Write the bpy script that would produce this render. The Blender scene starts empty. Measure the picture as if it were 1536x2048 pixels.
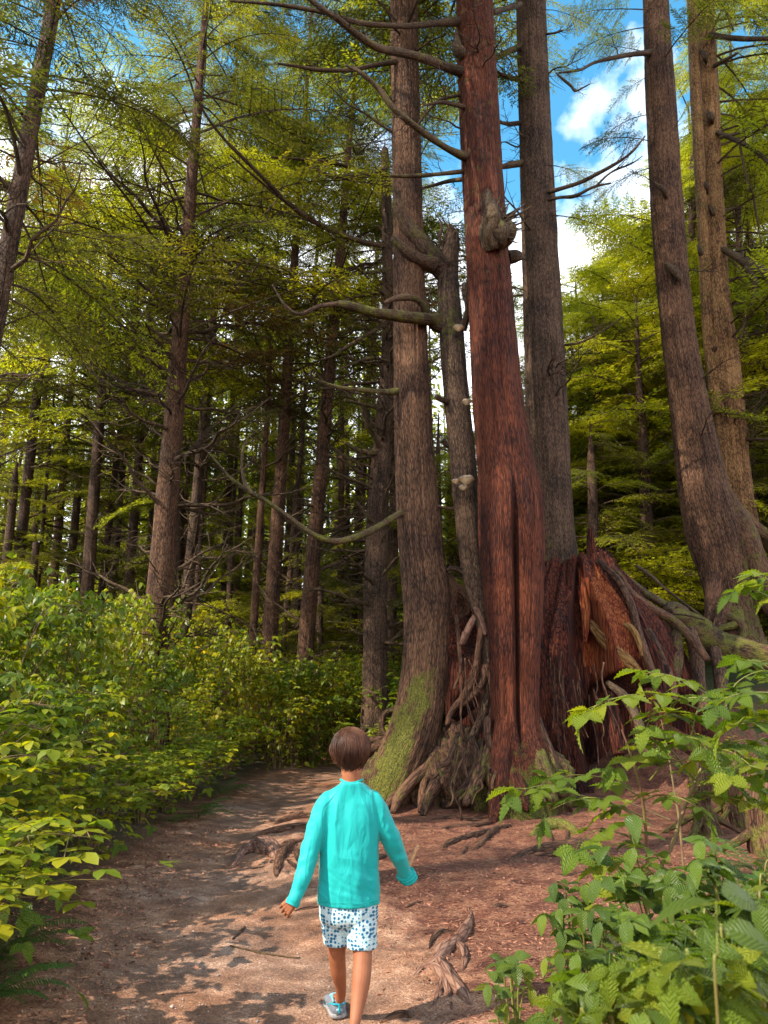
import bpy, math, random
import numpy as np
from mathutils import Vector, Matrix, Quaternion

random.seed(11)
RNG = np.random.default_rng(11)
SC = bpy.context.scene
COL = SC.collection
R = math.radians

# ------------------------------------------------------------------ camera, sky, sun, exposure
PITCH = R(14.3)
CAMZ = 1.35
FPX = 1479.0
cam_d = bpy.data.cameras.new("camera")
cam = bpy.data.objects.new("camera", cam_d)
COL.objects.link(cam)
cam.location = (0, 0, CAMZ)
cam.rotation_euler = (R(90) + PITCH, 0, 0)
cam_d.sensor_fit = 'VERTICAL'
cam_d.sensor_height = 36.0
cam_d.lens = 26.0
cam_d.clip_start = 0.05
cam_d.clip_end = 2000
cam_d.dof.use_dof = True
cam_d.dof.focus_distance = 4.6
cam_d.dof.aperture_fstop = 5.6
SC.camera = cam

SUN_EL, SUN_AZ = R(41), math.atan2(-0.88, -0.46)      # direction towards the sun: left, a little behind the camera
to_sun = Vector((math.sin(SUN_AZ) * math.cos(SUN_EL), math.cos(SUN_AZ) * math.cos(SUN_EL), math.sin(SUN_EL)))
world = bpy.data.worlds.new("World")
SC.world = world
world.use_nodes = True
nt = world.node_tree
nt.nodes.clear()
wo = nt.nodes.new('ShaderNodeOutputWorld')
bg = nt.nodes.new('ShaderNodeBackground')
sky = nt.nodes.new('ShaderNodeTexSky')
sky.sky_type = 'NISHITA'
sky.sun_disc = False
sky.sun_elevation = SUN_EL
sky.sun_rotation = SUN_AZ
sky.air_density = 1.0
sky.dust_density = 0.4
sky.ozone_density = 2.2
sat = nt.nodes.new('ShaderNodeHueSaturation')
sat.inputs['Saturation'].default_value = 1.25
sat.inputs['Hue'].default_value = 0.475
sat.inputs['Value'].default_value = 1.35
tc = nt.nodes.new('ShaderNodeTexCoord')
sx = nt.nodes.new('ShaderNodeSeparateXYZ')
m1 = nt.nodes.new('ShaderNodeMath'); m1.operation = 'MULTIPLY_ADD'; m1.inputs[1].default_value = 0.85
m2 = nt.nodes.new('ShaderNodeMath'); m2.operation = 'SUBTRACT'
cn = nt.nodes.new('ShaderNodeTexNoise')
cn.inputs['Scale'].default_value = 3.6
cn.inputs['Detail'].default_value = 7
cn.inputs['Roughness'].default_value = 0.55
cr = nt.nodes.new('ShaderNodeValToRGB')
cr.color_ramp.elements[0].position = 0.355
cr.color_ramp.elements[1].position = 0.47
mx = nt.nodes.new('ShaderNodeMixRGB')
mx.inputs['Color2'].default_value = (9.5, 9.8, 10.3, 1)
L = nt.links.new
L(tc.outputs['Generated'], sx.inputs[0])
mpw = nt.nodes.new('ShaderNodeMapping'); mpw.inputs['Location'].default_value = (0.9, 0.35, 0.0)
L(tc.outputs['Generated'], mpw.inputs['Vector']); L(mpw.outputs[0], cn.inputs['Vector'])
m3 = nt.nodes.new('ShaderNodeMath'); m3.operation = 'MULTIPLY'; m3.inputs[1].default_value = 1.0
L(sx.outputs['Z'], m3.inputs[0])
L(cn.outputs['Fac'], m1.inputs[0]); m1.inputs[2].default_value = 0.60
L(m1.outputs[0], m2.inputs[0]); L(m3.outputs[0], m2.inputs[1])
L(m2.outputs[0], cr.inputs['Fac'])
L(cr.outputs['Color'], mx.inputs['Fac'])
L(sky.outputs['Color'], sat.inputs['Color'])
L(sat.outputs['Color'], mx.inputs['Color1'])
L(mx.outputs['Color'], bg.inputs['Color'])
L(bg.outputs['Background'], wo.inputs['Surface'])
bg.inputs['Strength'].default_value = 0.15

sun_d = bpy.data.lights.new("sun", 'SUN')
sun_d.energy = 4.8
sun_d.angle = R(0.6)
sun_d.color = (1.0, 0.90, 0.74)
sun_o = bpy.data.objects.new("sun", sun_d)
COL.objects.link(sun_o)
sun_o.rotation_euler = to_sun.to_track_quat('Z', 'Y').to_euler()

SC.view_settings.view_transform = 'Standard'
SC.view_settings.look = 'None'
SC.view_settings.gamma = 1
SC.view_settings.exposure = 1.05
SC.view_settings.use_curve_mapping = False
SC.cycles.max_bounces = 6
SC.cycles.diffuse_bounces = 3
SC.cycles.glossy_bounces = 2
SC.cycles.transmission_bounces = 4
SC.cycles.caustics_reflective = False
SC.cycles.caustics_refractive = False
SC.cycles.sample_clamp_indirect = 4.0

# ------------------------------------------------------------------ helpers
CP, SP = math.cos(PITCH), math.sin(PITCH)


def P(px, py, Y):
    """world point seen at a photo pixel (1536 x 2048) at ground distance Y"""
    u, v = (px - 768) / FPX, -(py - 1024) / FPX
    dy = CP - v * SP
    dz = SP + v * CP
    t = Y / dy
    return np.array((u * t, Y, CAMZ + dz * t))


def G(px, py, z=0.0):
    u, v = (px - 768) / FPX, -(py - 1024) / FPX
    dy = CP - v * SP
    dz = SP + v * CP
    t = (z - CAMZ) / dz
    return np.array((u * t, dy * t, z))


def depth(p):
    return p[1] * CP + (p[2] - CAMZ) * SP


def proj(p):
    d = depth(p)
    if d <= 0.05:
        return (-1e5, -1e5)
    v = (-p[1] * SP + (p[2] - CAMZ) * CP) / d
    return (768 + FPX * p[0] / d, 1024 - FPX * v)


def _h(ix, iy, iz, s):
    n = (ix * 374761393 + iy * 668265263 + iz * 2147483647 + s * 974711) & 0xFFFFFFFF
    n = ((n ^ (n >> 13)) * 1274126177) & 0xFFFFFFFF
    n = ((n ^ (n >> 16)) * 2246822519) & 0xFFFFFFFF
    return ((n ^ (n >> 15)) & 0xFFFFFF) / float(0xFFFFFF)


def vnoise(p, s=0):
    p = np.asarray(p, float)
    i = np.floor(p).astype(np.int64)
    f = p - i
    f = f * f * (3 - 2 * f)
    out = 0
    for dx in (0, 1):
        for dy in (0, 1):
            for dz in (0, 1):
                w = (f[..., 0] if dx else 1 - f[..., 0]) * (f[..., 1] if dy else 1 - f[..., 1]) * (f[..., 2] if dz else 1 - f[..., 2])
                out = out + w * _h(i[..., 0] + dx, i[..., 1] + dy, i[..., 2] + dz, s)
    return out * 2 - 1


def fbm(p, octv=4, s=0):
    a, o, t = 1.0, 0, 0
    p = np.asarray(p, float)
    for k in range(octv):
        o = o + a * vnoise(p * (2.03 ** k), s + k)
        t += a
        a *= 0.5
    return o / t


def sstep(a, b, x):
    t = np.clip((x - a) / (b - a), 0, 1)
    return t * t * (3 - 2 * t)


def spline(pts, n):
    pts = np.asarray(pts, float)
    if len(pts) == 2:
        t = np.linspace(0, 1, n)[:, None]
        return pts[0] * (1 - t) + pts[1] * t
    q = np.vstack([2 * pts[0] - pts[1], pts, 2 * pts[-1] - pts[-2]])
    m = len(pts) - 1
    u = np.linspace(0, m - 1e-6, n)
    i = np.floor(u).astype(int)
    t = (u - i)[:, None]
    p0, p1, p2, p3 = q[i], q[i + 1], q[i + 2], q[i + 3]
    return 0.5 * (2 * p1 + (p2 - p0) * t + (2 * p0 - 5 * p1 + 4 * p2 - p3) * t ** 2 + (3 * p1 - p0 - 3 * p2 + p3) * t ** 3)


class MB:
    """collects geometry and links it as ONE mesh object"""

    def __init__(self):
        self.V, self.F, self.B, self.M, self.T = [], {3: [], 4: []}, [], [], []
        self.n = 0

    def add(self, V, F, bco=None, moss=0.0, tint=0.0):
        V = np.asarray(V, float).reshape(-1, 3)
        F = np.asarray(F, int)
        self.V.append(V)
        self.F[F.shape[1]].append(F + self.n)
        self.B.append(V if bco is None else bco)
        self.M.append(np.broadcast_to(np.asarray(moss, float), (len(V),)))
        self.T.append(np.broadcast_to(np.asarray(tint, float), (len(V),)))
        self.n += len(V)

    def more(self, F):
        F = np.asarray(F, int)
        self.F[F.shape[1]].append(F)

    def tube(self, pts, rad, sides=8, n=None, rfun=None, cap=True, moss=0.0, jit=0.0, tint=0.0, seed=0):
        """rad: radii at pts; rfun(theta, s, r) -> radius multiplier"""
        pts = np.asarray(pts, float)
        if n is None:
            n = len(pts)
        c = spline(np.column_stack([pts, np.asarray(rad, float)]), n)
        C, r = c[:, :3], np.maximum(c[:, 3], 1e-4)
        T = np.gradient(C, axis=0)
        T /= np.linalg.norm(T, axis=1)[:, None] + 1e-12
        up = np.array((0, 1.0, 0)) if abs(T[0][1]) < 0.9 else np.array((1.0, 0, 0))
        N = np.zeros_like(C)
        v = up - T[0] * np.dot(up, T[0])
        v /= np.linalg.norm(v)
        for i in range(n):
            v = v - T[i] * np.dot(v, T[i])
            v /= np.linalg.norm(v) + 1e-12
            N[i] = v
        Bn = np.cross(T, N)
        th = np.linspace(0, 2 * np.pi, sides, endpoint=False)
        s = np.concatenate([[0], np.cumsum(np.linalg.norm(np.diff(C, axis=0), axis=1))])
        TH, S = np.meshgrid(th, s)
        RR = np.repeat(r[:, None], sides, 1)
        if rfun is not None:
            RR = RR * rfun(TH, S, RR)
        if jit:
            q = np.stack([np.cos(TH) * RR * 6, np.sin(TH) * RR * 6, S * 3 + seed * 7.7], -1)
            RR = RR * (1 + jit * fbm(q, 3, seed))
        V = C[:, None] + N[:, None] * (np.cos(TH) * RR)[..., None] + Bn[:, None] * (np.sin(TH) * RR)[..., None]
        bco = np.stack([np.cos(TH) * RR, np.sin(TH) * RR, S + seed * 3.1], -1).reshape(-1, 3)
        i = np.arange(n - 1)[:, None] * sides
        j = np.arange(sides)[None]
        j2 = (j + 1) % sides
        F = np.stack([i + j, i + j2, i + sides + j2, i + sides + j], -1).reshape(-1, 4)
        if callable(moss):
            m = moss(V.reshape(-1, 3), TH.reshape(-1), S.reshape(-1))
        else:
            m = moss
        base = self.n
        self.add(V, F, bco, m, tint)
        if cap:
            for ring, ctr, flip in ((0, C[0], True), (n - 1, C[-1], False)):
                a = base + ring * sides
                self.add([ctr], np.zeros((0, 3), int), np.array([[0, 0, s[ring] + seed * 3.1]]), 0.0, tint)
                k = self.n - 1
                jj = np.arange(sides)
                f = np.stack([a + jj, a + (jj + 1) % sides, np.full(sides, k)], -1)
                self.more(f[:, ::-1] if flip else f)
        return V

    def mesh(self, name, mat, origin=(0, 0, 0), smooth=True):
        V = np.vstack(self.V) - np.asarray(origin, float)
        me = bpy.data.meshes.new(name)
        f3 = np.vstack(self.F[3]) if self.F[3] else np.zeros((0, 3), int)
        f4 = np.vstack(self.F[4]) if self.F[4] else np.zeros((0, 4), int)
        me.vertices.add(len(V))
        me.vertices.foreach_set('co', V.astype(np.float32).ravel())
        loops = np.concatenate([f3.ravel(), f4.ravel()]).astype(np.int32)
        me.loops.add(len(loops))
        me.loops.foreach_set('vertex_index', loops)
        np_ = len(f3) + len(f4)
        me.polygons.add(np_)
        st = np.concatenate([np.arange(len(f3)) * 3, len(f3) * 3 + np.arange(len(f4)) * 4]).astype(np.int32)
        me.polygons.foreach_set('loop_start', st)
        me.polygons.foreach_set('use_smooth', np.full(np_, smooth))
        a = me.attributes.new('bco', 'FLOAT_VECTOR', 'POINT')
        a.data.foreach_set('vector', np.vstack(self.B).astype(np.float32).ravel())
        for nm, arr in (('moss', self.M), ('tint', self.T)):
            a = me.attributes.new(nm, 'FLOAT', 'POINT')
            a.data.foreach_set('value', np.concatenate(arr).astype(np.float32))
        me.update(calc_edges=True)
        me.validate()
        if mat is not None:
            me.materials.append(mat)
        return me

    def build(self, name, mat, parent=None, origin=(0, 0, 0), smooth=True, kind=None, label=None):
        return link(name, self.mesh(name, mat, origin, smooth), parent, origin if parent is None else (0, 0, 0), kind=kind, label=label)


def link(name, me, parent=None, loc=(0, 0, 0), kind=None, label=None):
    o = bpy.data.objects.new(name, me)
    COL.objects.link(o)
    o.location = tuple(float(v) for v in loc)
    if parent is not None:
        o.parent = parent
    if kind:
        o['kind'] = kind
    if label:
        o['label'] = label
    return o


def thing(name, label, cat, loc=(0, 0, 0), group=None):
    o = bpy.data.objects.new(name, None)
    COL.objects.link(o)
    o.empty_display_size = 0.2
    o.location = tuple(float(v) for v in loc)
    return tag(o, label, cat, group)


def tag(o, label, cat, group=None):
    o['label'] = label
    o['category'] = cat
    if group:
        o['group'] = group
    return o


# ------------------------------------------------------------------ materials
def newmat(name):
    m = bpy.data.materials.new(name)
    m.use_nodes = True
    t = m.node_tree
    t.nodes.clear()
    return m, t, t.nodes.new, t.links.new


def ramp(t, stops):
    n = t.nodes.new('ShaderNodeValToRGB')
    e = n.color_ramp.elements
    while len(e) > 1:
        e.remove(e[-1])
    e[0].position, e[0].color = stops[0][0], (*stops[0][1], 1)
    for p_, c_ in stops[1:]:
        k = e.new(p_)
        k.color = (*c_, 1)
    return n


def bark_mat(name, cols, scale=1.0, stretch=0.16, bump=0.6, dist=0.03, moss_bias=0.0, mosscol=((0.025, 0.032, 0.008), (0.17, 0.155, 0.020))):
    m, t, N, L = newmat(name)
    out = N('ShaderNodeOutputMaterial')
    b = N('ShaderNodeBsdfPrincipled')
    at = N('ShaderNodeAttribute'); at.attribute_name = 'bco'
    oi = N('ShaderNodeObjectInfo')
    ad = N('ShaderNodeVectorMath'); ad.operation = 'ADD'
    mu = N('ShaderNodeMath'); mu.operation = 'MULTIPLY'; mu.inputs[1].default_value = 37.0
    L(oi.outputs['Random'], mu.inputs[0])
    L(at.outputs['Vector'], ad.inputs[0]); L(mu.outputs[0], ad.inputs[1])
    mp = N('ShaderNodeMapping'); mp.inputs['Scale'].default_value = (scale, scale, scale * stretch)
    L(ad.outputs[0], mp.inputs['Vector'])
    # warped, strongly elongated plates
    wn = N('ShaderNodeTexNoise'); wn.inputs['Scale'].default_value = 9; wn.inputs['Detail'].default_value = 3
    L(mp.outputs[0], wn.inputs['Vector'])
    wm = N('ShaderNodeVectorMath'); wm.operation = 'SCALE'; wm.inputs['Scale'].default_value = 0.06
    L(wn.outputs['Color'], wm.inputs[0])
    wa = N('ShaderNodeVectorMath'); wa.operation = 'ADD'
    L(mp.outputs[0], wa.inputs[0]); L(wm.outputs[0], wa.inputs[1])
    vo = N('ShaderNodeTexVoronoi'); vo.feature = 'DISTANCE_TO_EDGE'; vo.inputs['Scale'].default_value = 26
    L(wa.outputs[0], vo.inputs['Vector'])
    n1 = N('ShaderNodeTexNoise'); n1.inputs['Scale'].default_value = 42; n1.inputs['Detail'].default_value = 6; n1.inputs['Roughness'].default_value = 0.65
    L(wa.outputs[0], n1.inputs['Vector'])
    n2 = N('ShaderNodeTexNoise'); n2.inputs['Scale'].default_value = 1.6; n2.inputs['Detail'].default_value = 3
    L(ad.outputs[0], n2.inputs['Vector'])
    ms = N('ShaderNodeMapRange'); ms.inputs[1].default_value = 0.0; ms.inputs[2].default_value = 0.22
    L(vo.outputs['Distance'], ms.inputs[0])
    hm = N('ShaderNodeMath'); hm.operation = 'MULTIPLY_ADD'; hm.inputs[1].default_value = 0.55
    L(ms.outputs[0], hm.inputs[0]); L(n1.outputs['Fac'], hm.inputs[2])
    mp2 = N('ShaderNodeMapping'); mp2.inputs['Scale'].default_value = (scale, scale, scale * stretch * .3)
    L(ad.outputs[0], mp2.inputs['Vector'])
    n3 = N('ShaderNodeTexNoise'); n3.inputs['Scale'].default_value = 13; n3.inputs['Detail'].default_value = 8; n3.inputs['Roughness'].default_value = 0.7; n3.inputs['Distortion'].default_value = 0.4
    L(mp2.outputs[0], n3.inputs['Vector'])
    cm = N('ShaderNodeMath'); cm.operation = 'MULTIPLY_ADD'; cm.inputs[1].default_value = 0.35
    L(n2.outputs['Fac'], cm.inputs[0])
    hs = N('ShaderNodeMath'); hs.operation = 'MULTIPLY_ADD'; hs.inputs[1].default_value = 0.30
    hs2 = N('ShaderNodeMath'); hs2.operation = 'MULTIPLY'; hs2.inputs[1].default_value = 0.52
    L(n3.outputs['Fac'], hs2.inputs[0]); L(hs2.outputs[0], hs.inputs[2])
    L(hm.outputs[0], hs.inputs[0]); L(hs.outputs[0], cm.inputs[2])
    rp = ramp(t, [(0.54, cols[0]), (0.65, cols[1]), (0.79, cols[2])])
    L(cm.outputs[0], rp.inputs['Fac'])
    # moss
    mo = N('ShaderNodeAttribute'); mo.attribute_name = 'moss'
    mn = N('ShaderNodeTexNoise'); mn.inputs['Scale'].default_value = 6; mn.inputs['Detail'].default_value = 5; mn.inputs['Roughness'].default_value = 0.7
    L(ad.outputs[0], mn.inputs['Vector'])
    mm = N('ShaderNodeMath'); mm.operation = 'ADD'
    L(mo.outputs['Fac'], mm.inputs[0]); L(mn.outputs['Fac'], mm.inputs[1])
    mr = N('ShaderNodeMapRange'); mr.inputs[1].default_value = 0.86 - moss_bias; mr.inputs[2].default_value = 1.06 - moss_bias
    L(mm.outputs[0], mr.inputs[0])
    mf = N('ShaderNodeTexNoise'); mf.inputs['Scale'].default_value = 55; mf.inputs['Detail'].default_value = 4
    L(ad.outputs[0], mf.inputs['Vector'])
    mc = ramp(t, [(0.3, mosscol[0]), (0.7, mosscol[1])])
    L(mf.outputs['Fac'], mc.inputs['Fac'])
    mix = N('ShaderNodeMixRGB')
    L(mr.outputs[0], mix.inputs['Fac']); L(rp.outputs['Color'], mix.inputs['Color1']); L(mc.outputs['Color'], mix.inputs['Color2'])
    bp = N('ShaderNodeBump'); bp.inputs['Strength'].default_value = bump; bp.inputs['Distance'].default_value = dist
    hh = N('ShaderNodeMath'); hh.operation = 'ADD'
    mfm = N('ShaderNodeMath'); mfm.operation = 'MULTIPLY'
    L(mf.outputs['Fac'], mfm.inputs[0]); L(mr.outputs[0], mfm.inputs[1])
    h4 = N('ShaderNodeMath'); h4.operation = 'MULTIPLY_ADD'; h4.inputs[1].default_value = 1.4
    L(n3.outputs['Fac'], h4.inputs[0]); L(hm.outputs[0], h4.inputs[2])
    L(h4.outputs[0], hh.inputs[0]); L(mfm.outputs[0], hh.inputs[1])
    L(hh.outputs[0], bp.inputs['Height'])
    L(mix.outputs[0], b.inputs['Base Color'])
    b.inputs['Roughness'].default_value = 0.85
    b.inputs['Specular IOR Level'].default_value = 0.25
    L(bp.outputs[0], b.inputs['Normal'])
    L(b.outputs[0], out.inputs['Surface'])
    return m


def leaf_mat(name, stops, trans=0.45, rough=0.45, spec=0.35, gain=1.5, scale=0.5, yellow=(1.15, 1.1, 0.35), vein=0.0):
    m, t, N, L = newmat(name)
    out = N('ShaderNodeOutputMaterial')
    b = N('ShaderNodeBsdfPrincipled')
    oi = N('ShaderNodeObjectInfo')
    ti = N('ShaderNodeAttribute'); ti.attribute_name = 'tint'
    ge = N('ShaderNodeNewGeometry')
    nz = N('ShaderNodeTexNoise'); nz.inputs['Scale'].default_value = scale; nz.inputs['Detail'].default_value = 3
    L(ge.outputs['Position'], nz.inputs['Vector'])
    a = N('ShaderNodeMath'); a.operation = 'MULTIPLY_ADD'; a.inputs[1].default_value = 0.4
    L(oi.outputs['Random'], a.inputs[0]); 
    c = N('ShaderNodeMath'); c.operation = 'MULTIPLY'; c.inputs[1].default_value = 0.4
    L(ti.outputs['Fac'], c.inputs[0]); L(c.outputs[0], a.inputs[2])
    d = N('ShaderNodeMath'); d.operation = 'MULTIPLY_ADD'; d.inputs[1].default_value = 1.0
    L(nz.outputs['Fac'], d.inputs[0]); L(a.outputs[0], d.inputs[2])
    e = N('ShaderNodeMapRange'); e.inputs[1].default_value = 0.45; e.inputs[2].default_value = 1.35
    L(d.outputs[0], e.inputs[0])
    rp = ramp(t, stops)
    L(e.outputs[0], rp.inputs['Fac'])
    tr = N('ShaderNodeBsdfTranslucent')
    tm = N('ShaderNodeMixRGB'); tm.blend_type = 'MULTIPLY'; tm.inputs['Fac'].default_value = 1.0
    tm.inputs['Color2'].default_value = (yellow[0] * gain, yellow[1] * gain, yellow[2] * gain, 1)
    L(rp.outputs['Color'], tm.inputs['Color1']); L(tm.outputs[0], tr.inputs['Color'])
    L(rp.outputs['Color'], b.inputs['Base Color'])
    b.inputs['Roughness'].default_value = rough
    b.inputs['Specular IOR Level'].default_value = spec
    if vein:
        at = N('ShaderNodeAttribute'); at.attribute_name = 'bco'
        w = N('ShaderNodeTexWave'); w.inputs['Scale'].default_value = 0.105; w.bands_direction = 'X'; w.inputs['Distortion'].default_value = 0.0
        L(at.outputs['Vector'], w.inputs['Vector'])
        bp = N('ShaderNodeBump'); bp.inputs['Strength'].default_value = vein; bp.inputs['Distance'].default_value = 0.006
        pw = N('ShaderNodeMapRange'); pw.inputs[1].default_value = 0.93; pw.inputs[2].default_value = 1.0; pw.inputs[4].default_value = 0.35
        L(w.outputs['Fac'], pw.inputs[0])
        vm = N('ShaderNodeMixRGB'); vm.inputs['Color2'].default_value = (0.30, 0.36, 0.08, 1)
        L(pw.outputs[0], vm.inputs['Fac']); L(rp.outputs['Color'], vm.inputs['Color1']); L(vm.outputs[0], b.inputs['Base Color'])
        L(w.outputs['Fac'], bp.inputs['Height']); L(bp.outputs[0], b.inputs['Normal']); L(bp.outputs[0], tr.inputs['Normal'])
    mix = N('ShaderNodeMixShader'); mix.inputs['Fac'].default_value = trans
    L(b.outputs[0], mix.inputs[1]); L(tr.outputs[0], mix.inputs[2]); L(mix.outputs[0], out.inputs['Surface'])
    return m


def plain_mat(name, col, rough=0.6, spec=0.4, noise=None, bump=0.0, bscale=60, coord='Object', sheen=0):
    m, t, N, L = newmat(name)
    out = N('ShaderNodeOutputMaterial')
    b = N('ShaderNodeBsdfPrincipled')
    b.inputs['Roughness'].default_value = rough
    b.inputs['Specular IOR Level'].default_value = spec
    tc = N('ShaderNodeTexCoord')
    nz = N('ShaderNodeTexNoise'); nz.inputs['Scale'].default_value = bscale; nz.inputs['Detail'].default_value = 4
    L(tc.outputs[coord], nz.inputs['Vector'])
    c2 = noise or tuple(c * 0.75 for c in col)
    rp = ramp(t, [(0.35, c2), (0.65, col)])
    L(nz.outputs['Fac'], rp.inputs['Fac']); L(rp.outputs['Color'], b.inputs['Base Color'])
    if bump:
        bp = N('ShaderNodeBump'); bp.inputs['Strength'].default_value = bump; bp.inputs['Distance'].default_value = 0.01
        L(nz.outputs['Fac'], bp.inputs['Height']); L(bp.outputs[0], b.inputs['Normal'])
    if sheen:
        b.inputs['Sheen Weight'].default_value = sheen
    L(b.outputs[0], out.inputs['Surface'])
    return m


M = {}
M['bark_red'] = bark_mat('bark_red', [(0.0152, 0.0032, 0.0013), (0.0647, 0.0128, 0.0047), (0.1525, 0.0389, 0.0144)], scale=2.0, stretch=0.09, bump=1.0, dist=0.03)
M['bark_brown'] = bark_mat('bark_brown', [(0.0124, 0.0056, 0.0030), (0.0581, 0.0260, 0.0129), (0.1550, 0.0775, 0.0397)], scale=1.7, stretch=0.16, bump=0.9, dist=0.02)
M['bark_grey'] = bark_mat('bark_grey', [(0.0105, 0.0060, 0.0034), (0.0465, 0.0252, 0.0144), (0.1200, 0.0690, 0.0408)], scale=1.7, stretch=0.2, bump=0.8, dist=0.02, moss_bias=0.02)
M['bark_dark'] = bark_mat('bark_dark', [(0.0097, 0.0059, 0.0037), (0.0406, 0.0208, 0.0125), (0.0975, 0.0553, 0.0338)], scale=1.0, stretch=0.3, bump=0.7, dist=0.02)
M['bark_tan'] = bark_mat('bark_tan', [(0.0343, 0.0159, 0.0064), (0.1304, 0.0610, 0.0224), (0.2608, 0.1432, 0.0578)], scale=1.0, stretch=0.3, bump=0.8, dist=0.02, moss_bias=0.04)
M['dead_wood'] = bark_mat('dead_wood', [(0.0135, 0.0078, 0.0043), (0.0413, 0.0240, 0.0130), (0.1050, 0.0660, 0.0336)], scale=2.0, stretch=0.3, bump=0.4, dist=0.01, moss_bias=0.06)
M['root'] = bark_mat('root', [(0.0105, 0.0050, 0.0028), (0.0527, 0.0232, 0.0125), (0.1370, 0.0658, 0.0363)], scale=1.6, stretch=0.15, bump=0.7, dist=0.015, moss_bias=0.03)
M['worn_root'] = bark_mat('worn_root', [(0.0382, 0.0165, 0.0116), (0.1530, 0.0716, 0.0462), (0.2677, 0.1488, 0.1017)], scale=1.6, stretch=0.15, bump=0.7, dist=0.015, moss_bias=-0.02)
M['rot'] = bark_mat('rot', [(0.0077, 0.0017, 0.0014), (0.0480, 0.0083, 0.0041), (0.1344, 0.0294, 0.0102)], scale=0.9, stretch=0.07, bump=1.0, dist=0.05, moss_bias=-0.2)
M['rot_orange'] = bark_mat('rot_orange', [(0.0344, 0.0041, 0.0029), (0.1950, 0.0306, 0.0076), (0.3557, 0.1061, 0.0286)], scale=1.1, stretch=0.05, bump=1.0, dist=0.04, moss_bias=-0.3)
M['rot_yellow'] = bark_mat('rot_yellow', [(0.0600, 0.0216, 0.0063), (0.1980, 0.0912, 0.0252), (0.3000, 0.1632, 0.0546)], scale=1.6, stretch=0.07, bump=0.8, dist=0.02, moss_bias=-0.3)
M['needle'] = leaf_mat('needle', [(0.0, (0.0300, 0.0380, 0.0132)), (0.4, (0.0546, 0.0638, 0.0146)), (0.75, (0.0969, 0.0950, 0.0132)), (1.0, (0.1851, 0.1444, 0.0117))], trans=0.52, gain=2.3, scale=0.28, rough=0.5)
M['needle_bright'] = leaf_mat('needle_bright', [(0.0, (0.0771, 0.1045, 0.0129)), (0.5, (0.1734, 0.1900, 0.0147)), (1.0, (0.3275, 0.2945, 0.0184))], trans=0.52, gain=2.4, scale=0.4, rough=0.5)  # brighter needle copy: sunlight put into the foliage colour
M['needle_dry'] = leaf_mat('needle_dry', [(0.0, (0.08, 0.06, 0.02)), (1.0, (0.24, 0.13, 0.04))], trans=0.35, gain=1.2, scale=0.4)
M['leaf'] = leaf_mat('leaf', [(0.0, (0.0493, 0.0907, 0.0122)), (0.4, (0.1232, 0.1686, 0.0140)), (0.75, (0.2609, 0.2558, 0.0140)), (1.0, (0.4639, 0.3488, 0.0174))], trans=0.42, gain=2.0, rough=0.42, spec=0.35, scale=0.9)
M['leaf_near'] = leaf_mat('leaf_near', [(0.0, (0.0482, 0.0935, 0.0144)), (0.35, (0.1169, 0.1815, 0.0144)), (0.65, (0.2475, 0.2750, 0.0160)), (1.0, (0.4675, 0.3740, 0.0200))], trans=0.42, gain=2.0, rough=0.42, spec=0.35, scale=1.6, vein=0.9)
M['salal'] = leaf_mat('salal', [(0.0, (0.0350, 0.0700, 0.0128)), (0.5, (0.1000, 0.1500, 0.0144)), (1.0, (0.3250, 0.3100, 0.0200))], trans=0.35, gain=1.8, rough=0.38, spec=0.3, scale=2.0, vein=0.5)
M['fern'] = leaf_mat('fern', [(0.0, (0.02, 0.06, 0.018)), (0.5, (0.04, 0.10, 0.02)), (1.0, (0.09, 0.16, 0.025))], trans=0.35, gain=1.7, rough=0.4, scale=1.5)
M['stem'] = plain_mat('stem', (0.16, 0.13, 0.04), 0.6, noise=(0.12, 0.05, 0.03), bscale=8)
M['stem_green'] = plain_mat('stem_green', (0.16, 0.17, 0.03), 0.5, noise=(0.12, 0.09, 0.02), bscale=8)
M['litter'] = plain_mat('litter', (0.36, 0.15, 0.085), 0.8, noise=(0.11, 0.045, 0.028), bscale=14)
M['pebble'] = plain_mat('pebble', (0.42, 0.32, 0.27), 0.7, noise=(0.16, 0.11, 0.09), bscale=9)
M['fungus_top'] = plain_mat('fungus_top', (0.24, 0.17, 0.11), 0.7, noise=(0.07, 0.05, 0.035), bscale=14, bump=0.4)
M['fungus_rim'] = plain_mat('fungus_rim', (0.62, 0.50, 0.33), 0.6, noise=(0.5, 0.34, 0.17), bscale=14, bump=0.2)
# ------------------------------------------------------------------ ground, path, bank
LEFT_PX = [(80, 2300), (150, 2048), (205, 1900), (290, 1780), (380, 1690), (462, 1615), (540, 1568), (600, 1535), (650, 1512)]
RIGHT_PX = [(900, 2300), (830, 2048), (800, 1930), (700, 1830), (585, 1760), (520, 1700), (560, 1640), (640, 1600), (690, 1560), (715, 1530), (735, 1512)]
LW = np.array([G(*p)[:2] for p in LEFT_PX])
RW = np.array([G(*p)[:2] for p in RIGHT_PX])
LW = np.vstack([LW, [(-0.6, 24), (1.2, 32), (6, 42)]])
RW = np.vstack([RW, [(0.9, 24), (2.9, 31), (8, 40)]])
LW = np.vstack([[(LW[0][0] - 0.2, -3)], LW])
RW = np.vstack([[(RW[0][0] + 0.1, -3)], RW])
PATHPOLY = np.vstack([LW, RW[::-1]])


def segdist(x, y, poly, closed=False):
    d = np.full(np.shape(x), 1e9)
    n = len(poly)
    for i in range(n if closed else n - 1):
        a, b = poly[i], poly[(i + 1) % n]
        ab = b - a
        t = np.clip(((x - a[0]) * ab[0] + (y - a[1]) * ab[1]) / (ab @ ab), 0, 1)
        d = np.minimum(d, np.hypot(x - a[0] - t * ab[0], y - a[1] - t * ab[1]))
    return d


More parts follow.
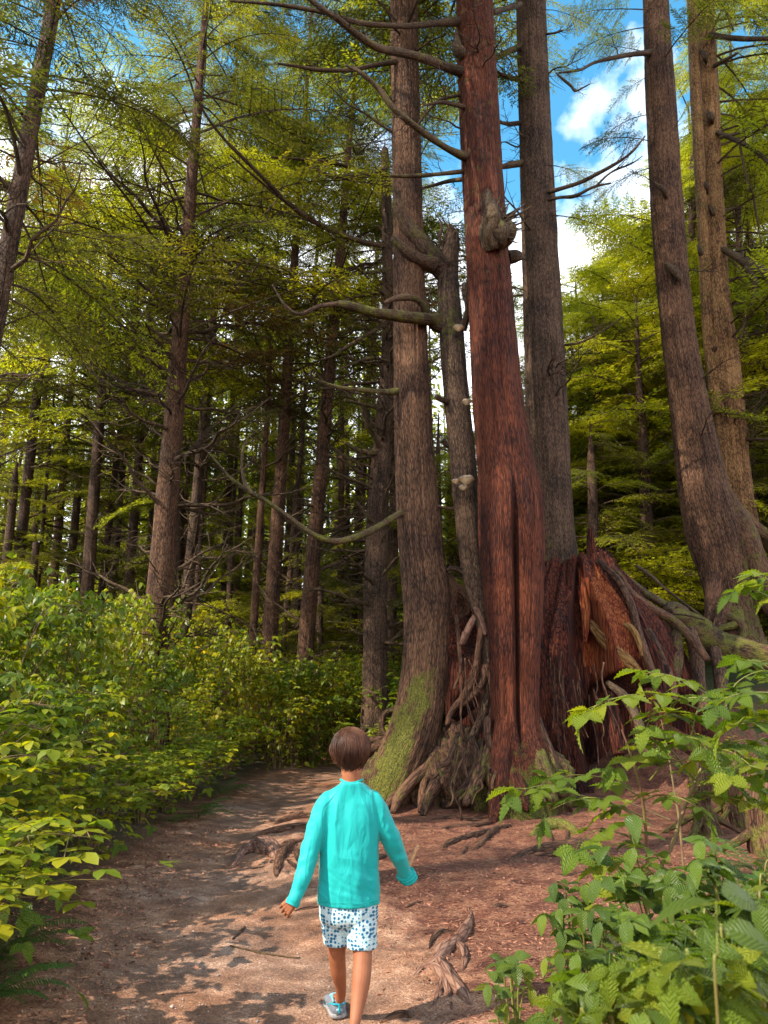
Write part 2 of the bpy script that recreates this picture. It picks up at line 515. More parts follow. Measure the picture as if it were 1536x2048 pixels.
def inpoly(x, y, poly):
    c = np.zeros(np.shape(x), bool)
    n = len(poly)
    for i in range(n):
        (x1, y1), (x2, y2) = poly[i], poly[(i + 1) % n]
        if y1 == y2:
            continue
        c ^= ((y1 > y) != (y2 > y)) & (x < (x2 - x1) * (y - y1) / (y2 - y1) + x1)
    return c


def pathmask(x, y):
    """signed distance: positive inside the path"""
    d = segdist(x, y, PATHPOLY, True)
    return np.where(inpoly(x, y, PATHPOLY), d, -d)


def left_of_path(x, y):
    """distance left of the path's left edge (negative inside)"""
    ex = np.interp(y, LW[:, 1], LW[:, 0])
    return ex - x


MOUND = np.array([(3.9, 12.9), (6.0, 13.7), (10.0, 14.6), (16.0, 17.0)])


def height(x, y):
    x = np.asarray(x, float)
    y = np.asarray(y, float)
    q = np.stack([x, y, np.zeros_like(x)], -1)
    r = np.hypot(x, y)
    h = 0.05 * fbm(q * 0.5, 2, 3) * sstep(3, 8, r) + 0.02 * fbm(q * 2.1, 3, 5)
    pm = pathmask(x, y)
    h = h * np.where(pm > 0, 0.5, 1.0) - 0.05 * sstep(-0.35, 0.5, pm)
    lp = left_of_path(x, y)
    h = h + 0.45 * sstep(0.1, 3.5, lp)
    # bank and buried nurse log on the right
    d = segdist(x, y, MOUND)
    top = np.interp(x, [2.5, 4, 6, 8, 14], [0.6, 1.5, 2.05, 2.45, 2.6])
    h = h + top * (1 - sstep(0.3, 3.0, d)) * (1 + 0.12 * fbm(q * 1.3, 3, 9)) * sstep(2.0, 4.2, x)
    # needle heap round the foot of the cluster
    dc = np.hypot((x - 2.2) / 2.6, (y - 11.2) / 1.9)
    h = h + 0.16 * (1 - sstep(0.5, 1.25, dc))
    # small lumps over buried roots
    rs = (x > -1) & (pm < 0.1)
    h = h + np.where(rs, 0.045 * np.maximum(0, fbm(q * 3.3, 2, 21)) * sstep(14, 9, r), 0)
    h = h + 0.6 * fbm(q * 0.05, 2, 31) * sstep(22, 60, r) + 4 * sstep(60, 140, r)
    return h


def Hz(x, y):
    return float(height(np.array([x]), np.array([y]))[0])


def GH(px, py):
    """the ground point under a photo pixel, on the real relief"""
    z = 0.0
    for _ in range(6):
        g = G(px, py, z)
        z = Hz(g[0], g[1])
    return G(px, py, z)


def axis(lo, hi, step, far_lo, far_hi, g=1.14):
    a = list(np.arange(lo, hi + 1e-6, step))
    s, v = step, lo
    left = []
    while v > far_lo:
        s *= g
        v -= s
        left.append(v)
    s, v = step, a[-1]
    right = []
    while v < far_hi:
        s *= g
        v += s
        right.append(v)
    return np.array(left[::-1] + a + right)


def ground_mat():
    m, t, N, L = newmat('ground')
    out = N('ShaderNodeOutputMaterial')
    b = N('ShaderNodeBsdfPrincipled')
    ge = N('ShaderNodeTexCoord')
    at = N('ShaderNodeAttribute'); at.attribute_name = 'moss'      # path mask
    tn = N('ShaderNodeAttribute'); tn.attribute_name = 'tint'      # green bank mask
    def noise(sc, det=4, rough=0.6):
        n = N('ShaderNodeTexNoise'); n.inputs['Scale'].default_value = sc; n.inputs['Detail'].default_value = det
        n.inputs['Roughness'].default_value = rough
        L(ge.outputs['Object'], n.inputs['Vector'])
        return n
    big, mid, fine, vf = noise(0.7), noise(5), noise(45, 5, 0.7), noise(160, 3, 0.7)
    # gravel
    vg = N('ShaderNodeTexVoronoi'); vg.inputs['Scale'].default_value = 150
    L(ge.outputs['Object'], vg.inputs['Vector'])
    gsum = N('ShaderNodeMath'); gsum.operation = 'MULTIPLY_ADD'; gsum.inputs[1].default_value = 0.32
    sep = N('ShaderNodeSeparateColor'); L(vg.outputs['Color'], sep.inputs[0])
    L(sep.outputs[0], gsum.inputs[0]); L(mid.outputs['Fac'], gsum.inputs[2])
    gr = ramp(t, [(0.35, (0.050, 0.030, 0.024)), (0.60, (0.150, 0.094, 0.068)), (0.78, (0.25, 0.162, 0.118)), (0.97, (0.45, 0.34, 0.27))])
    L(gsum.outputs[0], gr.inputs['Fac'])
    warm = N('ShaderNodeMixRGB'); warm.blend_type = 'MULTIPLY'; warm.inputs['Color2'].default_value = (1.35, 0.90, 0.60, 1)  # patchy orange tint: sunlit warmth put into the gravel colour
    wr = N('ShaderNodeMapRange'); wr.inputs[1].default_value = 0.25; wr.inputs[2].default_value = 0.68
    L(big.outputs['Fac'], wr.inputs[0]); L(wr.outputs[0], warm.inputs['Fac']); L(gr.outputs['Color'], warm.inputs['Color1'])
    # litter of needles and bark
    mp = N('ShaderNodeMapping'); mp.inputs['Scale'].default_value = (1, 2.6, 1); mp.inputs['Rotation'].default_value = (0, 0, 0.4)
    L(ge.outputs['Object'], mp.inputs['Vector'])
    vl = N('ShaderNodeTexVoronoi'); vl.inputs['Scale'].default_value = 60
    L(mp.outputs[0], vl.inputs['Vector'])
    sl = N('ShaderNodeSeparateColor'); L(vl.outputs['Color'], sl.inputs[0])
    ls = N('ShaderNodeMath'); ls.operation = 'MULTIPLY_ADD'; ls.inputs[1].default_value = 0.5
    L(sl.outputs[0], ls.inputs[0]); L(mid.outputs['Fac'], ls.inputs[2])
    lr = ramp(t, [(0.35, (0.024, 0.009, 0.006)), (0.6, (0.125, 0.034, 0.018)), (0.8, (0.25, 0.08, 0.038)), (0.97, (0.42, 0.20, 0.11))])
    L(ls.outputs[0], lr.inputs['Fac'])
    # dark humus under the shrubs
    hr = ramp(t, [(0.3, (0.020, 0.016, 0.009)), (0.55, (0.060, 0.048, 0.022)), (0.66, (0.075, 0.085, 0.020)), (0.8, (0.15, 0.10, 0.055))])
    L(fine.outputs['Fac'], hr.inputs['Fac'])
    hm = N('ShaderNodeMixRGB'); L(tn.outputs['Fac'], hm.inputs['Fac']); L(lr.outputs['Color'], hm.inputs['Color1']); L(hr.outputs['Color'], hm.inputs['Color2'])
    # moss on the bank
    mg = ramp(t, [(0.35, (0.02, 0.028, 0.008)), (0.7, (0.10, 0.11, 0.02))])
    L(fine.outputs['Fac'], mg.inputs['Fac'])
    geo = N('ShaderNodeSeparateXYZ'); L(ge.outputs['Object'], geo.inputs[0])
    mz = N('ShaderNodeMath'); mz.operation = 'MULTIPLY_ADD'; mz.inputs[1].default_value = 0.35
    L(geo.outputs['Z'], mz.inputs[0]); L(mid.outputs['Fac'], mz.inputs[2])
    mzr = N('ShaderNodeMapRange'); mzr.inputs[1].default_value = 0.78; mzr.inputs[2].default_value = 1.0
    L(mz.outputs[0], mzr.inputs[0])
    mm = N('ShaderNodeMixRGB'); L(mzr.outputs[0], mm.inputs['Fac']); L(hm.outputs[0], mm.inputs['Color1']); L(mg.outputs['Color'], mm.inputs['Color2'])
    # path mask with a ragged edge
    pa = N('ShaderNodeMath'); pa.operation = 'MULTIPLY_ADD'; pa.inputs[1].default_value = 0.9
    L(mid.outputs['Fac'], pa.inputs[0]); L(at.outputs['Fac'], pa.inputs[2])
    pr = N('ShaderNodeMapRange'); pr.inputs[1].default_value = 0.32; pr.inputs[2].default_value = 0.72
    L(pa.outputs[0], pr.inputs[0])
    mix = N('ShaderNodeMixRGB'); L(pr.outputs[0], mix.inputs['Fac']); L(mm.outputs[0], mix.inputs['Color1']); L(warm.outputs[0], mix.inputs['Color2'])
    L(mix.outputs[0], b.inputs['Base Color'])
    h1 = N('ShaderNodeMath'); h1.operation = 'MULTIPLY_ADD'; h1.inputs[1].default_value = 0.8
    L(fine.outputs['Fac'], h1.inputs[0]); L(vf.outputs['Fac'], h1.inputs[2])
    h2 = N('ShaderNodeMath'); h2.operation = 'ADD'
    L(h1.outputs[0], h2.inputs[0]); L(vl.outputs['Distance'], h2.inputs[1])
    bs = N('ShaderNodeMapRange'); bs.inputs[3].default_value = 1.0; bs.inputs[4].default_value = 0.45
    L(pr.outputs[0], bs.inputs[0])
    bp = N('ShaderNodeBump'); bp.inputs['Distance'].default_value = 0.022
    L(bs.outputs[0], bp.inputs['Strength']); L(h2.outputs[0], bp.inputs['Height']); L(bp.outputs[0], b.inputs['Normal'])
    b.inputs['Roughness'].default_value = 0.7
    b.inputs['Specular IOR Level'].default_value = 0.35
    L(b.outputs[0], out.inputs['Surface'])
    return m


M['ground'] = ground_mat()
gx = axis(-3.2, 3.6, 0.03, -170, 170)
gy = axis(2.6, 10.5, 0.035, -60, 190)
GX, GY = np.meshgrid(gx, gy)
GZ = height(GX, GY)
nearq = np.stack([GX, GY, GX * 0], -1)
near = sstep(13, 7, np.hypot(GX, GY))
pmg = pathmask(GX, GY)
GZ += near * 0.006 * fbm(nearq * 14, 3, 41) * np.where(pmg > 0, 0.6, 1.6)
mask = np.clip(0.5 + pmg * 1.3, -0.6, 1).ravel()
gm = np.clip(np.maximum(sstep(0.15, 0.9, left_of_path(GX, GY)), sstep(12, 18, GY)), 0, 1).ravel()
ny, nx = GX.shape
i = np.arange(ny - 1)[:, None] * nx
j = np.arange(nx - 1)[None]
F = np.stack([i + j, i + j + 1, i + nx + j + 1, i + nx + j], -1).reshape(-1, 4)
cxm, cym = 0.5 * (GX[:-1, :-1] + GX[1:, 1:]), 0.5 * (GY[:-1, :-1] + GY[1:, 1:])
inside = (pathmask(cxm, cym) > 0).ravel()
V = np.stack([GX, GY, GZ], -1).reshape(-1, 3)
for nm, sel in (('forest_floor', ~inside), ('path', inside)):
    f = F[sel]
    used, inv = np.unique(f, return_inverse=True)
    mb = MB()
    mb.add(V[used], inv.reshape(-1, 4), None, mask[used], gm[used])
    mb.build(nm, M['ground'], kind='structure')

# ------------------------------------------------------------------ conifer pieces shared by every tree
def ribbon(mb, a, b, w, side, tint):
    """narrow lozenge of needles from a to b"""
    m = a * 0.55 + b * 0.45
    s = side * w
    n = len(a)
    V = np.stack([a, m + s, b, m - s], 1).reshape(-1, 3)
    F = np.arange(n * 4).reshape(n, 4)
    mb.add(V, F, None, 0.0, np.repeat(tint, 4))


def bough_mesh(seed, Lb=3.0, dens=1.0, green=True, droop=0.13, wide=0.36, start=0.22, mat=None, fine=1.0):
    rg = np.random.default_rng(seed)
    wood, leaf = MB(), MB()
    n = 14
    x = np.linspace(0, Lb, n)
    bend = rg.normal(0, 0.05, 2)
    ax = np.stack([x, bend[0] * x ** 2 * 0.5, 0.28 * x - droop * x ** 2 + 0.02 * rg.normal(0, 1, n).cumsum() * 0.5], -1)
    wood.tube(ax, np.linspace(0.024, 0.004, n), 4, cap=False)
    ns = int(40 * dens)
    for k in range(ns):
        t = start + (1 - start) * (k + rg.random()) / ns
        p = spline(ax, 50)[min(49, int(t * 49))]
        sgn = 1 if k % 2 else -1
        ln = (Lb * wide * (1 - t) ** 0.6 * (0.6 + 0.5 * rg.random()) + 0.12) * (0.55 + 0.45 * min(1, (t - start) * 5 + 0.3))
        ang = R(48 + 16 * rg.random()) * sgn
        m = 6
        s = np.linspace(0, ln, m)
        dz = -0.10 - 0.25 * rg.random()
        tw = p + np.stack([s * math.cos(ang), s * math.sin(ang), s * (0.10 * rg.normal()) + dz * s ** 2 / max(ln, .2)], -1)
        wood.tube(tw, np.linspace(0.007, 0.002, m), 3, cap=False)
        if not green:
            for q in range(int(2 + ln * 4)):
                u = rg.random()
                b0 = tw[0] * (1 - u) + tw[-1] * u
                a2 = ang + rg.normal(0, 0.7)
                l2 = 0.1 + 0.25 * rg.random() * ln
                wood.tube([b0, b0 + l2 * np.array((math.cos(a2), math.sin(a2), rg.normal(0, .3)))], [0.003, 0.001], 3, cap=False)
            continue
        nt_ = max(3, int(ln / 0.026 * fine))
        u = (np.arange(nt_) + rg.random(nt_)) / nt_
        S = spline(tw, 40)
        base = S[(u * 39).astype(int)]
        ss = np.where(np.arange(nt_) % 2 == 0, 1, -1)
        aa = ang + ss * R(52) + rg.normal(0, 0.25, nt_)
        l2 = (0.05 + 0.10 * (1 - u) ** 0.7 * min(1, ln / 0.6)) * (0.7 + 0.6 * rg.random(nt_))
        dirs = np.stack([np.cos(aa), np.sin(aa), -0.25 + rg.normal(0, 0.28, nt_)], -1)
        side = np.stack([-np.sin(aa), np.cos(aa), rg.normal(0, 0.35, nt_)], -1)
        ribbon(leaf, base, base + dirs * l2[:, None], 0.0085 + 0.004 * rg.random((nt_, 1)), side, rg.random(nt_) * 0.6 + 0.4 * rg.random())
        ribbon(leaf, tw[-1:] - (tw[-1:] - tw[-2:-1]) * .5, tw[-1:] + (tw[-1:] - tw[-2:-1]) * 0.9, np.array([[0.014]]), side[:1], rg.random(1))
    if not green:
        return wood.mesh('dead_bough', M['dead_wood'])
    # one mesh, two material slots
    nw = wood.n
    me = MB()
    me.V, me.B, me.M, me.T = wood.V + leaf.V, wood.B + leaf.B, wood.M + leaf.M, wood.T + leaf.T
    me.F = {3: wood.F[3] + [f + nw for f in leaf.F[3]], 4: wood.F[4] + [f + nw for f in leaf.F[4]]}
    me.n = wood.n + leaf.n
    out = me.mesh('bough', M['dead_wood'], smooth=False)
    out.materials.append(mat or M['needle'])
    idx = np.zeros(len(out.polygons), np.int32)
    nwf = sum(len(f) for f in wood.F[4]) + sum(len(f) for f in wood.F[3])
    idx[nwf:] = 1
    out.polygons.foreach_set('material_index', idx)
    return out


def limb_mesh(seed, Lb=1.0, r0=0.022, curve=0.25, up=0.35, nsub=9):
    """bare dead branch of unit length, with side twigs"""
    rg = np.random.default_rng(seed)
    mb = MB()
    n = 9
    x = np.linspace(0, Lb, n)
    ax = np.stack([x, rg.normal(0, .12) * x ** 2 + 0.02 * rg.normal(0, 1, n), up * x ** 2 - curve * x + 0.015 * rg.normal(0, 1, n)], -1)
    ax[0] = 0
    mb.tube(ax, np.linspace(r0, r0 * 0.2, n), 5, n=14, cap=False, moss=0.1)
    S = spline(ax, 60)
    for k in range(nsub):
        u = 0.2 + 0.78 * rg.random()
        p = S[int(u * 59)]
        a = rg.choice([-1, 1]) * R(25 + 45 * rg.random())
        l = (0.12 + 0.38 * (1 - u) * rg.random() + 0.1) * Lb
        q = np.array((math.cos(a), math.sin(a), rg.normal(0.05, 0.35)))
        q2 = q + np.array((0.15, 0, rg.normal(0.1, .25)))
        pts = [p, p + q * l * 0.5, p + q2 * l]
        mb.tube(pts, [r0 * 0.4 * (1 - u * .5), r0 * 0.25, r0 * 0.08], 3, n=5, cap=False)
        if rg.random() < 0.6:
            p2 = pts[1]
            mb.tube([p2, p2 + l * 0.4 * np.array((math.cos(a * 2), math.sin(a * 2), rg.normal(0, .4)))], [r0 * .18, r0 * .06], 3, cap=False)
    return mb.mesh('dead_branch', M['dead_wood'])


BOUGHS = [bough_mesh(s, dens=d, droop=dr, wide=w) for s, d, dr, w in ((1, 1.0, .13, .36), (2, .85, .17, .30), (3, 1.1, .10, .42), (4, .75, .20, .34))]
BOUGHS_B = [bough_mesh(s, dens=d, droop=dr, wide=w, mat=M['needle_bright']) for s, d, dr, w in ((11, 1.0, .14, .36), (12, .9, .18, .32), (13, 1.1, .11, .4))]
BOUGHS_D = [bough_mesh(21, dens=0.7, droop=.16, wide=.3, mat=M['needle_dry'])]
BARE = [bough_mesh(31, dens=.55, green=False, droop=.06), bough_mesh(32, dens=.45, green=False, droop=.02)]
LIMBS = [limb_mesh(40 + s, curve=c, up=u) for s, (c, u) in enumerate(((.25, .35), (-.1, .1), (.1, .4), (-.35, -.15), (-.5, .0)))]
GAP = (1100, -60, 1292, 415)        # where the photo looks out to open sky


def blocked(p, pad=0):
    x, y = proj(p)
    if GAP[0] - pad < x < GAP[2] + pad and GAP[1] < y < GAP[3] + pad:
        return True
    return False


def put(name, me, parent, loc, az, tilt, sc, roll=0.0, mat=None):
    o = bpy.data.objects.new(name, me)
    COL.objects.link(o)
    o.parent = parent
    o.location = tuple(float(v) for v in loc)
    o.rotation_euler = (roll, -tilt, az)
    o.scale = (sc, sc, sc) if np.isscalar(sc) else sc
    return o


def wrad(p, w):
    return 0.5 * w * depth(p) / FPX


TREES = []


def tree(label, bpx, bpy_, tpx, tpy, Y, w0, w1, Ht=24, crown=9, nb=34, blen=3.2, nd=22, mat='bark_dark', bright=0.25, group=None, sides=14,
         dlen=2.0, name='conifer', extra=None, dead_from=1.2, cap_z=None, az_bias=None, dry=0.08):
    """a tree whose trunk runs through two photo pixels; w0/w1 its width in photo pixels there"""
    a, b = P(bpx, bpy_, Y), P(tpx, tpy, Y)
    r0, r1 = wrad(a, w0), wrad(b, w1)
    d = (b - a) / (b[2] - a[2])
    f = (a[0] - d[0] * a[2], a[1])
    zg = Hz(*f)
    base = a + d * (zg - 0.1 - a[2])
    k = (r0 - r1) / (b[2] - a[2])
    if cap_z is None:
        Ht = min(Ht, b[2] + r1 / max(k, 1e-4) * 0.9) if k > 0.004 else Ht
        Ht = max(Ht, 13)
    else:
        Ht = cap_z
    zs = np.linspace(base[2], Ht, 14)
    rr = np.interp(zs, [base[2], a[2], b[2], Ht], [r0 * 1.25, r0, r1, max(0.012, r1 * 0.18) if cap_z is None else max(.012, r1 * .12)])
    rr[0] *= 1.35
    wob = RNG.normal(0, 0.02, (14, 2)).cumsum(0) * 0.7
    pts = np.array([base + d * (z - base[2]) for z in zs])
    wob -= np.outer(np.interp(zs, [zs[0], zs[-1]], [0, 1]), wob[-1])
    pts[:, :2] += wob * 0.6
    t = thing(name, label, 'tree', base, group)
    mb = MB()
    seed = RNG.integers(1, 999)
    mb.tube(pts, rr, sides, n=60, jit=0.10, seed=int(seed), moss=lambda V, TH, S: 0.25 * np.exp(-S / 2.5) + 0.02)
    mb.build('trunk', M[mat], t, base)
    ctr = spline(np.column_stack([pts, rr]), 200)
    zz = ctr[:, 2]

    def at(z):
        i = int(np.clip(np.searchsorted(zz, z), 0, 199))
        return ctr[i, :3], ctr[i, 3]
    for q in range(nd):
        z = base[2] + dead_from + (min(crown + 3, Ht - 1) - dead_from) * random.random() ** 0.9
        p, r = at(z)
        az = random.uniform(0, 2 * math.pi)
        o = put('branch', random.choice(LIMBS + LIMBS + BARE[:1]), t, p - base, az, R(random.uniform(-5, 25)), 1, roll=random.uniform(-.4, .4))
        s = random.uniform(0.35, 1.0) * dlen * (1.0 if o.data.name.startswith('dead_branch') else 0.38)
        o.scale = (s, s, s)
    nb = int(nb * (1.5 if Y < 19 and group is None else 1.3 if group is None else .9))
    for q in range(nb):
        f_ = (q + random.random()) / nb
        z = crown + (Ht - crown) * f_ ** 1.0
        p, r = at(z)
        az = random.uniform(0, 2 * math.pi) if az_bias is None else random.gauss(az_bias, 1.0)
        ln = 1.12 * blen * (0.5 + 0.75 * (1 - f_)) * random.uniform(0.7, 1.2) * min(1.0, 0.6 + 2.5 * f_)
        tip = p + np.array((math.cos(az), math.sin(az), 0)) * ln * 0.6
        tip2 = p + np.array((math.cos(az), math.sin(az), 0)) * ln * 0.95
        if blocked(tip, 20) or blocked(tip2, 10) or blocked(p + (tip - p) * .4, 5):
            continue
        u = random.random()
        if random.random() < .14 and name == 'conifer':
            put('bare_bough', random.choice(BARE), t, p - base, az, R(random.uniform(-14, 16)), ln / 3.0, roll=random.uniform(-.25, .25))
            continue
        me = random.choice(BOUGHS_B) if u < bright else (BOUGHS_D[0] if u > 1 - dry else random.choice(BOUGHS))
        put('bough', me, t, p - base, az, R(random.uniform(-14, 16)), ln / 3.0, roll=random.uniform(-.25, .25))
    if extra:
        extra(t, base, at)
    TREES.append((label, base))
    return t
# ------------------------------------------------------------------ the standing forest, tree by tree
# label, base px, base py, upper px, upper py, Y, width at base, width at upper, options
tree('slim dark leaning conifer cut by the upper left edge of the photo', -60, 900, 103, 0, 9.5, 40, 28, Ht=17, crown=6.2, nb=26, blen=3.0, nd=34, bright=0.3, dead_from=3.2, dlen=1.9)
tree('sturdy brown conifer rising from the thicket, widest trunk left of the hollow stump', 318, 1200, 373, 500, 15, 52, 27, Ht=23, crown=8.6, nb=60, blen=4.0, nd=70, mat='bark_brown', bright=0.22, dlen=3.0, dead_from=1.6, sides=20)
tree('straight dark conifer behind the thicket, second trunk from the left edge', 30, 1190, 88, 680, 24, 24, 15, Ht=24, crown=9, nb=40, nd=30, blen=4)
tree('reddish conifer behind thicket, thin, with a pale upper stem', 105, 1180, 133, 880, 27, 19, 13, crown=8, nb=36, nd=26, mat='bark_brown', blen=3.6, bright=.5)
tree('dark conifer standing close beside a thinner one in the middle of the thicket', 172, 1215, 200, 820, 23, 27, 18, crown=9, nb=40, nd=30, blen=4)
tree('thin conifer crowding the dark one in the middle of the thicket', 203, 1200, 247, 800, 26, 15, 10, crown=9, nb=28, nd=24)
tree('grey speckled conifer just left of the sturdy brown trunk', 256, 1180, 287, 780, 25, 21, 14, crown=9, nb=34, nd=26, mat='bark_grey', blen=4)
tree('speckled conifer just right of the sturdy brown trunk', 372, 1215, 412, 780, 20, 24, 17, crown=9, nb=44, nd=34, mat='bark_grey', blen=3.8, bright=.35)
tree('very thin conifer close behind the speckled one', 390, 1240, 418, 840, 24, 13, 9, crown=9, nb=24, nd=22)
tree('thin reddish pole like conifer left of the broad brown one', 503, 1315, 532, 860, 19, 17, 11, Ht=19, crown=8.5, nb=30, nd=26, mat='bark_brown', blen=2.6)
tree('broad brown conifer above the bushes, crossed by the mossy hanging branch', 538, 1300, 568, 850, 19, 33, 23, crown=9, nb=44, nd=40, mat='bark_brown', blen=3.8, bright=.4, sides=18)
tree('thin dark conifer between the two broader trunks over the bushes', 568, 1290, 597, 950, 22, 14, 10, crown=9, nb=26, nd=22)
tree('tall brown conifer standing where the bushes meet the end of the path', 612, 1310, 668, 640, 18, 34, 21, crown=10, nb=44, nd=46, mat='bark_brown', blen=3.4, dlen=2.4, bright=.25, sides=18)
tree('grey conifer half hidden behind the broken snag', 778, 1300, 792, 900, 20, 24, 20, crown=11, nb=30, nd=30, mat='bark_grey')
tree('straight grey conifer seen between the hollow stump and the flared trunk', 1362, 1200, 1370, 900, 20, 32, 26, crown=9, nb=34, nd=28, mat='bark_grey', bright=.45, dlen=1.6)
tree('short dark broken trunk behind the roots right of the hollow stump', 1286, 1180, 1276, 880, 24, 20, 15, crown=3, nb=0, nd=14, mat='bark_grey', bright=.7, cap_z=5.6)
tree('thin conifer at the right edge behind the sunlit double trunk', 1512, 1150, 1490, 700, 19, 24, 18, crown=8, nb=44, nd=24, bright=.75, blen=3.4)
tree('dark spruce outside the path bend with hanging branches', 700, 1330, 742, 700, 26, 22, 14, crown=8, nb=42, nd=26, blen=4)

tree('dark conifer in the gap between the two leftmost trunks, deep behind', 58, 1200, 92, 760, 30, 13, 10, crown=7, nb=52, nd=14, blen=4.4, Ht=27)
tree('conifer whose crown closes the top left of the canopy', 225, 1200, 262, 700, 29, 14, 11, crown=8, nb=56, nd=14, blen=4.4, Ht=28)
tree('conifer with full crown behind the speckled ones', 445, 1250, 470, 720, 27, 14, 11, crown=8, nb=52, nd=14, blen=4.2, Ht=27)
tree('conifer standing left of the frame, its boughs reaching into the upper left', -330, 1200, -240, 600, 15, 34, 26, crown=9, nb=20, nd=20, blen=4.0, Ht=24)

# unnamed far trees: nothing in the photograph tells them apart
random.seed(5)
FAR_LABEL = 'slender far conifer among many alike deep in the forest'
far_px = []
tries = 0
while len(far_px) < 46 and tries < 900:
    tries += 1
    Y = random.uniform(25, 44)
    px = random.uniform(-20, 1700)
    if 1125 < px < 1300 and Y < 30:
        continue
    if any(abs(px - q[0]) < 700 / q[1] for q in far_px):
        continue
    far_px.append((px, Y))
for px, Y in far_px:
    lean = (860 - px) * 0.05 + random.uniform(-10, 10)
    w = random.uniform(0.16, 0.34) * FPX / Y
    gap = 1050 < px < 1340
    random.random()
    tree(FAR_LABEL, px, 1330, px + lean, 930, Y, w, w * .75, Ht=(14 if gap else random.uniform(13, 20)), crown=random.uniform(2.0, 6.5), nb=14 if px < 420 else 8 if px < 950 else 22, blen=random.uniform(3.2, 4.6), nd=9,
         bright=random.choice([.4, .7, .9]), group='far conifers in the forest', sides=8, mat=random.choice(['bark_dark', 'bark_brown', 'bark_grey']))

# young trees between the trunks, many boughs brightened as if sunlit
young = [(640, 1335, 21, 4.5), (720, 1330, 23, 6), (455, 1290, 24, 6), (60, 1230, 22, 6), (1190, 1250, 20, 8.0), (1250, 1230, 24, 9.0), (1330, 1220, 21, 7.5), (1420, 1150, 22, 10), (1520, 1120, 20, 11), (1580, 1120, 17, 12.5), (1125, 1200, 21, 13), (1172, 1200, 23, 15.5), (1215, 1200, 20, 12.5), (1262, 1200, 23, 16.5), (1300, 1180, 18, 12), (1225, 1200, 27, 18.5), (1145, 1200, 28, 18.5), (1290, 1200, 28, 20), (1460, 1120, 19.5, 19), (1535, 1120, 21, 21), (1440, 1120, 23, 23), (1500, 1120, 25, 25), (1340, 1160, 25, 21), (1375, 1160, 22, 19), (1195, 1200, 17, 8), (470, 1290, 26, 10), (350, 1250, 25, 9), (130, 1230, 26, 10), (0, 1230, 23, 9), (590, 1320, 23, 8), (690, 1330, 27, 11), (870, 1280, 19, 9), (1480, 1120, 26, 14),
         (1560, 1120, 23, 16), (1440, 1130, 19, 9), (870, 1280, 22, 8), (560, 1320, 26, 6), (330, 1260, 28, 7), (220, 1230, 30, 7), (905, 1250, 27, 10), (1150, 1220, 27, 9), (1660, 1100, 21, 17)]
for q, (px, py, Y, ht) in enumerate(young):
    f = P(px, py, Y)
    w0 = (0.05 + 0.011 * ht) * 2 * FPX / Y
    right = px > 1100
    zone = ('behind the thicket left of the sturdy brown trunk' if px < 300 else 'between the sturdy brown trunk and the broad brown one' if px < 560 else 'beyond the bend of the path' if px < 800 else
            'seen past the broken snag' if px < 1000 else 'right behind the stump top' if px < 1180 else 'under the open sky gap' if px < 1310 else 'close left of the flared conifer' if px < 1430 else 'filling the right edge behind the double trunk')
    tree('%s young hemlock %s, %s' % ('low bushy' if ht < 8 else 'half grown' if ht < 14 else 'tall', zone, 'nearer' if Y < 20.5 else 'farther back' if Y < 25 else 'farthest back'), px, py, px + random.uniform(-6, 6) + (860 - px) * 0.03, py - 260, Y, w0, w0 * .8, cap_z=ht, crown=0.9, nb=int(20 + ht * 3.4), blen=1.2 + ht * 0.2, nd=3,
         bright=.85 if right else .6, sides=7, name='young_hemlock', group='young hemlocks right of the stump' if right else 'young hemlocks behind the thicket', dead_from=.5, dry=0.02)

# shade conifers added left of the frame, crowns shaped to throw dappled shade
random.seed(21)
for q, (x, y, c0, nb_) in enumerate([(-6.6, 2.9, 7.4, 26), (-6.9, 5.6, 9.5, 28), (-6.6, 8.2, 10.5, 28)]):
    t_ = thing('conifer', 'shade conifer added left of the frame, its crown overhead', 'tree', (x, y, Hz(x, y)), 'added shade conifers left of the frame')
    mb = MB()
    z_ = Hz(x, y)
    mb.tube([(x, y, z_ - .1), (x, y, z_ + 1), (x + .2, y + .1, 12), (x + .3, y + .1, 22)], [.34, .26, .17, .02], 16, n=60, jit=.1, seed=q)
    mb.build('trunk', M['bark_dark'], t_, (x, y, z_))
    for k in range(nb_):
        f_ = (k + random.random()) / nb_
        put('bough', random.choice(BOUGHS), t_, (0.2, 0.1, c0 + (21 - c0) * f_ - z_), random.uniform(0, 6.28), R(random.uniform(-14, 12)), random.uniform(.8, 1.25) * (2.7 - 1.5 * f_) / 3, roll=random.uniform(-.2, .2))

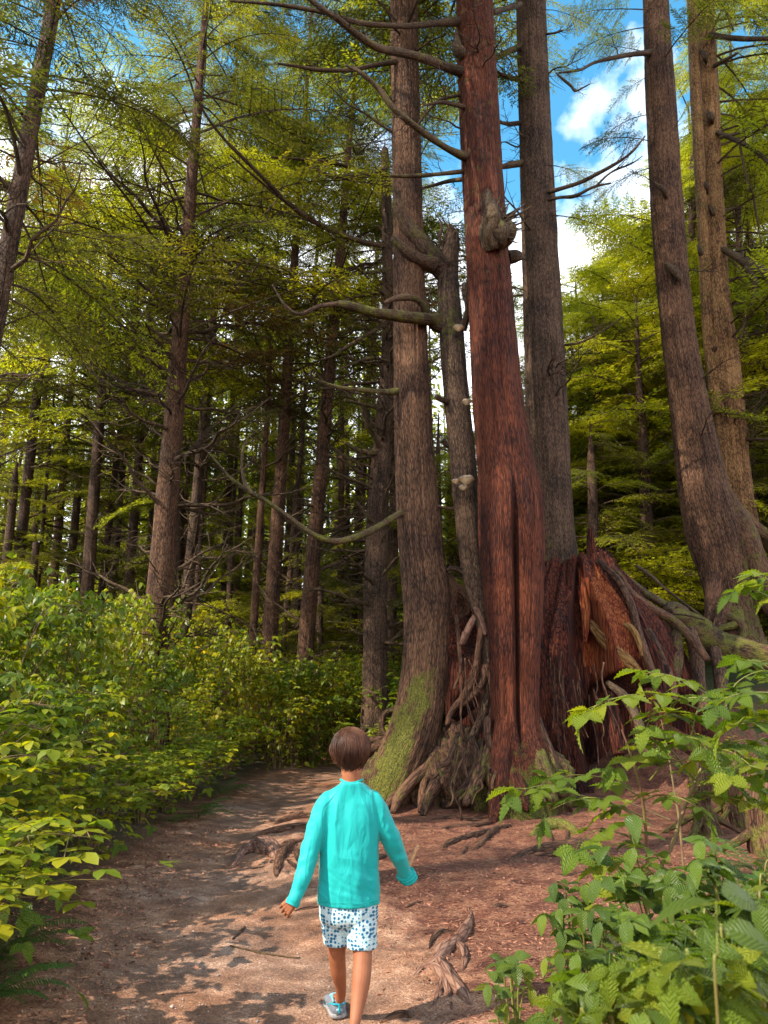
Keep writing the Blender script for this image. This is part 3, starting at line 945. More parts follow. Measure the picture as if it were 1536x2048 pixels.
# the far wood: one mass
def far_wood():
    rg = np.random.default_rng(3)
    mb, tr = MB(), MB()
    for k in range(270):
        Y = rg.uniform(40, 80)
        x = rg.uniform(-0.68, 0.66) * Y
        ht = rg.uniform(20, 30) * (0.75 if 0.20 < x / Y < 0.37 else 1)
        zb = Hz(x, Y)
        tr.tube([(x, Y, zb - .2), (x + rg.normal(0, .3), Y, ht)], [0.28, 0.05], 5, n=4, cap=False, tint=rg.random())
        n = 620
        u = rg.random(n) ** 1.25
        z = zb + 1.0 + (ht - 1.0) * u
        rmax = 3.4 * (1 - u) ** 0.7 + .3
        rr = rmax * rg.random(n) ** 0.6
        az = rg.random(n) * 2 * np.pi
        p = np.stack([x + np.cos(az) * rr, Y + np.sin(az) * rr, z - 0.12 * rr], -1)
        l = rg.uniform(0.35, 0.95, n)[:, None]
        dr = np.stack([np.cos(az) + rg.normal(0, .3, n), np.sin(az) + rg.normal(0, .3, n), -0.35 + rg.normal(0, .25, n)], -1) * l
        sd = np.stack([-np.sin(az), np.cos(az), rg.normal(0, .4, n)], -1)
        ribbon(mb, p, p + dr, 0.11, sd, np.clip(rg.random() * .5 + rg.random(n) * .6, 0, 1))
    me = MB()
    nw = tr.n
    me.V, me.B, me.M, me.T = tr.V + mb.V, tr.B + mb.B, tr.M + mb.M, tr.T + mb.T
    me.F = {3: [], 4: tr.F[4] + [f + nw for f in mb.F[4]]}
    me.n = tr.n + mb.n
    m = me.mesh('far_wood', M['bark_dark'], smooth=False)
    m.materials.append(M['needle_bright'])
    idx = np.zeros(len(m.polygons), np.int32)
    idx[sum(len(f) for f in tr.F[4]):] = 1
    m.polygons.foreach_set('material_index', idx)
    return link('far_wood', m, kind='stuff')


far_wood()

# ------------------------------------------------------------------ the old stump and the trees that grew on it
def trace(mb, nodes, sides=12, n=40, jit=0.12, moss=0.0, seed=0, rfun=None, cap=True):
    """nodes: (px, py, Y, width px)"""
    pts = [P(a, b, c) for a, b, c, w in nodes]
    rr = [wrad(p, nd[3]) for p, nd in zip(pts, nodes)]
    return mb.tube(pts, rr, sides, n=n, jit=jit, moss=moss, seed=seed, rfun=rfun, cap=cap)


def part(parent, base, name, mat, nodes, **k):
    mb = MB()
    trace(mb, nodes, **k)
    return mb.build(name, M[mat], parent, base)


def ridged(freq=26, amp=0.05, low=0.05, seed=0, stretch=0.35):
    def f(TH, S, RR):
        c, s_ = np.cos(TH), np.sin(TH)
        q = np.stack([c * freq * .16, s_ * freq * .16, S * stretch + seed], -1)
        a = fbm(q, 2, seed)
        q2 = np.stack([c * freq * 0.55, s_ * freq * 0.55, S * stretch * 3 + seed], -1)
        r2 = 1 - np.abs(fbm(q2, 3, seed + 5)) * 2
        return 1 + low * a + amp * r2 * 0.5
    return f


def up_moss(amt, zmax=99.0, side=None):
    def f(V, TH, S):
        out = amt * np.clip((zmax - V[:, 2]) / 1.0, 0, 1)
        return out
    return f


# --- the decayed nurse stump
SX, SY = P(1150, 1300, 12.1)[0], 12.1


def stump():
    nT, nZ = 300, 150
    th = np.linspace(0, 2 * np.pi, nT, endpoint=False)
    u = np.linspace(0, 1, nZ)
    TH, U = np.meshgrid(th, u)
    toward = np.cos(TH + np.pi / 2)                       # 1 towards the camera
    c, s_ = np.cos(TH), np.sin(TH)
    jag = fbm(np.stack([c * 3.2, s_ * 3.2, 0 * c], -1), 3, 71)
    jag2 = fbm(np.stack([c * 14, s_ * 14, 0 * c], -1), 2, 72)
    spire = np.exp(-((np.angle(np.exp(1j * (TH - 0.15)))) / 0.35) ** 2)
    left = np.exp(-((np.angle(np.exp(1j * (TH - np.pi)))) / 0.9) ** 2)
    top = 3.62 + 0.18 * jag + 0.10 * jag2 + 0.22 * spire - 0.42 * left
    z = -0.15 + (top + 0.15) * U
    r = np.interp(z, [-0.2, 0, 0.5, 1, 1.5, 2, 2.5, 3, 3.4, 3.95], [2.35, 2.2, 2.08, 1.95, 1.8, 1.62, 1.36, 1.0, .72, .46])
    r = r * (1 + left * np.interp(z, [0, 1, 2, 2.8, 3.4], [0, .06, .22, .75, .8]))
    fib = fbm(np.stack([c * 9, s_ * 9, z * 0.35], -1), 4, 81)
    fib2 = 1 - 2 * np.abs(fbm(np.stack([c * 24, s_ * 24, z * 0.6], -1), 2, 85))
    r = r * (1 + 0.13 * fib) + 0.05 * fib2 + 0.10 * fbm(np.stack([c * 3, s_ * 3, z * 1.2], -1), 3, 90)

    def hole(t0, wt, z0, wz, deep):
        a = np.angle(np.exp(1j * (TH - t0)))
        e = (a / wt) ** 2 + ((z - z0) / wz) ** 2
        e = e + 0.25 * fbm(np.stack([c * 5, s_ * 5, z * 1.5], -1), 2, 95)
        return 1 - deep * (1 - sstep(0.55, 1.1, e))
    k = hole(-np.pi / 2 + 0.22, 0.42, 0.75, 1.0, .62) * hole(-np.pi / 2 - 0.95, 0.42, 1.45, 1.35, .6) * hole(-np.pi / 2 + 0.78, 0.17, 1.05, .5, .4)
    k = k * hole(-np.pi / 2 - .05, 0.18, 2.0, 1.6, .45)
    r = r * k
    cx = SX + 0.03 * U
    V = np.stack([cx + c * r, SY + s_ * r * 0.72, z], -1)
    mb = MB()
    i = np.arange(nZ - 1)[:, None] * nT
    j = np.arange(nT)[None]
    j2 = (j + 1) % nT
    F = np.stack([i + j, i + j2, i + nT + j2, i + nT + j], -1).reshape(-1, 4)
    bco = np.stack([c * r, s_ * r, z], -1).reshape(-1, 3)
    mb.add(V.reshape(-1, 3), F, bco)
    # rotten, sunken top
    mb.add([(SX, SY, 3.0)], np.zeros((0, 3), int), np.array([[0, 0, 3.0]]))
    a = (nZ - 1) * nT
    jj = np.arange(nT)
    mb.more(np.stack([a + jj, a + (jj + 1) % nT, np.full(nT, mb.n - 1)], -1))
    return mb, (TH, z, k)


random.seed(33)
mbs, (sTH, sz, sk) = stump()
stump_root = thing('hollow_stump', 'huge hollow rotten red stump with jagged orange top under the living trunks', 'stump', (SX, SY, 0))
sb = (SX, SY, 0)
body = mbs.build('decayed_trunk', M['rot'], stump_root, sb)
# orange rotten heartwood showing on the upper front right, its own material on those faces
body.data.materials.append(M['rot_orange'])
nT = 300
vz = sz[:-1, :].ravel()
va = np.angle(np.exp(1j * (sTH[:-1, :].ravel() - (-np.pi / 2 + 0.26))))
wob = fbm(np.stack([np.cos(sTH[:-1].ravel()) * 16, np.sin(sTH[:-1].ravel()) * 16, vz * 0.7], -1), 3, 61)
sel = (np.abs(va) < 0.34 + 0.2 * wob) & (vz > 1.75 + 0.5 * wob) & (vz < 3.2 + 0.5 * wob)
idx = np.zeros(len(body.data.polygons), np.int32)
# triangles come first in the mesh, then the quads in order
ntri = len(body.data.polygons) - len(sel)
idx[ntri:][sel] = 1
body.data.polygons.foreach_set('material_index', idx)
# splintered slabs of wood on the outside, one by one
slabs = [
    ([(1165, 1232, 11.55, 6), (1190, 1258, 11.3, 20), (1222, 1292, 11.1, 26), (1258, 1325, 10.95, 22), (1285, 1345, 10.85, 6)], 'rot_yellow'),
    ([(1240, 1246, 11.25, 3), (1262, 1256, 11.1, 8), (1276, 1280, 11.0, 8), (1284, 1312, 10.9, 3)], 'rot_yellow'),
    ([(1181, 1058, 11.95, 8), (1184, 1110, 11.9, 18), (1192, 1180, 11.7, 22), (1206, 1250, 11.4, 10)], 'rot'),
    ([(1250, 1180, 11.6, 8), (1285, 1260, 11.3, 26), (1312, 1330, 11.0, 34), (1330, 1400, 10.75, 20)], 'rot'),
    ([(1160, 1110, 11.8, 5), (1166, 1170, 11.55, 14), (1172, 1240, 11.3, 12), (1170, 1285, 11.2, 5)], 'rot_orange'),
    ([(1190, 1140, 11.75, 6), (1198, 1200, 11.5, 16), (1205, 1250, 11.3, 8)], 'rot_orange'),
    ([(1290, 1380, 10.6, 14), (1312, 1400, 10.5, 34), (1312, 1450, 10.35, 24), (1316, 1500, 10.2, 10)], 'rot'),
    ([(1218, 1385, 10.6, 10), (1226, 1440, 10.4, 28), (1238, 1510, 10.2, 18)], 'rot'),
    ([(1265, 1410, 10.5, 8), (1280, 1450, 10.4, 24), (1288, 1510, 10.2, 14)], 'rot'),
    ([(910, 1440, 11.0, 16), (935, 1400, 10.95, 34), (955, 1360, 11.0, 16)], 'rot'),
]
for q, (nodes, mt) in enumerate(slabs):
    part(stump_root, sb, 'splintered_slab', mt, nodes, sides=40, n=90, jit=0.5, seed=200 + q, rfun=ridged(30, .5, .3, q, 0.5))
# fine rootlets hanging inside the hollow
for q in range(26):
    px = random.choice([random.uniform(1095, 1260), random.uniform(1100, 1260), random.uniform(905, 960)])
    py = random.uniform(1290, 1400)
    Y = 10.15 + random.uniform(-.05, .2)
    nd_ = [(px, py, Y, 4)]
    for k in range(4):
        px += random.uniform(-4, 14)
        py += random.uniform(18, 45)
        nd_.append((px, min(py, 1560), Y - 0.05 * k, 3.2 - .5 * k))
    part(stump_root, sb, 'rootlet', 'root', nd_, sides=5, n=20, jit=0.1, seed=q)
# low leafy tuft and moss cushions on the stump top
# --- tree A: the big leaning hemlock left of the hollow
def hero(name, label, mat, nodes, sides, n, seed, rf, mossf, origin, cat='tree'):
    t = thing(name, label, cat, origin)
    mb = MB()
    trace(mb, nodes, sides=sides, n=n, jit=0.03, seed=seed, rfun=rf, moss=mossf)
    mb.build('trunk', M[mat], t, origin)
    return t


oA = tuple(GH(800, 1560))


def mossA(V, TH, S):
    # moss runs up the lower right side of the trunk
    px = 768 + FPX * V[:, 0] / (V[:, 1] * CP + (V[:, 2] - CAMZ) * SP)
    d_ = V[:, 1] * CP + (V[:, 2] - CAMZ) * SP
    py = 1024 + FPX * (V[:, 1] * SP - (V[:, 2] - CAMZ) * CP) / d_
    band = np.interp(py, [1180, 1300, 1400, 1500, 1600], [880, 868, 838, 800, 762])
    m = 0.47 * sstep(1230, 1400, py) * np.exp(-((px - band + 4) / 40) ** 2) + .22 * fbm(V * 4.5, 3, 19) * sstep(1200, 1400, py)
    return m + 0.24 * np.exp(-V[:, 2] / 2.5)


tA = hero('leaning_hemlock', 'great brown hemlock leaning over the hollow, yellow moss down its swept foot', 'bark_brown',
          [(806, -620, 11.4, 44), (808, -250, 11.3, 47), (808, 0, 11.2, 50), (812, 250, 11.1, 53), (817, 500, 11.0, 57), (823, 750, 10.9, 66), (832, 950, 10.8, 76), (843, 1100, 10.7, 84), (853, 1200, 10.6, 88), (851, 1300, 10.5, 84),
           (841, 1400, 10.4, 90), (824, 1470, 10.35, 96), (800, 1530, 10.3, 98), (778, 1590, 10.2, 86), (762, 1650, 10.1, 60)],
          110, 420, 2, ridged(30, .14, .07, 2, .22), mossA, oA)
# buttresses of A
for q, nd_ in enumerate([
    [(868, 1180, 10.6, 50), (872, 1280, 10.45, 46), (866, 1380, 10.35, 40), (846, 1460, 10.3, 36), (815, 1530, 10.25, 34), (790, 1575, 10.15, 34), (772, 1612, 10.0, 30)],
    [(832, 1290, 10.4, 40), (826, 1380, 10.3, 40), (812, 1450, 10.3, 34), (780, 1500, 10.4, 26), (752, 1530, 10.5, 18)],
    [(850, 1430, 10.35, 34), (860, 1490, 10.25, 28), (868, 1540, 10.1, 20), (850, 1575, 10.0, 14)],
    [(884, 1170, 10.75, 26), (915, 1185, 10.9, 30), (930, 1215, 11.0, 20), (905, 1250, 11.0, 12)],
    [(890, 1150, 10.8, 24), (900, 1180, 10.8, 30), (896, 1230, 10.8, 18)],
]):
    part(tA, oA, 'buttress_root', 'bark_brown', nd_, sides=28, n=90, jit=0.18, seed=20 + q, moss=(.28 if q < 3 else .1), rfun=ridged(14, .15, .1, q))
# roots of A crawling over the ground
for q, nd_ in enumerate([
    [(790, 1480, 10.4, 26), (766, 1490, 10.6, 22), (742, 1500, 10.8, 18), (722, 1525, 10.9, 16), (732, 1560, 10.8, 12)],
    [(786, 1500, 10.4, 22), (760, 1525, 10.5, 20), (742, 1560, 10.5, 18), (735, 1600, 10.4, 14)],
    [(800, 1470, 10.6, 14), (768, 1468, 10.8, 12), (765, 1435, 10.9, 11), (785, 1420, 10.9, 11), (798, 1432, 10.8, 12), (796, 1470, 10.7, 12)],
    [(775, 1478, 10.7, 14), (740, 1482, 11.0, 12), (720, 1500, 11.2, 12), (700, 1530, 11.2, 8)],
    [(812, 1540, 10.2, 24), (805, 1575, 10.0, 22), (782, 1600, 9.9, 18), (760, 1640, 9.6, 10)],
    [(880, 1500, 10.2, 26), (855, 1535, 10.1, 26), (826, 1560, 10.0, 24), (800, 1590, 9.9, 20), (785, 1625, 9.7, 12)],
    [(905, 1495, 10.2, 20), (888, 1535, 10.0, 26), (872, 1570, 9.9, 28), (855, 1600, 9.75, 24), (845, 1632, 9.55, 12)],
    [(870, 1520, 10.1, 14), (850, 1560, 10.0, 14), (842, 1600, 9.8, 12), (840, 1625, 9.7, 8)],
    [(740, 1545, 10.8, 16), (722, 1560, 10.9, 14), (700, 1575, 10.9, 8)],
]):
    part(tA, oA, 'surface_root', 'root', nd_, sides=14, n=50, jit=0.22, seed=40 + q, moss=.30, rfun=ridged(8, .1, .12, q))

# --- tree B: broken snag with bracket fungi
oB = tuple(GH(960, 1520))
tB = hero('broken_snag', 'grey dead snag broken off halfway, with stubby limbs and shelf fungi, between two big trunks', 'bark_grey',
          [(903, 468, 11.0, 24), (900, 500, 11.0, 34), (896, 560, 11.0, 40), (902, 650, 10.9, 46), (914, 800, 10.8, 48), (928, 950, 10.7, 50), (938, 1080, 10.65, 47), (948, 1160, 10.6, 42), (960, 1220, 10.5, 32), (973, 1290, 10.4, 22),
           (977, 1360, 10.3, 18), (968, 1420, 10.25, 17), (945, 1475, 10.2, 19), (915, 1505, 10.15, 20), (895, 1530, 10.1, 16)],
          60, 300, 3, ridged(18, .08, .08, 3), lambda V, TH, S: 0.18 + 0.2 * np.exp(-((V[:, 2] - 7.2) / .8) ** 2), oB)
for q, nd_ in enumerate([
    [(890, 545, 11.0, 40), (862, 515, 10.9, 38), (835, 480, 10.8, 34), (812, 445, 10.7, 26), (797, 410, 10.6, 18), (788, 375, 10.55, 6)],
    [(868, 530, 10.9, 34), (835, 518, 10.75, 24), (810, 500, 10.65, 20), (790, 482, 10.6, 16), (782, 478, 10.6, 10)],
    [(905, 500, 11.0, 26), (905, 470, 11.0, 22), (900, 450, 11.0, 6)],
    [(890, 660, 10.9, 24), (868, 648, 10.8, 22), (855, 625, 10.75, 14), (846, 600, 10.7, 10)],
    [(878, 640, 10.85, 22.1), (850, 638, 10.6, 22.9), (800, 632, 10.4, 22.1), (750, 625, 10.2, 19.6), (700, 612, 10.05, 17.0), (676, 607, 10.0, 11.9)],
    [(862, 632, 10.7, 14), (835, 600, 10.5, 12), (800, 595, 10.35, 12), (770, 605, 10.3, 7)],
    [(680, 608, 10.05, 12), (640, 612, 10.0, 9), (600, 628, 9.9, 8), (570, 610, 9.9, 6), (545, 570, 9.9, 3)],
    [(925, 660, 10.8, 16), (936, 620, 10.6, 12), (930, 585, 10.5, 14), (928, 568, 10.5, 10)],
    [(900, 805, 10.75, 16), (885, 800, 10.6, 12), (872, 793, 10.5, 10)],
    [(915, 1020, 10.7, 8), (890, 1015, 10.6, 5), (868, 1010, 10.6, 4)],
    [(925, 1145, 10.6, 14), (905, 1136, 10.55, 10), (893, 1140, 10.5, 5)],
    [(885, 880, 10.7, 10), (895, 890, 10.75, 12), (905, 895, 10.8, 12)],
]):
    part(tB, oB, 'broken_limb' if q in (0, 1, 3, 4) else 'limb_stub', 'bark_grey' if q != 4 else 'dead_wood', nd_, sides=20, n=60, jit=0.22, seed=60 + q, moss=.34 if q in (0, 1, 3, 4, 5) else .15, rfun=ridged(10, .12, .1, q))
# small spikes round the broken top
for q in range(14):
    x0, y0 = random.uniform(870, 925), random.uniform(470, 520)
    part(tB, oB, 'twig_stub', 'dead_wood', [(x0, y0, 10.95, 6), (x0 + random.uniform(-14, 12), y0 - random.uniform(14, 30), 10.9, 4), (x0 + random.uniform(-24, 24), y0 - random.uniform(30, 55), 10.85, 1.2)], sides=5, n=10, jit=.2, seed=q)
# twisted feeding roots inside the hollow
for q, (nd_, mt) in enumerate([
    ([(955, 1225, 10.55, 14), (938, 1255, 10.4, 15), (925, 1285, 10.35, 12), (930, 1265, 10.3, 10)], 'worn_root'),
    ([(965, 1250, 10.4, 14), (957, 1300, 10.3, 14), (950, 1345, 10.25, 16), (930, 1390, 10.2, 16), (905, 1420, 10.2, 12), (893, 1450, 10.2, 9)], 'root'),
    ([(972, 1330, 10.25, 14), (962, 1370, 10.2, 15), (935, 1400, 10.2, 14), (915, 1415, 10.25, 8)], 'root'),
    ([(912, 1230, 10.6, 8), (918, 1290, 10.4, 9), (920, 1340, 10.35, 8), (908, 1380, 10.3, 6)], 'root'),
    ([(950, 1215, 10.4, 10), (962, 1235, 10.35, 13), (972, 1270, 10.3, 8)], 'worn_root'),
    ([(975, 1330, 10.2, 10), (985, 1400, 10.15, 9), (975, 1450, 10.1, 7)], 'root'),
]):
    part(tB, oB, 'hanging_root', mt, nd_, sides=14, n=50, jit=0.2, seed=80 + q, moss=.05, rfun=ridged(8, .1, .1, q))


def fungus(px, py, Y, w, az, two=False):
    c = P(px, py, Y)
    r = wrad(c, w)
    mb, rim = MB(), MB()
    th = np.linspace(0, 2 * np.pi, 26, endpoint=False)
    prof = [(0.0, .42), (.45, .40), (.8, .28), (1.0, .04), (1.0, -.06)]
    rings = []
    for a, z in prof:
        rings.append(np.stack([np.cos(th) * a * r, np.sin(th) * a * r * .85, np.full(26, z * r) + .03 * r * np.sin(5 * th)], -1))
    und = [(1.0, -.06), (.7, -.3), (.35, -.62), (.0, -.75)]
    rings2 = [np.stack([np.cos(th) * a * r, np.sin(th) * a * r * .85, np.full(26, z * r)], -1) for a, z in und]

    def loft(m, rg_):
        n = len(rg_)
        V = np.array(rg_).reshape(-1, 3)
        i = np.arange(n - 1)[:, None] * 26
        j = np.arange(26)[None]
        F = np.stack([i + j, i + (j + 1) % 26, i + 26 + (j + 1) % 26, i + 26 + j], -1).reshape(-1, 4)
        m.add(V + c, F)
    loft(mb, rings)
    loft(rim, rings2)
    f = mb.build('bracket_fungus', M['fungus_top'], tB, oB)
    rim.build('pore_surface', M['fungus_rim'], f, (0, 0, 0)).location = (-oB[0], -oB[1], -oB[2])
    return f


def fungus_fix():
    pass


for a in [(917, 655, 10.5, 24, 0), (934, 803, 10.45, 22, 0), (933, 958, 10.3, 34, 0), (912, 962, 10.35, 18, 0), (927, 974, 10.25, 20, 0)]:
    fungus(*a)

# --- tree C: the red double trunk in front of the stump
oC = tuple(GH(1030, 1600))


def rfC(TH, S, RR):
    base = ridged(34, .085, .03, 7, .16)(TH, S, RR)
    # a deep cleft facing the viewer splits the lower trunk into two columns
    a = np.angle(np.exp(1j * (TH - CLEFT[0])))
    m = sstep(CLEFT[1] - .6, CLEFT[1] + 0.7, S) * (1 - sstep(CLEFT[2], CLEFT[2] + .6, S))
    k = 1 - m * (0.55 * np.exp(-(a / 0.12) ** 2) + .16 * np.exp(-(a / .42) ** 2))
    a2 = np.angle(np.exp(1j * (TH - CLEFT[0] - CLEFT[3])))
    m2 = sstep(CLEFT[1] + 1.6, CLEFT[1] + 2.4, S) * (1 - sstep(CLEFT[2] + .2, CLEFT[2] + .9, S))
    k2 = 1 - 0.2 * m2 * np.exp(-(a2 / 0.13) ** 2)
    a3 = np.angle(np.exp(1j * (TH - CLEFT[0] + .1)))
    m3 = (1 - sstep(CLEFT[1] - .5, CLEFT[1], S)) * sstep(4, 6, S)
    k3 = 1 - .08 * m3 * np.exp(-(a3 / 0.2) ** 2)
    return base * k * k2 * k3


nodesC = [(948, -620, 11.0, 62), (949, -250, 10.9, 66), (949, 0, 10.8, 71), (957, 200, 10.7, 76), (968, 400, 10.6, 79), (982, 600, 10.45, 86), (996, 800, 10.3, 97), (1010, 920, 10.2, 108), (1021, 1000, 10.15, 124), (1024, 1100, 10.1, 125),
          (1027, 1200, 10.05, 112), (1029, 1300, 10.0, 98), (1030, 1400, 9.95, 92), (1033, 1470, 9.9, 100), (1040, 1530, 9.85, 124), (1040, 1600, 9.8, 150), (1040, 1650, 9.75, 175)]
_c = spline(np.array([P(a, b, c) for a, b, c, w in nodesC]), 400)
_s = np.concatenate([[0], np.cumsum(np.linalg.norm(np.diff(_c, axis=0), axis=1))])
_py = np.array([proj(p)[1] for p in _c])
CLEFT = [math.pi, float(np.interp(1030, _py, _s)), float(np.interp(1430, _py, _s)), 0.62]
tC = hero('red_double_trunk', 'tall red barked trunk split by a dark cleft, in front of the stump', 'bark_red', nodesC, 150, 460, 4, rfC,
          lambda V, TH, S: 0.46 * (1 - sstep(0.15, 1.25, V[:, 2])) + 0.18 * sstep(4.5, 9, V[:, 2]) + 0.12, oC)
for q, (nd_, ms) in enumerate([
    ([(1014, 1380, 9.95, 20), (1006, 1480, 9.72, 40), (1000, 1560, 9.45, 40), (992, 1610, 9.3, 30), (985, 1650, 9.1, 14)], .25),
    ([(1050, 1430, 9.95, 20), (1072, 1520, 9.65, 48), (1098, 1565, 9.5, 38), (1130, 1585, 9.5, 20)], .45),
    ([(1020, 1450, 9.9, 14), (1025, 1535, 9.6, 36), (1040, 1590, 9.3, 36), (1060, 1620, 9.2, 16)], .40),
    ([(992, 1440, 10.0, 12), (972, 1520, 9.7, 24), (950, 1570, 9.5, 22), (930, 1610, 9.3, 12)], .35),
    ([(978, 1450, 9.9, 12), (976, 1440, 9.8, 14), (975, 1470, 9.75, 14), (985, 1500, 9.7, 14)], .1),
    ([(1070, 1440, 9.85, 26), (1092, 1490, 9.8, 22), (1118, 1540, 9.75, 16), (1150, 1560, 9.7, 8)], .2),
    ([(945, 1480, 10.0, 16), (955, 1520, 9.8, 18), (940, 1560, 9.6, 16), (905, 1600, 9.5, 10)], .3),
]):
    part(tC, oC, 'buttress_root', 'bark_red' if q in (0, 2) else 'root', nd_, sides=26, n=70, jit=0.16, seed=100 + q, moss=ms, rfun=ridged(14, .12, .1, q))
for q, (nd_, ms) in enumerate([
    ([(905, 1470, 10.5, 60), (915, 1510, 10.3, 90), (925, 1560, 10.1, 100), (930, 1620, 9.9, 60)], .3),
    ([(860, 1480, 10.5, 40), (865, 1530, 10.4, 70), (860, 1580, 10.25, 80), (850, 1640, 10.1, 60)], .35),
    ([(975, 1480, 10.1, 30), (985, 1530, 9.95, 70), (1000, 1590, 9.75, 90), (1010, 1640, 9.7, 60)], .4),
    ([(1075, 1490, 10.0, 30), (1085, 1540, 9.85, 80), (1090, 1590, 9.8, 100), (1095, 1640, 9.8, 60)], .42),
    ([(780, 1510, 10.7, 40), (760, 1560, 10.6, 70), (750, 1620, 10.4, 60)], .4),
]):
    part(tC, oC, 'root_mat', 'root', nd_, sides=60, n=90, jit=.45, seed=500 + q, moss=ms, rfun=ridged(20, .5, .35, q, 1.2))
# fine web of roots at the foot of C and between C and A
for q in range(22):
    px = random.uniform(880, 1095)
    py = random.uniform(1500, 1560)
    Y = 9.75 - (py - 1500) * .003
    nd_ = [(px, py - 40, Y + .15, random.uniform(5, 12))]
    for k in range(4):
        px += random.uniform(-22, 16)
        py += random.uniform(10, 26)
        Y -= random.uniform(.05, .14)
        nd_.append((px, py, Y, nd_[0][3] * (1 - .2 * k)))
    part(tC, oC, 'fine_root', 'root', nd_, sides=8, n=24, jit=0.3, seed=q + 300, moss=.32)
# burl with torn spikes
part(tC, oC, 'burl', 'dead_wood', [(988, 500, 10.2, 30), (982, 470, 10.1, 42), (985, 440, 10.05, 40), (978, 405, 10.0, 20), (975, 378, 10.0, 4)], sides=36, n=60, jit=.6, seed=9, moss=.1, rfun=ridged(14, .4, .2, 4, 2))
part(tC, oC, 'burl', 'dead_wood', [(1000, 498, 10.15, 14), (1006, 470, 10.05, 40), (996, 445, 10.05, 26), (985, 430, 10.1, 8)], sides=40, n=60, jit=.6, seed=10, moss=.28, rfun=ridged(14, .4, .2, 4, 2))
for q in range(26):
    a = random.uniform(-0.9, 1.1)
    l = random.uniform(22, 56)
    x0, y0 = 1000 + random.uniform(-14, 10), random.uniform(425, 470)
    part(tC, oC, 'broken_twig', 'dead_wood', [(x0, y0, 10.05, 7), (x0 + l * .5 * math.cos(a), y0 - l * .5 * math.sin(a) - 3, 9.95, 5), (x0 + l * math.cos(a), y0 - l * math.sin(a) - 14, 9.9, 1.5)], sides=5, n=10, jit=.2, seed=q)
part(tC, oC, 'knot', 'dead_wood', [(912, 60, 10.6, 4), (914, 95, 10.5, 22), (924, 108, 10.5, 20), (928, 120, 10.6, 6)], sides=16, n=24, jit=.4, seed=12)

# --- tree D: dark trunk behind the stump's left
oD = (P(1108, 1060, 12.7)[0], 12.9, 2.6)
tD = hero('dark_straight_conifer', 'straight dark conifer trunk rising from behind the top of the rotten stump', 'bark_grey',
          [(1057, -620, 13.0, 52), (1060, -250, 12.95, 55), (1062, 0, 12.9, 57), (1068, 200, 12.85, 60), (1076, 400, 12.8, 65), (1084, 600, 12.8, 73), (1093, 800, 12.75, 80), (1101, 950, 12.75, 79), (1108, 1060, 12.7, 80), (1114, 1180, 12.7, 96)],
          90, 300, 5, ridged(24, .08, .05, 5), lambda V, TH, S: 0.12 + .2 * (1 - sstep(3, 7, V[:, 2])), oD)

# --- tree E: flared trunk on the bank
oE = tuple(P(1450, 1262, 13.4))
tE = hero('flared_conifer', 'big brown conifer flaring widely onto the mossy bank right of the stump', 'bark_brown',
          [(1290, -620, 14.2, 40), (1300, -250, 14.1, 44), (1311, 0, 14.0, 46), (1321, 200, 13.9, 54), (1333, 400, 13.8, 58), (1349, 600, 13.75, 60), (1370, 760, 13.7, 68), (1392, 900, 13.7, 80), (1411, 1000, 13.65, 92), (1432, 1080, 13.6, 108), (1452, 1160, 13.5, 108), (1462, 1230, 13.4, 110), (1464, 1290, 13.3, 150)],
          100, 340, 6, ridged(22, .12, .08, 6), lambda V, TH, S: 0.14 + 0.25 * np.clip((px_of(V) - 1450) / 60, 0, 1), oE) if False else None


def px_of(V):
    return 768 + FPX * V[:, 0] / (V[:, 1] * CP + (V[:, 2] - CAMZ) * SP)


tE = hero('flared_conifer', 'big brown conifer flaring widely onto the mossy bank right of the stump', 'bark_brown',
          [(1290, -620, 14.2, 40), (1300, -250, 14.1, 44), (1311, 0, 14.0, 46), (1321, 200, 13.9, 54), (1333, 400, 13.8, 58), (1349, 600, 13.75, 60), (1370, 760, 13.7, 68), (1392, 900, 13.7, 80), (1411, 1000, 13.65, 92), (1432, 1080, 13.6, 104), (1452, 1160, 13.5, 92), (1462, 1230, 13.4, 90), (1464, 1300, 13.3, 130)],
          100, 340, 6, ridged(22, .12, .08, 6), lambda V, TH, S: 0.12 + 0.3 * np.clip((px_of(V) - 1440) / 60, 0, 1) * (1 - sstep(4, 7, V[:, 2])), oE)
for q, (nd_, ms) in enumerate([
    ([(1420, 940, 13.65, 36.0), (1455, 1010, 13.5, 43.2), (1490, 1070, 13.35, 46.1), (1515, 1140, 13.2, 40.3), (1530, 1200, 13.1, 28.8), (1560, 1250, 12.9, 18.7)], .34),
    ([(1455, 1000, 13.7, 28.0), (1500, 1050, 13.8, 30.8), (1545, 1090, 13.9, 32.2), (1580, 1150, 13.9, 28.0)], .36),
    ([(1450, 1200, 13.2, 40), (1440, 1245, 13.0, 26), (1425, 1262, 12.9, 14), (1405, 1275, 12.8, 9)], .30),
    ([(1470, 1225, 13.1, 34), (1478, 1240, 12.95, 18), (1470, 1250, 12.8, 16), (1440, 1258, 12.75, 12), (1425, 1280, 12.7, 9)], .45),
    ([(1455, 1235, 13.0, 22), (1475, 1243, 12.8, 16), (1488, 1262, 12.7, 14), (1480, 1285, 12.6, 9)], .45),
    ([(1430, 1150, 13.3, 40), (1425, 1210, 13.2, 30), (1410, 1250, 13.1, 18), (1370, 1265, 13.0, 8)], .2),
]):
    part(tE, oE, 'buttress_root', 'bark_brown' if q < 2 else 'root', nd_, sides=26, n=70, jit=0.16, seed=130 + q, moss=ms, rfun=ridged(14, .14, .1, q))
part(tE, oE, 'knot', 'dead_wood', [(1330, 525, 13.45, 4), (1345, 538, 13.35, 16), (1358, 555, 13.35, 14), (1362, 570, 13.4, 3)], sides=14, n=24, jit=.5, seed=13)
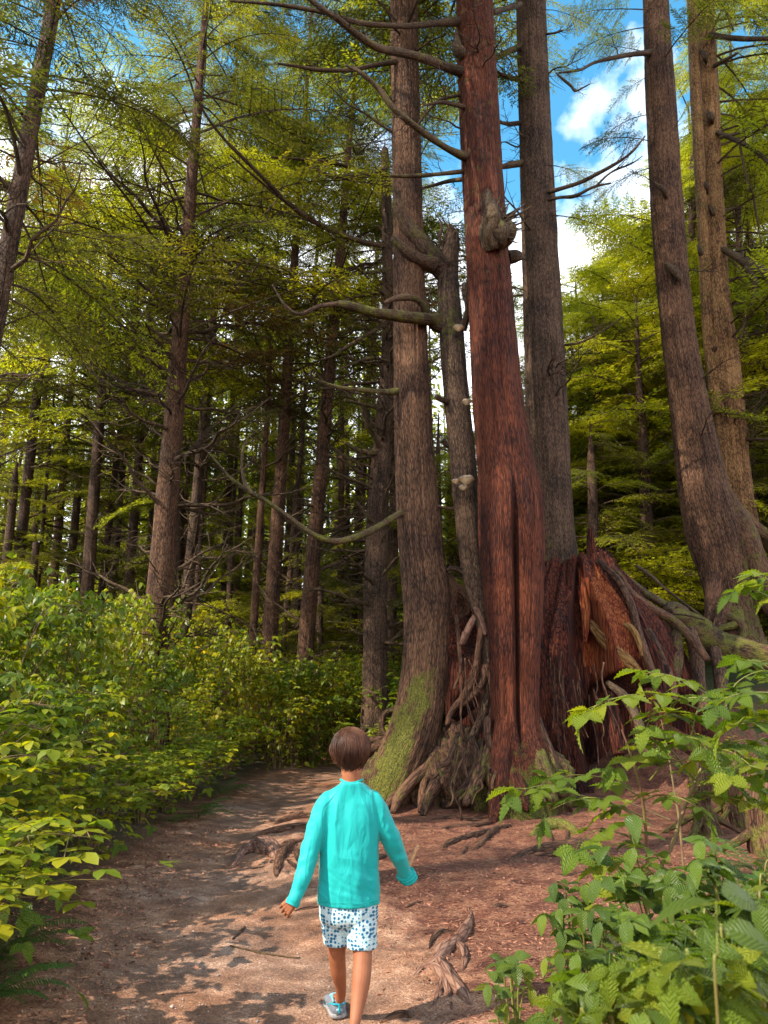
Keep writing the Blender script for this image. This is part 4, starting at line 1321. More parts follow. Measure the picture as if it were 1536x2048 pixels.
part(tE, oE, 'knot', 'dead_wood', [(1310, 365, 13.5, 4), (1322, 375, 13.4, 10), (1330, 385, 13.4, 9), (1334, 398, 13.5, 3)], sides=12, n=24, jit=.5, seed=14)

# --- tree F: sunlit double trunk
oF = tuple(P(1500, 1150, 15.6))
tF = hero('sunlit_double_trunk', 'sunlit orange brown trunk joined by a thinner twin, right of the flared conifer', 'bark_tan',
          [(1402, -620, 16.2, 28), (1407, -250, 16.0, 30), (1410, 0, 15.9, 33), (1418, 200, 15.8, 36), (1425, 400, 15.7, 39), (1434, 600, 15.6, 46), (1445, 720, 15.6, 58), (1458, 850, 15.6, 62), (1472, 980, 15.5, 60), (1492, 1100, 15.5, 64), (1512, 1220, 15.4, 80)],
          70, 300, 8, ridged(16, .07, .14, 8), lambda V, TH, S: 0.26 + .22 * np.clip((1432 - px_of(V)) / 30, -1, 1) * (V[:, 2] < 9), oF)
part(tF, oF, 'twin_stem', 'bark_tan', [(1368, -620, 15.9, 18), (1374, -250, 15.8, 20), (1384, 0, 15.7, 20), (1390, 150, 15.6, 21), (1397, 300, 15.55, 21), (1404, 430, 15.5, 20), (1412, 600, 15.5, 20), (1420, 720, 15.5, 20), (1440, 830, 15.5, 30)], sides=30, n=200, jit=.12, seed=15, moss=.3, rfun=ridged(10, .06, .1, 15))
for q, (x0, y0, w) in enumerate([(1408, 110, 16), (1420, 230, 16), (1410, 370, 14), (1424, 420, 10), (1400, 500, 12), (1448, 575, 14), (1430, 700, 44), (1450, 740, 36)]):
    part(tF, oF, 'knot', 'dead_wood' if w < 30 else 'bark_dark', [(x0 - 6, y0 - 10, 15.55, 3), (x0, y0, 15.42 + (w > 30) * .12, w * .8), (x0 + 3, y0 + 8, 15.42 + (w > 30) * .12, w * .7), (x0 + 5, y0 + 18, 15.55, 3)], sides=12, n=20, jit=.5, seed=160 + q)

# --- snag G: thin dead broken tree left of A
oG = tuple(np.array((P(752, 1310, 16.5)[0], 16.5, 0.2)))
tG = hero('dead_snag', 'tall dead snag with broken tip and bare curling branches, left of the leaning hemlock', 'bark_grey',
          [(770, 298, 16.0, 12), (771, 330, 16.0, 17), (774, 450, 16.0, 20), (776, 600, 16.1, 23), (777, 700, 16.2, 28), (768, 850, 16.3, 36), (757, 1000, 16.4, 40), (752, 1150, 16.5, 44), (751, 1310, 16.5, 48), (751, 1420, 16.5, 54), (751, 1535, 16.5, 70)],
          36, 200, 9, ridged(14, .1, .12, 9), lambda V, TH, S: 0.2, oG)

# traced limbs: parent, base, material, moss, nodes
LIMB_LIST = [
    (tC, oC, .25, [(930, 146, 10.6, 22.1), (895, 135, 10.4, 17.0), (850, 118, 10.0, 16.1), (800, 105, 9.7, 16.1), (755, 95, 9.4, 15.3), (715, 70, 9.2, 14.4), (675, 38, 9.0, 11.9), (640, 15, 8.9, 10.2), (600, -20, 8.8, 9)]),
    (tC, oC, .2, [(930, 43, 10.7, 18), (880, 46, 10.4, 13), (820, 52, 10.1, 11), (760, 50, 9.8, 10), (710, 44, 9.6, 9), (650, 26, 9.4, 8), (560, 10, 9.2, 7), (460, 2, 9.0, 4)]),
    (tC, oC, .3, [(935, 315, 10.5, 20), (900, 300, 10.2, 13), (860, 275, 10.0, 12), (820, 245, 9.8, 12), (785, 215, 9.7, 12), (755, 175, 9.6, 10), (720, 145, 9.5, 8), (690, 130, 9.5, 4)]),
    (tC, oC, .3, [(935, 342, 10.6, 9), (880, 348, 10.4, 8), (830, 352, 10.3, 8), (780, 352, 10.2, 6)]),
    (tC, oC, .1, [(930, 215, 10.5, 10), (890, 205, 10.2, 7), (860, 208, 10.1, 5), (840, 215, 10.0, 2)]),
    (tC, oC, .1, [(920, 190, 10.6, 7), (880, 200, 10.6, 6), (850, 230, 10.7, 5), (825, 268, 10.8, 3)]),
    (tA, oA, .1, [(800, 122, 11.0, 11), (750, 130, 10.8, 9), (700, 140, 10.6, 8), (640, 140, 10.5, 8), (590, 132, 10.4, 6), (555, 127, 10.3, 4)]),
    (tA, oA, .34, [(812, 1022, 10.7, 15.8), (785, 1036, 10.4, 13.7), (745, 1060, 10.1, 14.4), (700, 1078, 9.9, 13.0), (665, 1082, 9.8, 12.2), (625, 1068, 9.7, 11.5), (580, 1036, 9.6, 10.1), (535, 1004, 9.5, 9.4), (500, 985, 9.4, 8.6), (460, 955, 9.3, 6.5), (430, 920, 9.2, 4.3), (405, 895, 9.1, 2.2)]),
    (tA, oA, .28, [(505, 988, 9.4, 9), (490, 965, 9.4, 7), (484, 930, 9.4, 6), (487, 895, 9.4, 5), (497, 875, 9.4, 4), (515, 862, 9.4, 2)]),
    (tA, oA, .35, [(805, 782, 10.8, 16), (770, 784, 10.6, 11), (725, 780, 10.4, 10), (680, 775, 10.3, 7), (640, 762, 10.2, 4), (615, 752, 10.1, 2)]),
    (tG, oG, .3, [(772, 342, 16.0, 18), (740, 348, 15.6, 14), (700, 355, 15.2, 13), (660, 352, 14.9, 9), (625, 335, 14.6, 6)]),
    (tG, oG, .2, [(772, 492, 16.0, 12), (730, 485, 15.6, 11), (690, 472, 15.2, 11), (650, 455, 14.8, 10), (615, 435, 14.4, 10), (575, 405, 14.0, 9), (535, 365, 13.6, 8), (490, 320, 13.2, 7), (450, 280, 12.8, 6), (415, 235, 12.4, 5), (390, 190, 12.1, 3)]),
    (tG, oG, .2, [(665, 462, 15.0, 7), (610, 430, 14.4, 6), (560, 395, 13.9, 6), (505, 350, 13.4, 5), (460, 310, 13.0, 3)]),
    (tG, oG, .2, [(775, 352, 15.9, 11), (720, 340, 15.5, 8), (660, 325, 15.1, 7), (590, 318, 14.6, 5), (500, 312, 14.1, 3)]),
    (tG, oG, .4, [(772, 540, 16.0, 9), (740, 545, 15.7, 8), (700, 550, 15.4, 6), (660, 565, 15.2, 4)]),
    (tG, oG, .3, [(765, 905, 16.3, 14), (752, 880, 16.0, 9), (735, 850, 15.8, 8), (722, 815, 15.7, 7), (718, 790, 15.7, 4)]),
    (tG, oG, .3, [(765, 905, 16.3, 14), (735, 905, 16.0, 12), (710, 898, 15.8, 9), (690, 885, 15.6, 5)]),
    (tG, oG, .3, [(757, 1050, 16.4, 11), (735, 1035, 16.1, 7), (722, 1015, 16.0, 5), (714, 1005, 16.0, 3)]),
    (tG, oG, .3, [(748, 1208, 16.5, 9), (715, 1204, 16.1, 8), (695, 1195, 15.9, 6), (675, 1180, 15.8, 3)]),
    (tG, oG, .3, [(752, 985, 16.4, 9), (735, 972, 16.2, 8), (700, 958, 15.9, 6), (660, 940, 15.6, 4), (620, 915, 15.3, 2)]),
    (tG, oG, .3, [(780, 640, 16.0, 9), (750, 660, 15.8, 8), (700, 690, 15.6, 7), (665, 712, 15.4, 5), (640, 720, 15.3, 3)]),
    (tG, oG, .3, [(780, 725, 16.1, 9), (750, 716, 15.8, 8), (720, 722, 15.6, 6), (680, 738, 15.4, 4)]),
    (tG, oG, .3, [(776, 815, 16.2, 8), (740, 812, 15.8, 7), (690, 800, 15.4, 4)]),
    (tD, oD, .1, [(1085, 402, 12.6, 9), (1120, 395, 12.3, 6), (1150, 392, 12.1, 7), (1185, 375, 11.9, 5), (1222, 366, 11.8, 3)]),
    (tD, oD, .05, [(1085, 388, 12.6, 10), (1120, 378, 12.3, 8), (1160, 365, 12.1, 8), (1200, 345, 11.9, 7), (1240, 322, 11.7, 6), (1268, 300, 11.6, 5), (1290, 272, 11.6, 3)]),
    (tD, oD, .05, [(1190, 374, 11.9, 5), (1215, 350, 11.8, 4), (1235, 338, 11.8, 5), (1262, 328, 11.7, 3), (1285, 312, 11.7, 2)]),
    (tD, oD, .05, [(1080, 70, 12.8, 6), (1110, 66, 12.6, 4), (1125, 62, 12.5, 2)]),
    (tE, oE, .05, [(1305, 105, 13.8, 14), (1270, 108, 13.5, 10), (1235, 114, 13.2, 9), (1190, 125, 12.9, 6), (1160, 140, 12.7, 5), (1118, 146, 12.5, 4)]),
    (tE, oE, .05, [(1112, 146, 12.5, 3), (1125, 158, 12.5, 5), (1142, 172, 12.5, 5), (1150, 182, 12.5, 4), (1165, 176, 12.5, 3), (1180, 168, 12.5, 2)]),
    (tC, oC, .2, [(985, 25, 10.8, 12), (1010, 18, 11.2, 11), (1040, 8, 11.8, 10)]),
    (tD, oD, .2, [(1045, 92, 12.8, 12), (1020, 102, 12.6, 12), (990, 118, 12.4, 11), (975, 140, 12.3, 5)]),
    (tD, oD, .2, [(1050, 165, 12.8, 10), (1025, 155, 12.5, 8), (1005, 150, 12.3, 7), (990, 140, 12.2, 4)]),
    (tD, oD, .2, [(1050, 245, 12.8, 9), (1020, 248, 12.6, 8), (1000, 245, 12.4, 6)]),
    (tD, oD, .25, [(1052, 325, 12.8, 14), (1020, 330, 12.5, 12), (1000, 335, 12.4, 8)]),
    (tC, oC, .3, [(1000, 345, 10.7, 6), (960, 355, 10.9, 10), (900, 362, 11.4, 8), (850, 375, 11.8, 5), (800, 380, 12.2, 3)]),
    (tC, oC, .2, [(1018, 515, 10.5, 26), (1034, 512, 10.5, 22), (1044, 515, 10.6, 10)]),
    (tF, oF, .1, [(1420, 70, 15.6, 12), (1460, 76, 15.2, 10), (1500, 78, 14.9, 10), (1560, 76, 14.5, 8)]),
    (tF, oF, .1, [(1435, 265, 15.5, 10), (1470, 280, 15.1, 9), (1510, 302, 14.7, 8), (1560, 345, 14.2, 7)]),
    (tF, oF, .1, [(1428, 132, 15.5, 10), (1450, 120, 15.2, 8), (1476, 106, 15.0, 4)]),
    (tF, oF, .1, [(1440, 275, 15.4, 7), (1480, 265, 15.1, 6), (1510, 248, 14.9, 3)]),
    (tF, oF, .1, [(1480, 292, 15.0, 5), (1492, 350, 14.9, 4), (1508, 400, 14.8, 5), (1514, 440, 14.8, 3), (1528, 520, 14.8, 2)]),
    (tF, oF, .15, [(1445, 498, 15.4, 12), (1475, 515, 15.1, 16), (1500, 530, 14.9, 22), (1525, 545, 14.7, 24), (1560, 560, 14.4, 22)]),
    (tF, oF, .15, [(1490, 535, 14.9, 12), (1510, 560, 14.8, 14), (1505, 600, 14.8, 8), (1490, 640, 14.8, 5), (1480, 680, 14.8, 3)]),
    (tF, oF, .1, [(1425, -10, 15.5, 8), (1450, 20, 15.0, 6), (1466, 60, 14.8, 4)]),
    (tF, oF, .2, [(1480, 880, 15.4, 8), (1510, 878, 15.1, 7), (1550, 880, 14.8, 6)]),
    (tD, oD, .3, [(1130, 690, 12.6, 5), (1160, 685, 12.4, 5), (1200, 665, 12.2, 4), (1245, 635, 12.0, 3)]),
]
for q, (tr, o_, ms, nd_) in enumerate(LIMB_LIST):
    part(tr, o_, 'branch', 'dead_wood', nd_, sides=12 if nd_[0][3] > 10 else 8, n=60, jit=0.16, seed=400 + q, moss=ms, rfun=ridged(6, .08, .1, q))
    # side twigs on the traced branches
    pts = spline(np.array([P(a, b, c) for a, b, c, w in nd_]), 40)
    dr = pts[-1] - pts[0]
    az = math.atan2(dr[1], dr[0])
    for k in range(int(3 + np.linalg.norm(dr) * 2.2)):
        u = random.uniform(.3, .98)
        s = random.uniform(.3, .9) * (1.2 - u)
        put('twig', random.choice(LIMBS), tr, pts[int(u * 39)] - np.array(o_), az + random.choice([-1, 1]) * random.uniform(.4, 1.1), R(random.uniform(-30, 35)), s)


def crown_on(t, o, nodes, z0, z1, nb, blen, bright, nd=0, dlen=1.6, dz0=3, az0=None, dz1=None):
    pts = spline(np.array([P(a, b, c) for a, b, c, w in nodes]), 200)
    pts = pts[np.argsort(pts[:, 2])]
    for k in range(nb + nd):
        dead = k >= nb
        z = random.uniform(z0, z1) if not dead else random.uniform(dz0, dz1 or z0 + 3)
        p = pts[min(199, int(np.searchsorted(pts[:, 2], z)))]
        az = random.uniform(0, 6.283) if az0 is None else random.gauss(az0, .7)
        if dead:
            put('branch', random.choice(LIMBS), t, p - np.array(o), az, R(random.uniform(-20, 25)), random.uniform(.35, 1) * dlen, roll=random.uniform(-.6, .6))
            continue
        ln = blen * random.uniform(.6, 1.2)
        dv = np.array((math.cos(az), math.sin(az), 0))
        if any(blocked(p + dv * ln * f_, 12) for f_ in (.3, .6, .95)):
            continue
        put('bough', random.choice(BOUGHS_B if random.random() < bright else BOUGHS), t, p - np.array(o), az, R(random.uniform(-20, 12)), ln / 3, roll=random.uniform(-.25, .25))


nA = [(806, -620, 11.4, 44), (808, 0, 11.2, 50), (817, 500, 11.0, 57), (832, 950, 10.8, 76)]
nC = [nodesC[0], nodesC[2], nodesC[4], nodesC[6]]
nD = [(1057, -620, 13.0, 52), (1062, 0, 12.9, 57), (1076, 400, 12.8, 65), (1101, 950, 12.75, 79)]
nE = [(1290, -620, 14.2, 40), (1311, 0, 14.0, 46), (1333, 400, 13.8, 58), (1392, 900, 13.7, 80)]
nF = [(1402, -620, 16.2, 28), (1410, 0, 15.9, 33), (1425, 400, 15.7, 39), (1458, 850, 15.6, 62)]
nG = [(770, 298, 16.0, 12), (776, 600, 16.1, 23), (757, 1000, 16.4, 40), (751, 1310, 16.5, 48)]
crown_on(tA, oA, nA, 13, 24, 34, 4.2, .4, nd=10, dz0=7, dlen=1.6)
crown_on(tC, oC, nC, 14, 24, 30, 4.2, .4, nd=12, dz0=8, dlen=1.4)
crown_on(tD, oD, nD, 13, 24, 26, 3.8, .5, nd=26, dz0=5.5, dlen=1.5, dz1=16)
crown_on(tE, oE, nE, 15, 26, 26, 4.2, .6, nd=10, dz0=5, dlen=1.2)
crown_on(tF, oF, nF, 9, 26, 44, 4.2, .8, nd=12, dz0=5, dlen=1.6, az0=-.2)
crown_on(tG, oG, nG, 1, 2, 0, 1, 0, nd=70, dz0=2.2, dlen=2.4, dz1=11)
# drooping live sprays against the open sky, from E and D
for t, o, px, py, Y, az, ln in ((tE, oE, 1300, 20, 13.9, 3.3, 2.4), (tE, oE, 1300, 55, 13.9, 3.0, 2.2), (tE, oE, 1308, 108, 13.8, 3.4, 1.7), (tE, oE, 1318, 225, 13.8, 3.1, 1.9), (tE, oE, 1322, 290, 13.7, 3.4, 2.0), (tE, oE, 1325, 330, 13.7, 2.9, 1.6),
                                (tD, oD, 1085, 20, 12.6, .1, 1.4), (tD, oD, 1090, 330, 12.5, 0.3, 1.5), (tD, oD, 1095, 430, 12.5, -.1, 2.0), (tD, oD, 1080, 120, 12.5, .3, 1.0), (tE, oE, 1310, 150, 13.8, 2.7, 1.2)):
    put('bough', random.choice(BOUGHS + BOUGHS_B), t, P(px, py, Y) - np.array(o), az, R(random.uniform(-22, -6)), ln / 3, roll=random.uniform(-.3, .3))
# ------------------------------------------------------------------ leaves, shrubs, ferns
def leaflet(mb, o, d, up, Ln, W, ns=3, serr=0.0, fold=0.25, droop=0.25, tint=0.5, pleat=0.0, shape=0.86):
    """a folded leaf blade from o along d"""
    d = np.asarray(d, float); d /= np.linalg.norm(d)
    s = np.cross(up, d); s /= np.linalg.norm(s) + 1e-9
    u = np.cross(d, s)
    t = np.linspace(0, 1, ns + 1)
    w = W * np.sin(np.pi * t ** shape) ** 0.9 * (1.08 - .16 * t)
    if serr:
        w = w * (1 + serr * np.where(np.arange(ns + 1) % 2 == 0, -1, 1))
    w[0] = W * 0.05; w[-1] = 0.0
    mid = o + d * (t * Ln)[:, None] - u * (droop * Ln * t ** 2)[:, None]
    ple = pleat * W * np.where(np.arange(ns + 1) % 2 == 0, -1, 1)
    lf = mid + s * w[:, None] + u * (fold * w + ple)[:, None] - d * (0.25 * w)[:, None] * 0
    rt = mid - s * w[:, None] + u * (fold * w + ple)[:, None]
    V = np.vstack([mid, lf, rt])
    n = ns + 1
    k = np.arange(ns)
    F = np.vstack([np.stack([k, k + 1, n + k + 1, n + k], -1), np.stack([k + 1, k, 2 * n + k, 2 * n + k + 1], -1)])
    b = np.stack([np.concatenate([t, t + .25, t + .25]) * 26, np.zeros(3 * n), np.zeros(3 * n)], -1)
    mb.add(V, F, b, 0.0, tint)


def trileaf_mesh(seed, hi=True, size=0.09):
    rg = np.random.default_rng(seed)
    mb = MB()
    up = np.array((0, 0, 1.0))
    pet = 0.45 * size
    c = np.array((pet, 0, 0.02 * size))
    mb.tube([(0, 0, 0), (pet * .5, 0, 0.03 * size), c], [0.0016, .0012, .001], 4, cap=False)
    for a, l in ((0, 1.0), (1.25, .82), (-1.25, .82)):
        a += rg.normal(0, .12)
        d = np.array((math.cos(a), math.sin(a), rg.normal(0, .12)))
        ns = 14 if hi else 3
        leaflet(mb, c, d, up + rg.normal(0, .12, 3), size * l, size * l * .29, ns, .13 if hi else 0, .22 + rg.normal(0, .08), .12 + .2 * rg.random(), rg.random() * .3, .05 if hi else 0)
    return mb.mesh('leaf', M['leaf_near' if hi else 'leaf'])


def oval_mesh(seed, size=0.08, hi=True, mat='salal'):
    rg = np.random.default_rng(seed)
    mb = MB()
    mb.tube([(0, 0, 0), (size * .15, 0, 0)], [.0014, .001], 4, cap=False)
    leaflet(mb, np.array((size * .12, 0, 0)), (1, 0, .05), np.array((0, 0, 1.0)) + rg.normal(0, .1, 3), size, size * .30, 10 if hi else 3, .03, .18 + rg.normal(0, .1), .2 + .25 * rg.random(), rg.random() * .3, .02, .78)
    return mb.mesh('leaf', M[mat])


TRI = [trileaf_mesh(500 + s) for s in range(5)]
OVAL = [oval_mesh(520 + s) for s in range(4)]


def bush_mesh(seed, h=1.5, r=0.85, nleaf=230, size=0.1, mat='leaf'):
    """stems (returned first) and a leafy crown (second)"""
    rg = np.random.default_rng(seed)
    st, lf = MB(), MB()
    up = np.array((0, 0, 1.0))
    curves = []
    for k in range(9):
        a = rg.random() * 6.283
        rr = r * (0.35 + .65 * rg.random())
        hh = h * (0.6 + .4 * rg.random())
        p = np.array([(0.05 * math.cos(a), 0.05 * math.sin(a), -0.05), (rr * .35 * math.cos(a), rr * .35 * math.sin(a), hh * .55), (rr * .75 * math.cos(a), rr * .75 * math.sin(a), hh * .95), (rr * 1.15 * math.cos(a + .2), rr * 1.15 * math.sin(a + .2), hh * .93)])
        c = spline(p, 24)
        curves.append(c)
        st.tube(c[::2], np.linspace(.008, .002, 12), 4, cap=False)
    for k in range(nleaf):
        c = curves[rg.integers(len(curves))]
        u = rg.random() ** 0.6
        p = c[int(u * 23)]
        az = rg.random() * 6.283
        l = rg.uniform(.05, .28) * r
        q = p + np.array((math.cos(az) * l, math.sin(az) * l, rg.normal(0.02, .08)))
        if rg.random() < .5:
            st.tube([p, q], [.003, .0015], 3, cap=False)
        tilt = rg.normal(-.15, .3)
        tint = rg.random()
        s_ = size * rg.uniform(.65, 1.25)
        nrm = up + rg.normal(0, .3, 3)
        for b, l2 in ((0, 1.), (1.2, .8), (-1.2, .8)):
            bb = az + b + rg.normal(0, .15)
            leaflet(lf, q, (math.cos(bb), math.sin(bb), tilt), nrm, s_ * l2, s_ * l2 * .30, 3, 0, .2, .3, tint)
    return st.mesh('stems', M['stem']), lf.mesh('foliage', M[mat])


BUSH = [bush_mesh(600 + s, nleaf=n, size=z) for s, (n, z) in enumerate(((270, .115), (250, .105), (290, .115), (240, .13), (270, .095)))]
LOWB = [bush_mesh(620 + s, h=.55, r=.5, nleaf=150, size=.085) for s in range(3)]

SKYLINE = [(-200, 1175), (0, 1185), (60, 1170), (140, 1150), (240, 1190), (330, 1215), (420, 1250), (520, 1290), (620, 1310), (700, 1325), (760, 1345), (800, 1380), (860, 1400)]


def bush(x, y, sc, hz, label, group, meshes=BUSH, cat='shrub', nleaves=0, name='salmonberry_shrub', leafsc=1.0):
    z = Hz(x, y)
    t = thing(name, label, cat, (x, y, z), group)
    st, fo = random.choice(meshes)
    t.rotation_euler = (0, 0, 0)
    rz = random.uniform(0, 6.283)
    for nm, me in (('stems', st), ('foliage', fo)):
        o = link(nm, me, t)
        o.rotation_euler = (0, 0, rz)
        o.scale = (sc, sc, hz)
        if nm == 'foliage':
            o['kind'] = 'stuff'
    # the leaves that show singly, on the side towards the path and the viewer
    vdir = math.atan2(-y, -x)
    for k in range(nleaves):
        a = vdir + random.gauss(0, 1.0)
        e = random.uniform(0.05, 1.25)
        rr = sc * random.uniform(.45, .82)
        p = Vector((math.cos(a) * math.cos(e) * rr, math.sin(a) * math.cos(e) * rr, hz * 1.45 * (0.12 + .85 * math.sin(e)) + random.gauss(0, .03)))
        o = bpy.data.objects.new('leaf', random.choice(TRI + TRI + OVAL))
        COL.objects.link(o)
        o.parent = t
        o.location = p
        o.rotation_euler = (random.gauss(0, .3), random.gauss(.25, .3), a + random.gauss(0, .8))
        s = random.uniform(.75, 1.35) * leafsc
        o.scale = (s, s, s)
    return t


random.seed(77)
placed = []
for attempt in range(7000):
    y = 2.9 + 24 * random.random() ** 1.4
    ex = float(np.interp(y, LW[:, 1], LW[:, 0]))
    dl = 0.72 + random.random() * (1.4 + y * 0.75)
    x = ex - dl
    if x < -0.62 * y - 1.2:
        continue
    dmin = .42 + y * .022 + (0.15 if dl > 1.5 else 0)
    if any((x - a) ** 2 + (y - b) ** 2 < dmin ** 2 for a, b, _ in placed):
        continue
    placed.append((x, y, dl))
placed.sort(key=lambda q: q[1])
print('thicket shrubs', len(placed))
for x, y, dl in placed:
    px, _ = proj(np.array((x, y, 1)))
    zt = P(px, float(np.interp(px, [a for a, b in SKYLINE], [b for a, b in SKYLINE])), y)[2]
    z0 = Hz(x, y)
    h = min(zt - z0, (0.5 + 1.75 * sstep(.45, 2.5, dl)) * random.uniform(.85, 1.1) + .02 * y)
    h = max(h, .4)
    if y < 4.2:
        h = min(h, .75)
    if y < 6.5:
        lab, gr = 'knee high leafy shrub at the near left edge of the path', 'low shrubs at the near left edge of the path'
        if h > .95:
            lab, gr = 'tall leafy shrub with toothed leaves in the near left thicket', 'tall shrubs in the near left thicket'
        n = 46
    elif y < 11:
        lab, gr = 'sunlit leafy shrub in the middle of the thicket left of the path', 'sunlit shrubs in the middle of the thicket'
        n = 22
        if dl < 1.4:
            lab, gr = 'shaded leafy shrub overhanging the left side of the path', 'shaded shrubs along the left side of the path'
    else:
        zn = 'left of the sturdy trunk' if px < 290 else 'just right of the sturdy trunk' if px < 450 else 'below the thin reddish pole conifer' if px < 560 else 'around the tall conifer by the path end'
        lab, gr = '%s shrub in the rear thicket, %s' % ('leafy' if y < 14 else 'shaded' if y < 19 else 'farthest', zn), 'shrubs at the back of the thicket'
        n = 0
    bush(x, y, random.uniform(.75, 1.1) * (0.6 if h < .7 else 1), h / 1.42, lab, gr, nleaves=n if h > .5 else n // 2)

# bushes closing the end of the path, behind the child's head, and behind the great roots
random.seed(5)
for px, Y, h in [(640, 21, 1.7), (668, 20.5, 1.9), (700, 20, 2.1), (728, 19.5, 2.2), (755, 19, 2.4), (782, 19.5, 2.4), (812, 20, 2.2), (690, 23, 2.2), (730, 23, 2.6), (770, 22, 2.8), (840, 21, 2.0), (735, 17.6, 1.2), (765, 17, 1.6), (790, 16.5, 1.7), (745, 16.2, .9), (715, 21, 1.5), (655, 23, 1.6), (620, 22.5, 1.5), (870, 20, 1.6), (905, 20, 1.5)]:
    x = P(px, 1400, Y)[0]
    h = P(px, np.interp(px, [620, 700, 760, 800, 900], [1295, 1318, 1312, 1330, 1400]), Y)[2] * random.uniform(.86, 1.0) if Y > 17 else h
    bush(x, Y, 1.15, h / 1.42, 'dense green shrub closing the bend of the path beyond the child', 'shrubs at the bend of the path')
for px, Y, h in [(1150, 17, 1.6), (1230, 17.5, 1.8), (1320, 17, 2.5), (1390, 17, 2.8), (1340, 19, 2.8), (1260, 20, 2.4), (1190, 20, 2.2), (1470, 18, 3.2), (1540, 18, 3.4), (1420, 20, 3.2)]:
    x = P(px, 1300, Y)[0]
    bush(x, Y, 1.3, h / 1.5 * .75, 'low green shrub behind the mossy bank on the right', 'shrubs behind the mossy bank')

for px, Y, py in [(470, 15.2, 1300), (505, 15.8, 1310), (540, 16.2, 1310), (572, 16.6, 1318), (600, 16.9, 1325), (628, 17.2, 1335), (650, 17.6, 1345), (590, 16.0, 1370), (620, 16.5, 1400), (560, 15.4, 1350), (642, 18.6, 1330), (675, 18.9, 1335), (708, 18.6, 1340), (740, 18.2, 1335), (770, 17.8, 1350), (800, 18, 1370)]:
    x = P(px, 1400, Y)[0]
    h = P(px, py, Y)[2]
    bush(x, Y, 1.0, h / 1.42, 'fresh green shrub in front of the trunk bases where the path ends', 'shrubs hiding the trunk bases at the path end')
for px, Y, h in [(1440, 9.4, .5), (1500, 8.9, .6), (1560, 8.6, .7), (1480, 10.6, .5), (1540, 10.2, .7), (1410, 10.8, .4)]:
    x = P(px, 1500, Y)[0]
    bush(x, Y, .7, h / .55, 'knee high plant growing on the shaded right bank', 'low plants on the right bank', meshes=LOWB)
for k in range(44):
    Y = random.uniform(21, 34)
    px = random.uniform(-80, 900)
    x = P(px, 1300, Y)[0]
    h = P(px, random.uniform(1240, 1330), Y)[2]
    bush(x, Y, 1.5, h / 1.42, 'pale green undergrowth shrub far back between the trunks', 'undergrowth shrubs between the far trunks')

# ferns
def frond_mesh(seed, Lf=0.6, npin=30):
    rg = np.random.default_rng(seed)
    mb = MB()
    t = np.linspace(0, 1, 12)
    ax = np.stack([Lf * (t - .12 * t ** 3), .05 * Lf * rg.normal() * t ** 2, Lf * (.55 * t - .62 * t ** 2)], -1)
    mb.tube(ax, np.linspace(.0026, .0008, 12), 4, cap=False)
    S = spline(ax, 100)
    for k in range(npin):
        u = .12 + .86 * k / npin
        p = S[int(u * 99)]
        d0 = S[min(99, int(u * 99) + 1)] - S[int(u * 99) - 1]
        d0 /= np.linalg.norm(d0)
        for sg in (1, -1):
            l = Lf * .17 * math.sin(math.pi * min(1, (u * .92 + .06)) ** .75) + .008
            sd = np.array((-d0[1], d0[0], 0)) * sg
            d = sd * .95 + d0 * .32 + np.array((0, 0, -.12 + rg.normal(0, .06)))
            leaflet(mb, p, d, (0, 0, 1), l, Lf * .0125, 2, 0, .1, .12, .3 + .3 * rg.random(), shape=.5)
    return mb.mesh('frond', M['fern'])


FROND = [frond_mesh(700 + s) for s in range(3)]


def fern(x, y, n, sc, label, group=None, z=None, az0=None, spread=6.283, tilt=(-.1, .5)):
    z = Hz(x, y) if z is None else z
    t = thing('sword_fern', label, 'fern', (x, y, z), group)
    for k in range(n):
        az = (random.uniform(0, 6.283) if az0 is None else az0 + random.uniform(-.5, .5) * spread)
        o = put('frond', random.choice(FROND), t, (0, 0, .02), az, random.uniform(*tilt), sc * random.uniform(.75, 1.15))
    return t


g = GH(-10, 1930); fern(g[0], g[1], 11, .8, 'sword fern at the left edge of the photo low beside the path', az0=0.2, spread=3.4)
g = GH(-40, 2020); fern(g[0], g[1], 8, .7, 'lowest small fern in the bottom left corner', az0=.2, spread=3)
g = GH(20, 1790); fern(g[0], g[1], 8, .7, 'fern under the left thicket just above the corner fern', az0=-.2, spread=4)
g = GH(395, 1640); fern(g[0], g[1], 11, .95, 'dark fern under the shaded thicket where the path narrows', az0=-.6, spread=4)
g = GH(440, 1590); fern(g[0], g[1], 10, .95, 'second dark fern further along the shaded left path edge', az0=-.6, spread=4)
fern(*P(1395, 1600, 5.6)[:2], 10, .75, 'small fern in the sun beside the thin red stem on the right', z=Hz(*P(1395, 1600, 5.6)[:2]) + .02)
fern(*P(1500, 1640, 6.4)[:2], 12, .8, 'fern at the right edge below the mossy root masses')
g = GH(1290, 2010); fern(g[0] + .05, g[1] + .3, 15, .85, 'lush sword fern among the salal leaves in the lower right', az0=2.6, spread=5)
g = GH(1215, 1960); fern(g[0], g[1], 9, .7, 'flat sword fern reaching left over the needle floor in the lower right', az0=3.0, spread=2.8, tilt=(-.3, .2))
g = GH(1440, 2040); fern(g[0], g[1], 12, .9, 'fern deep under the leaves of the lower right corner')

# ------------------------------------------------------------------ right hand shrubs, leaf by leaf
def orient(d, up=(0, 0, 1), roll=0.0):
    x = Vector(d).normalized()
    z = Vector(up)
    y = z.cross(x).normalized()
    z = x.cross(y)
    m = Matrix((x, y, z)).transposed()
    return (m @ Matrix.Rotation(roll, 3, 'X')).to_quaternion()


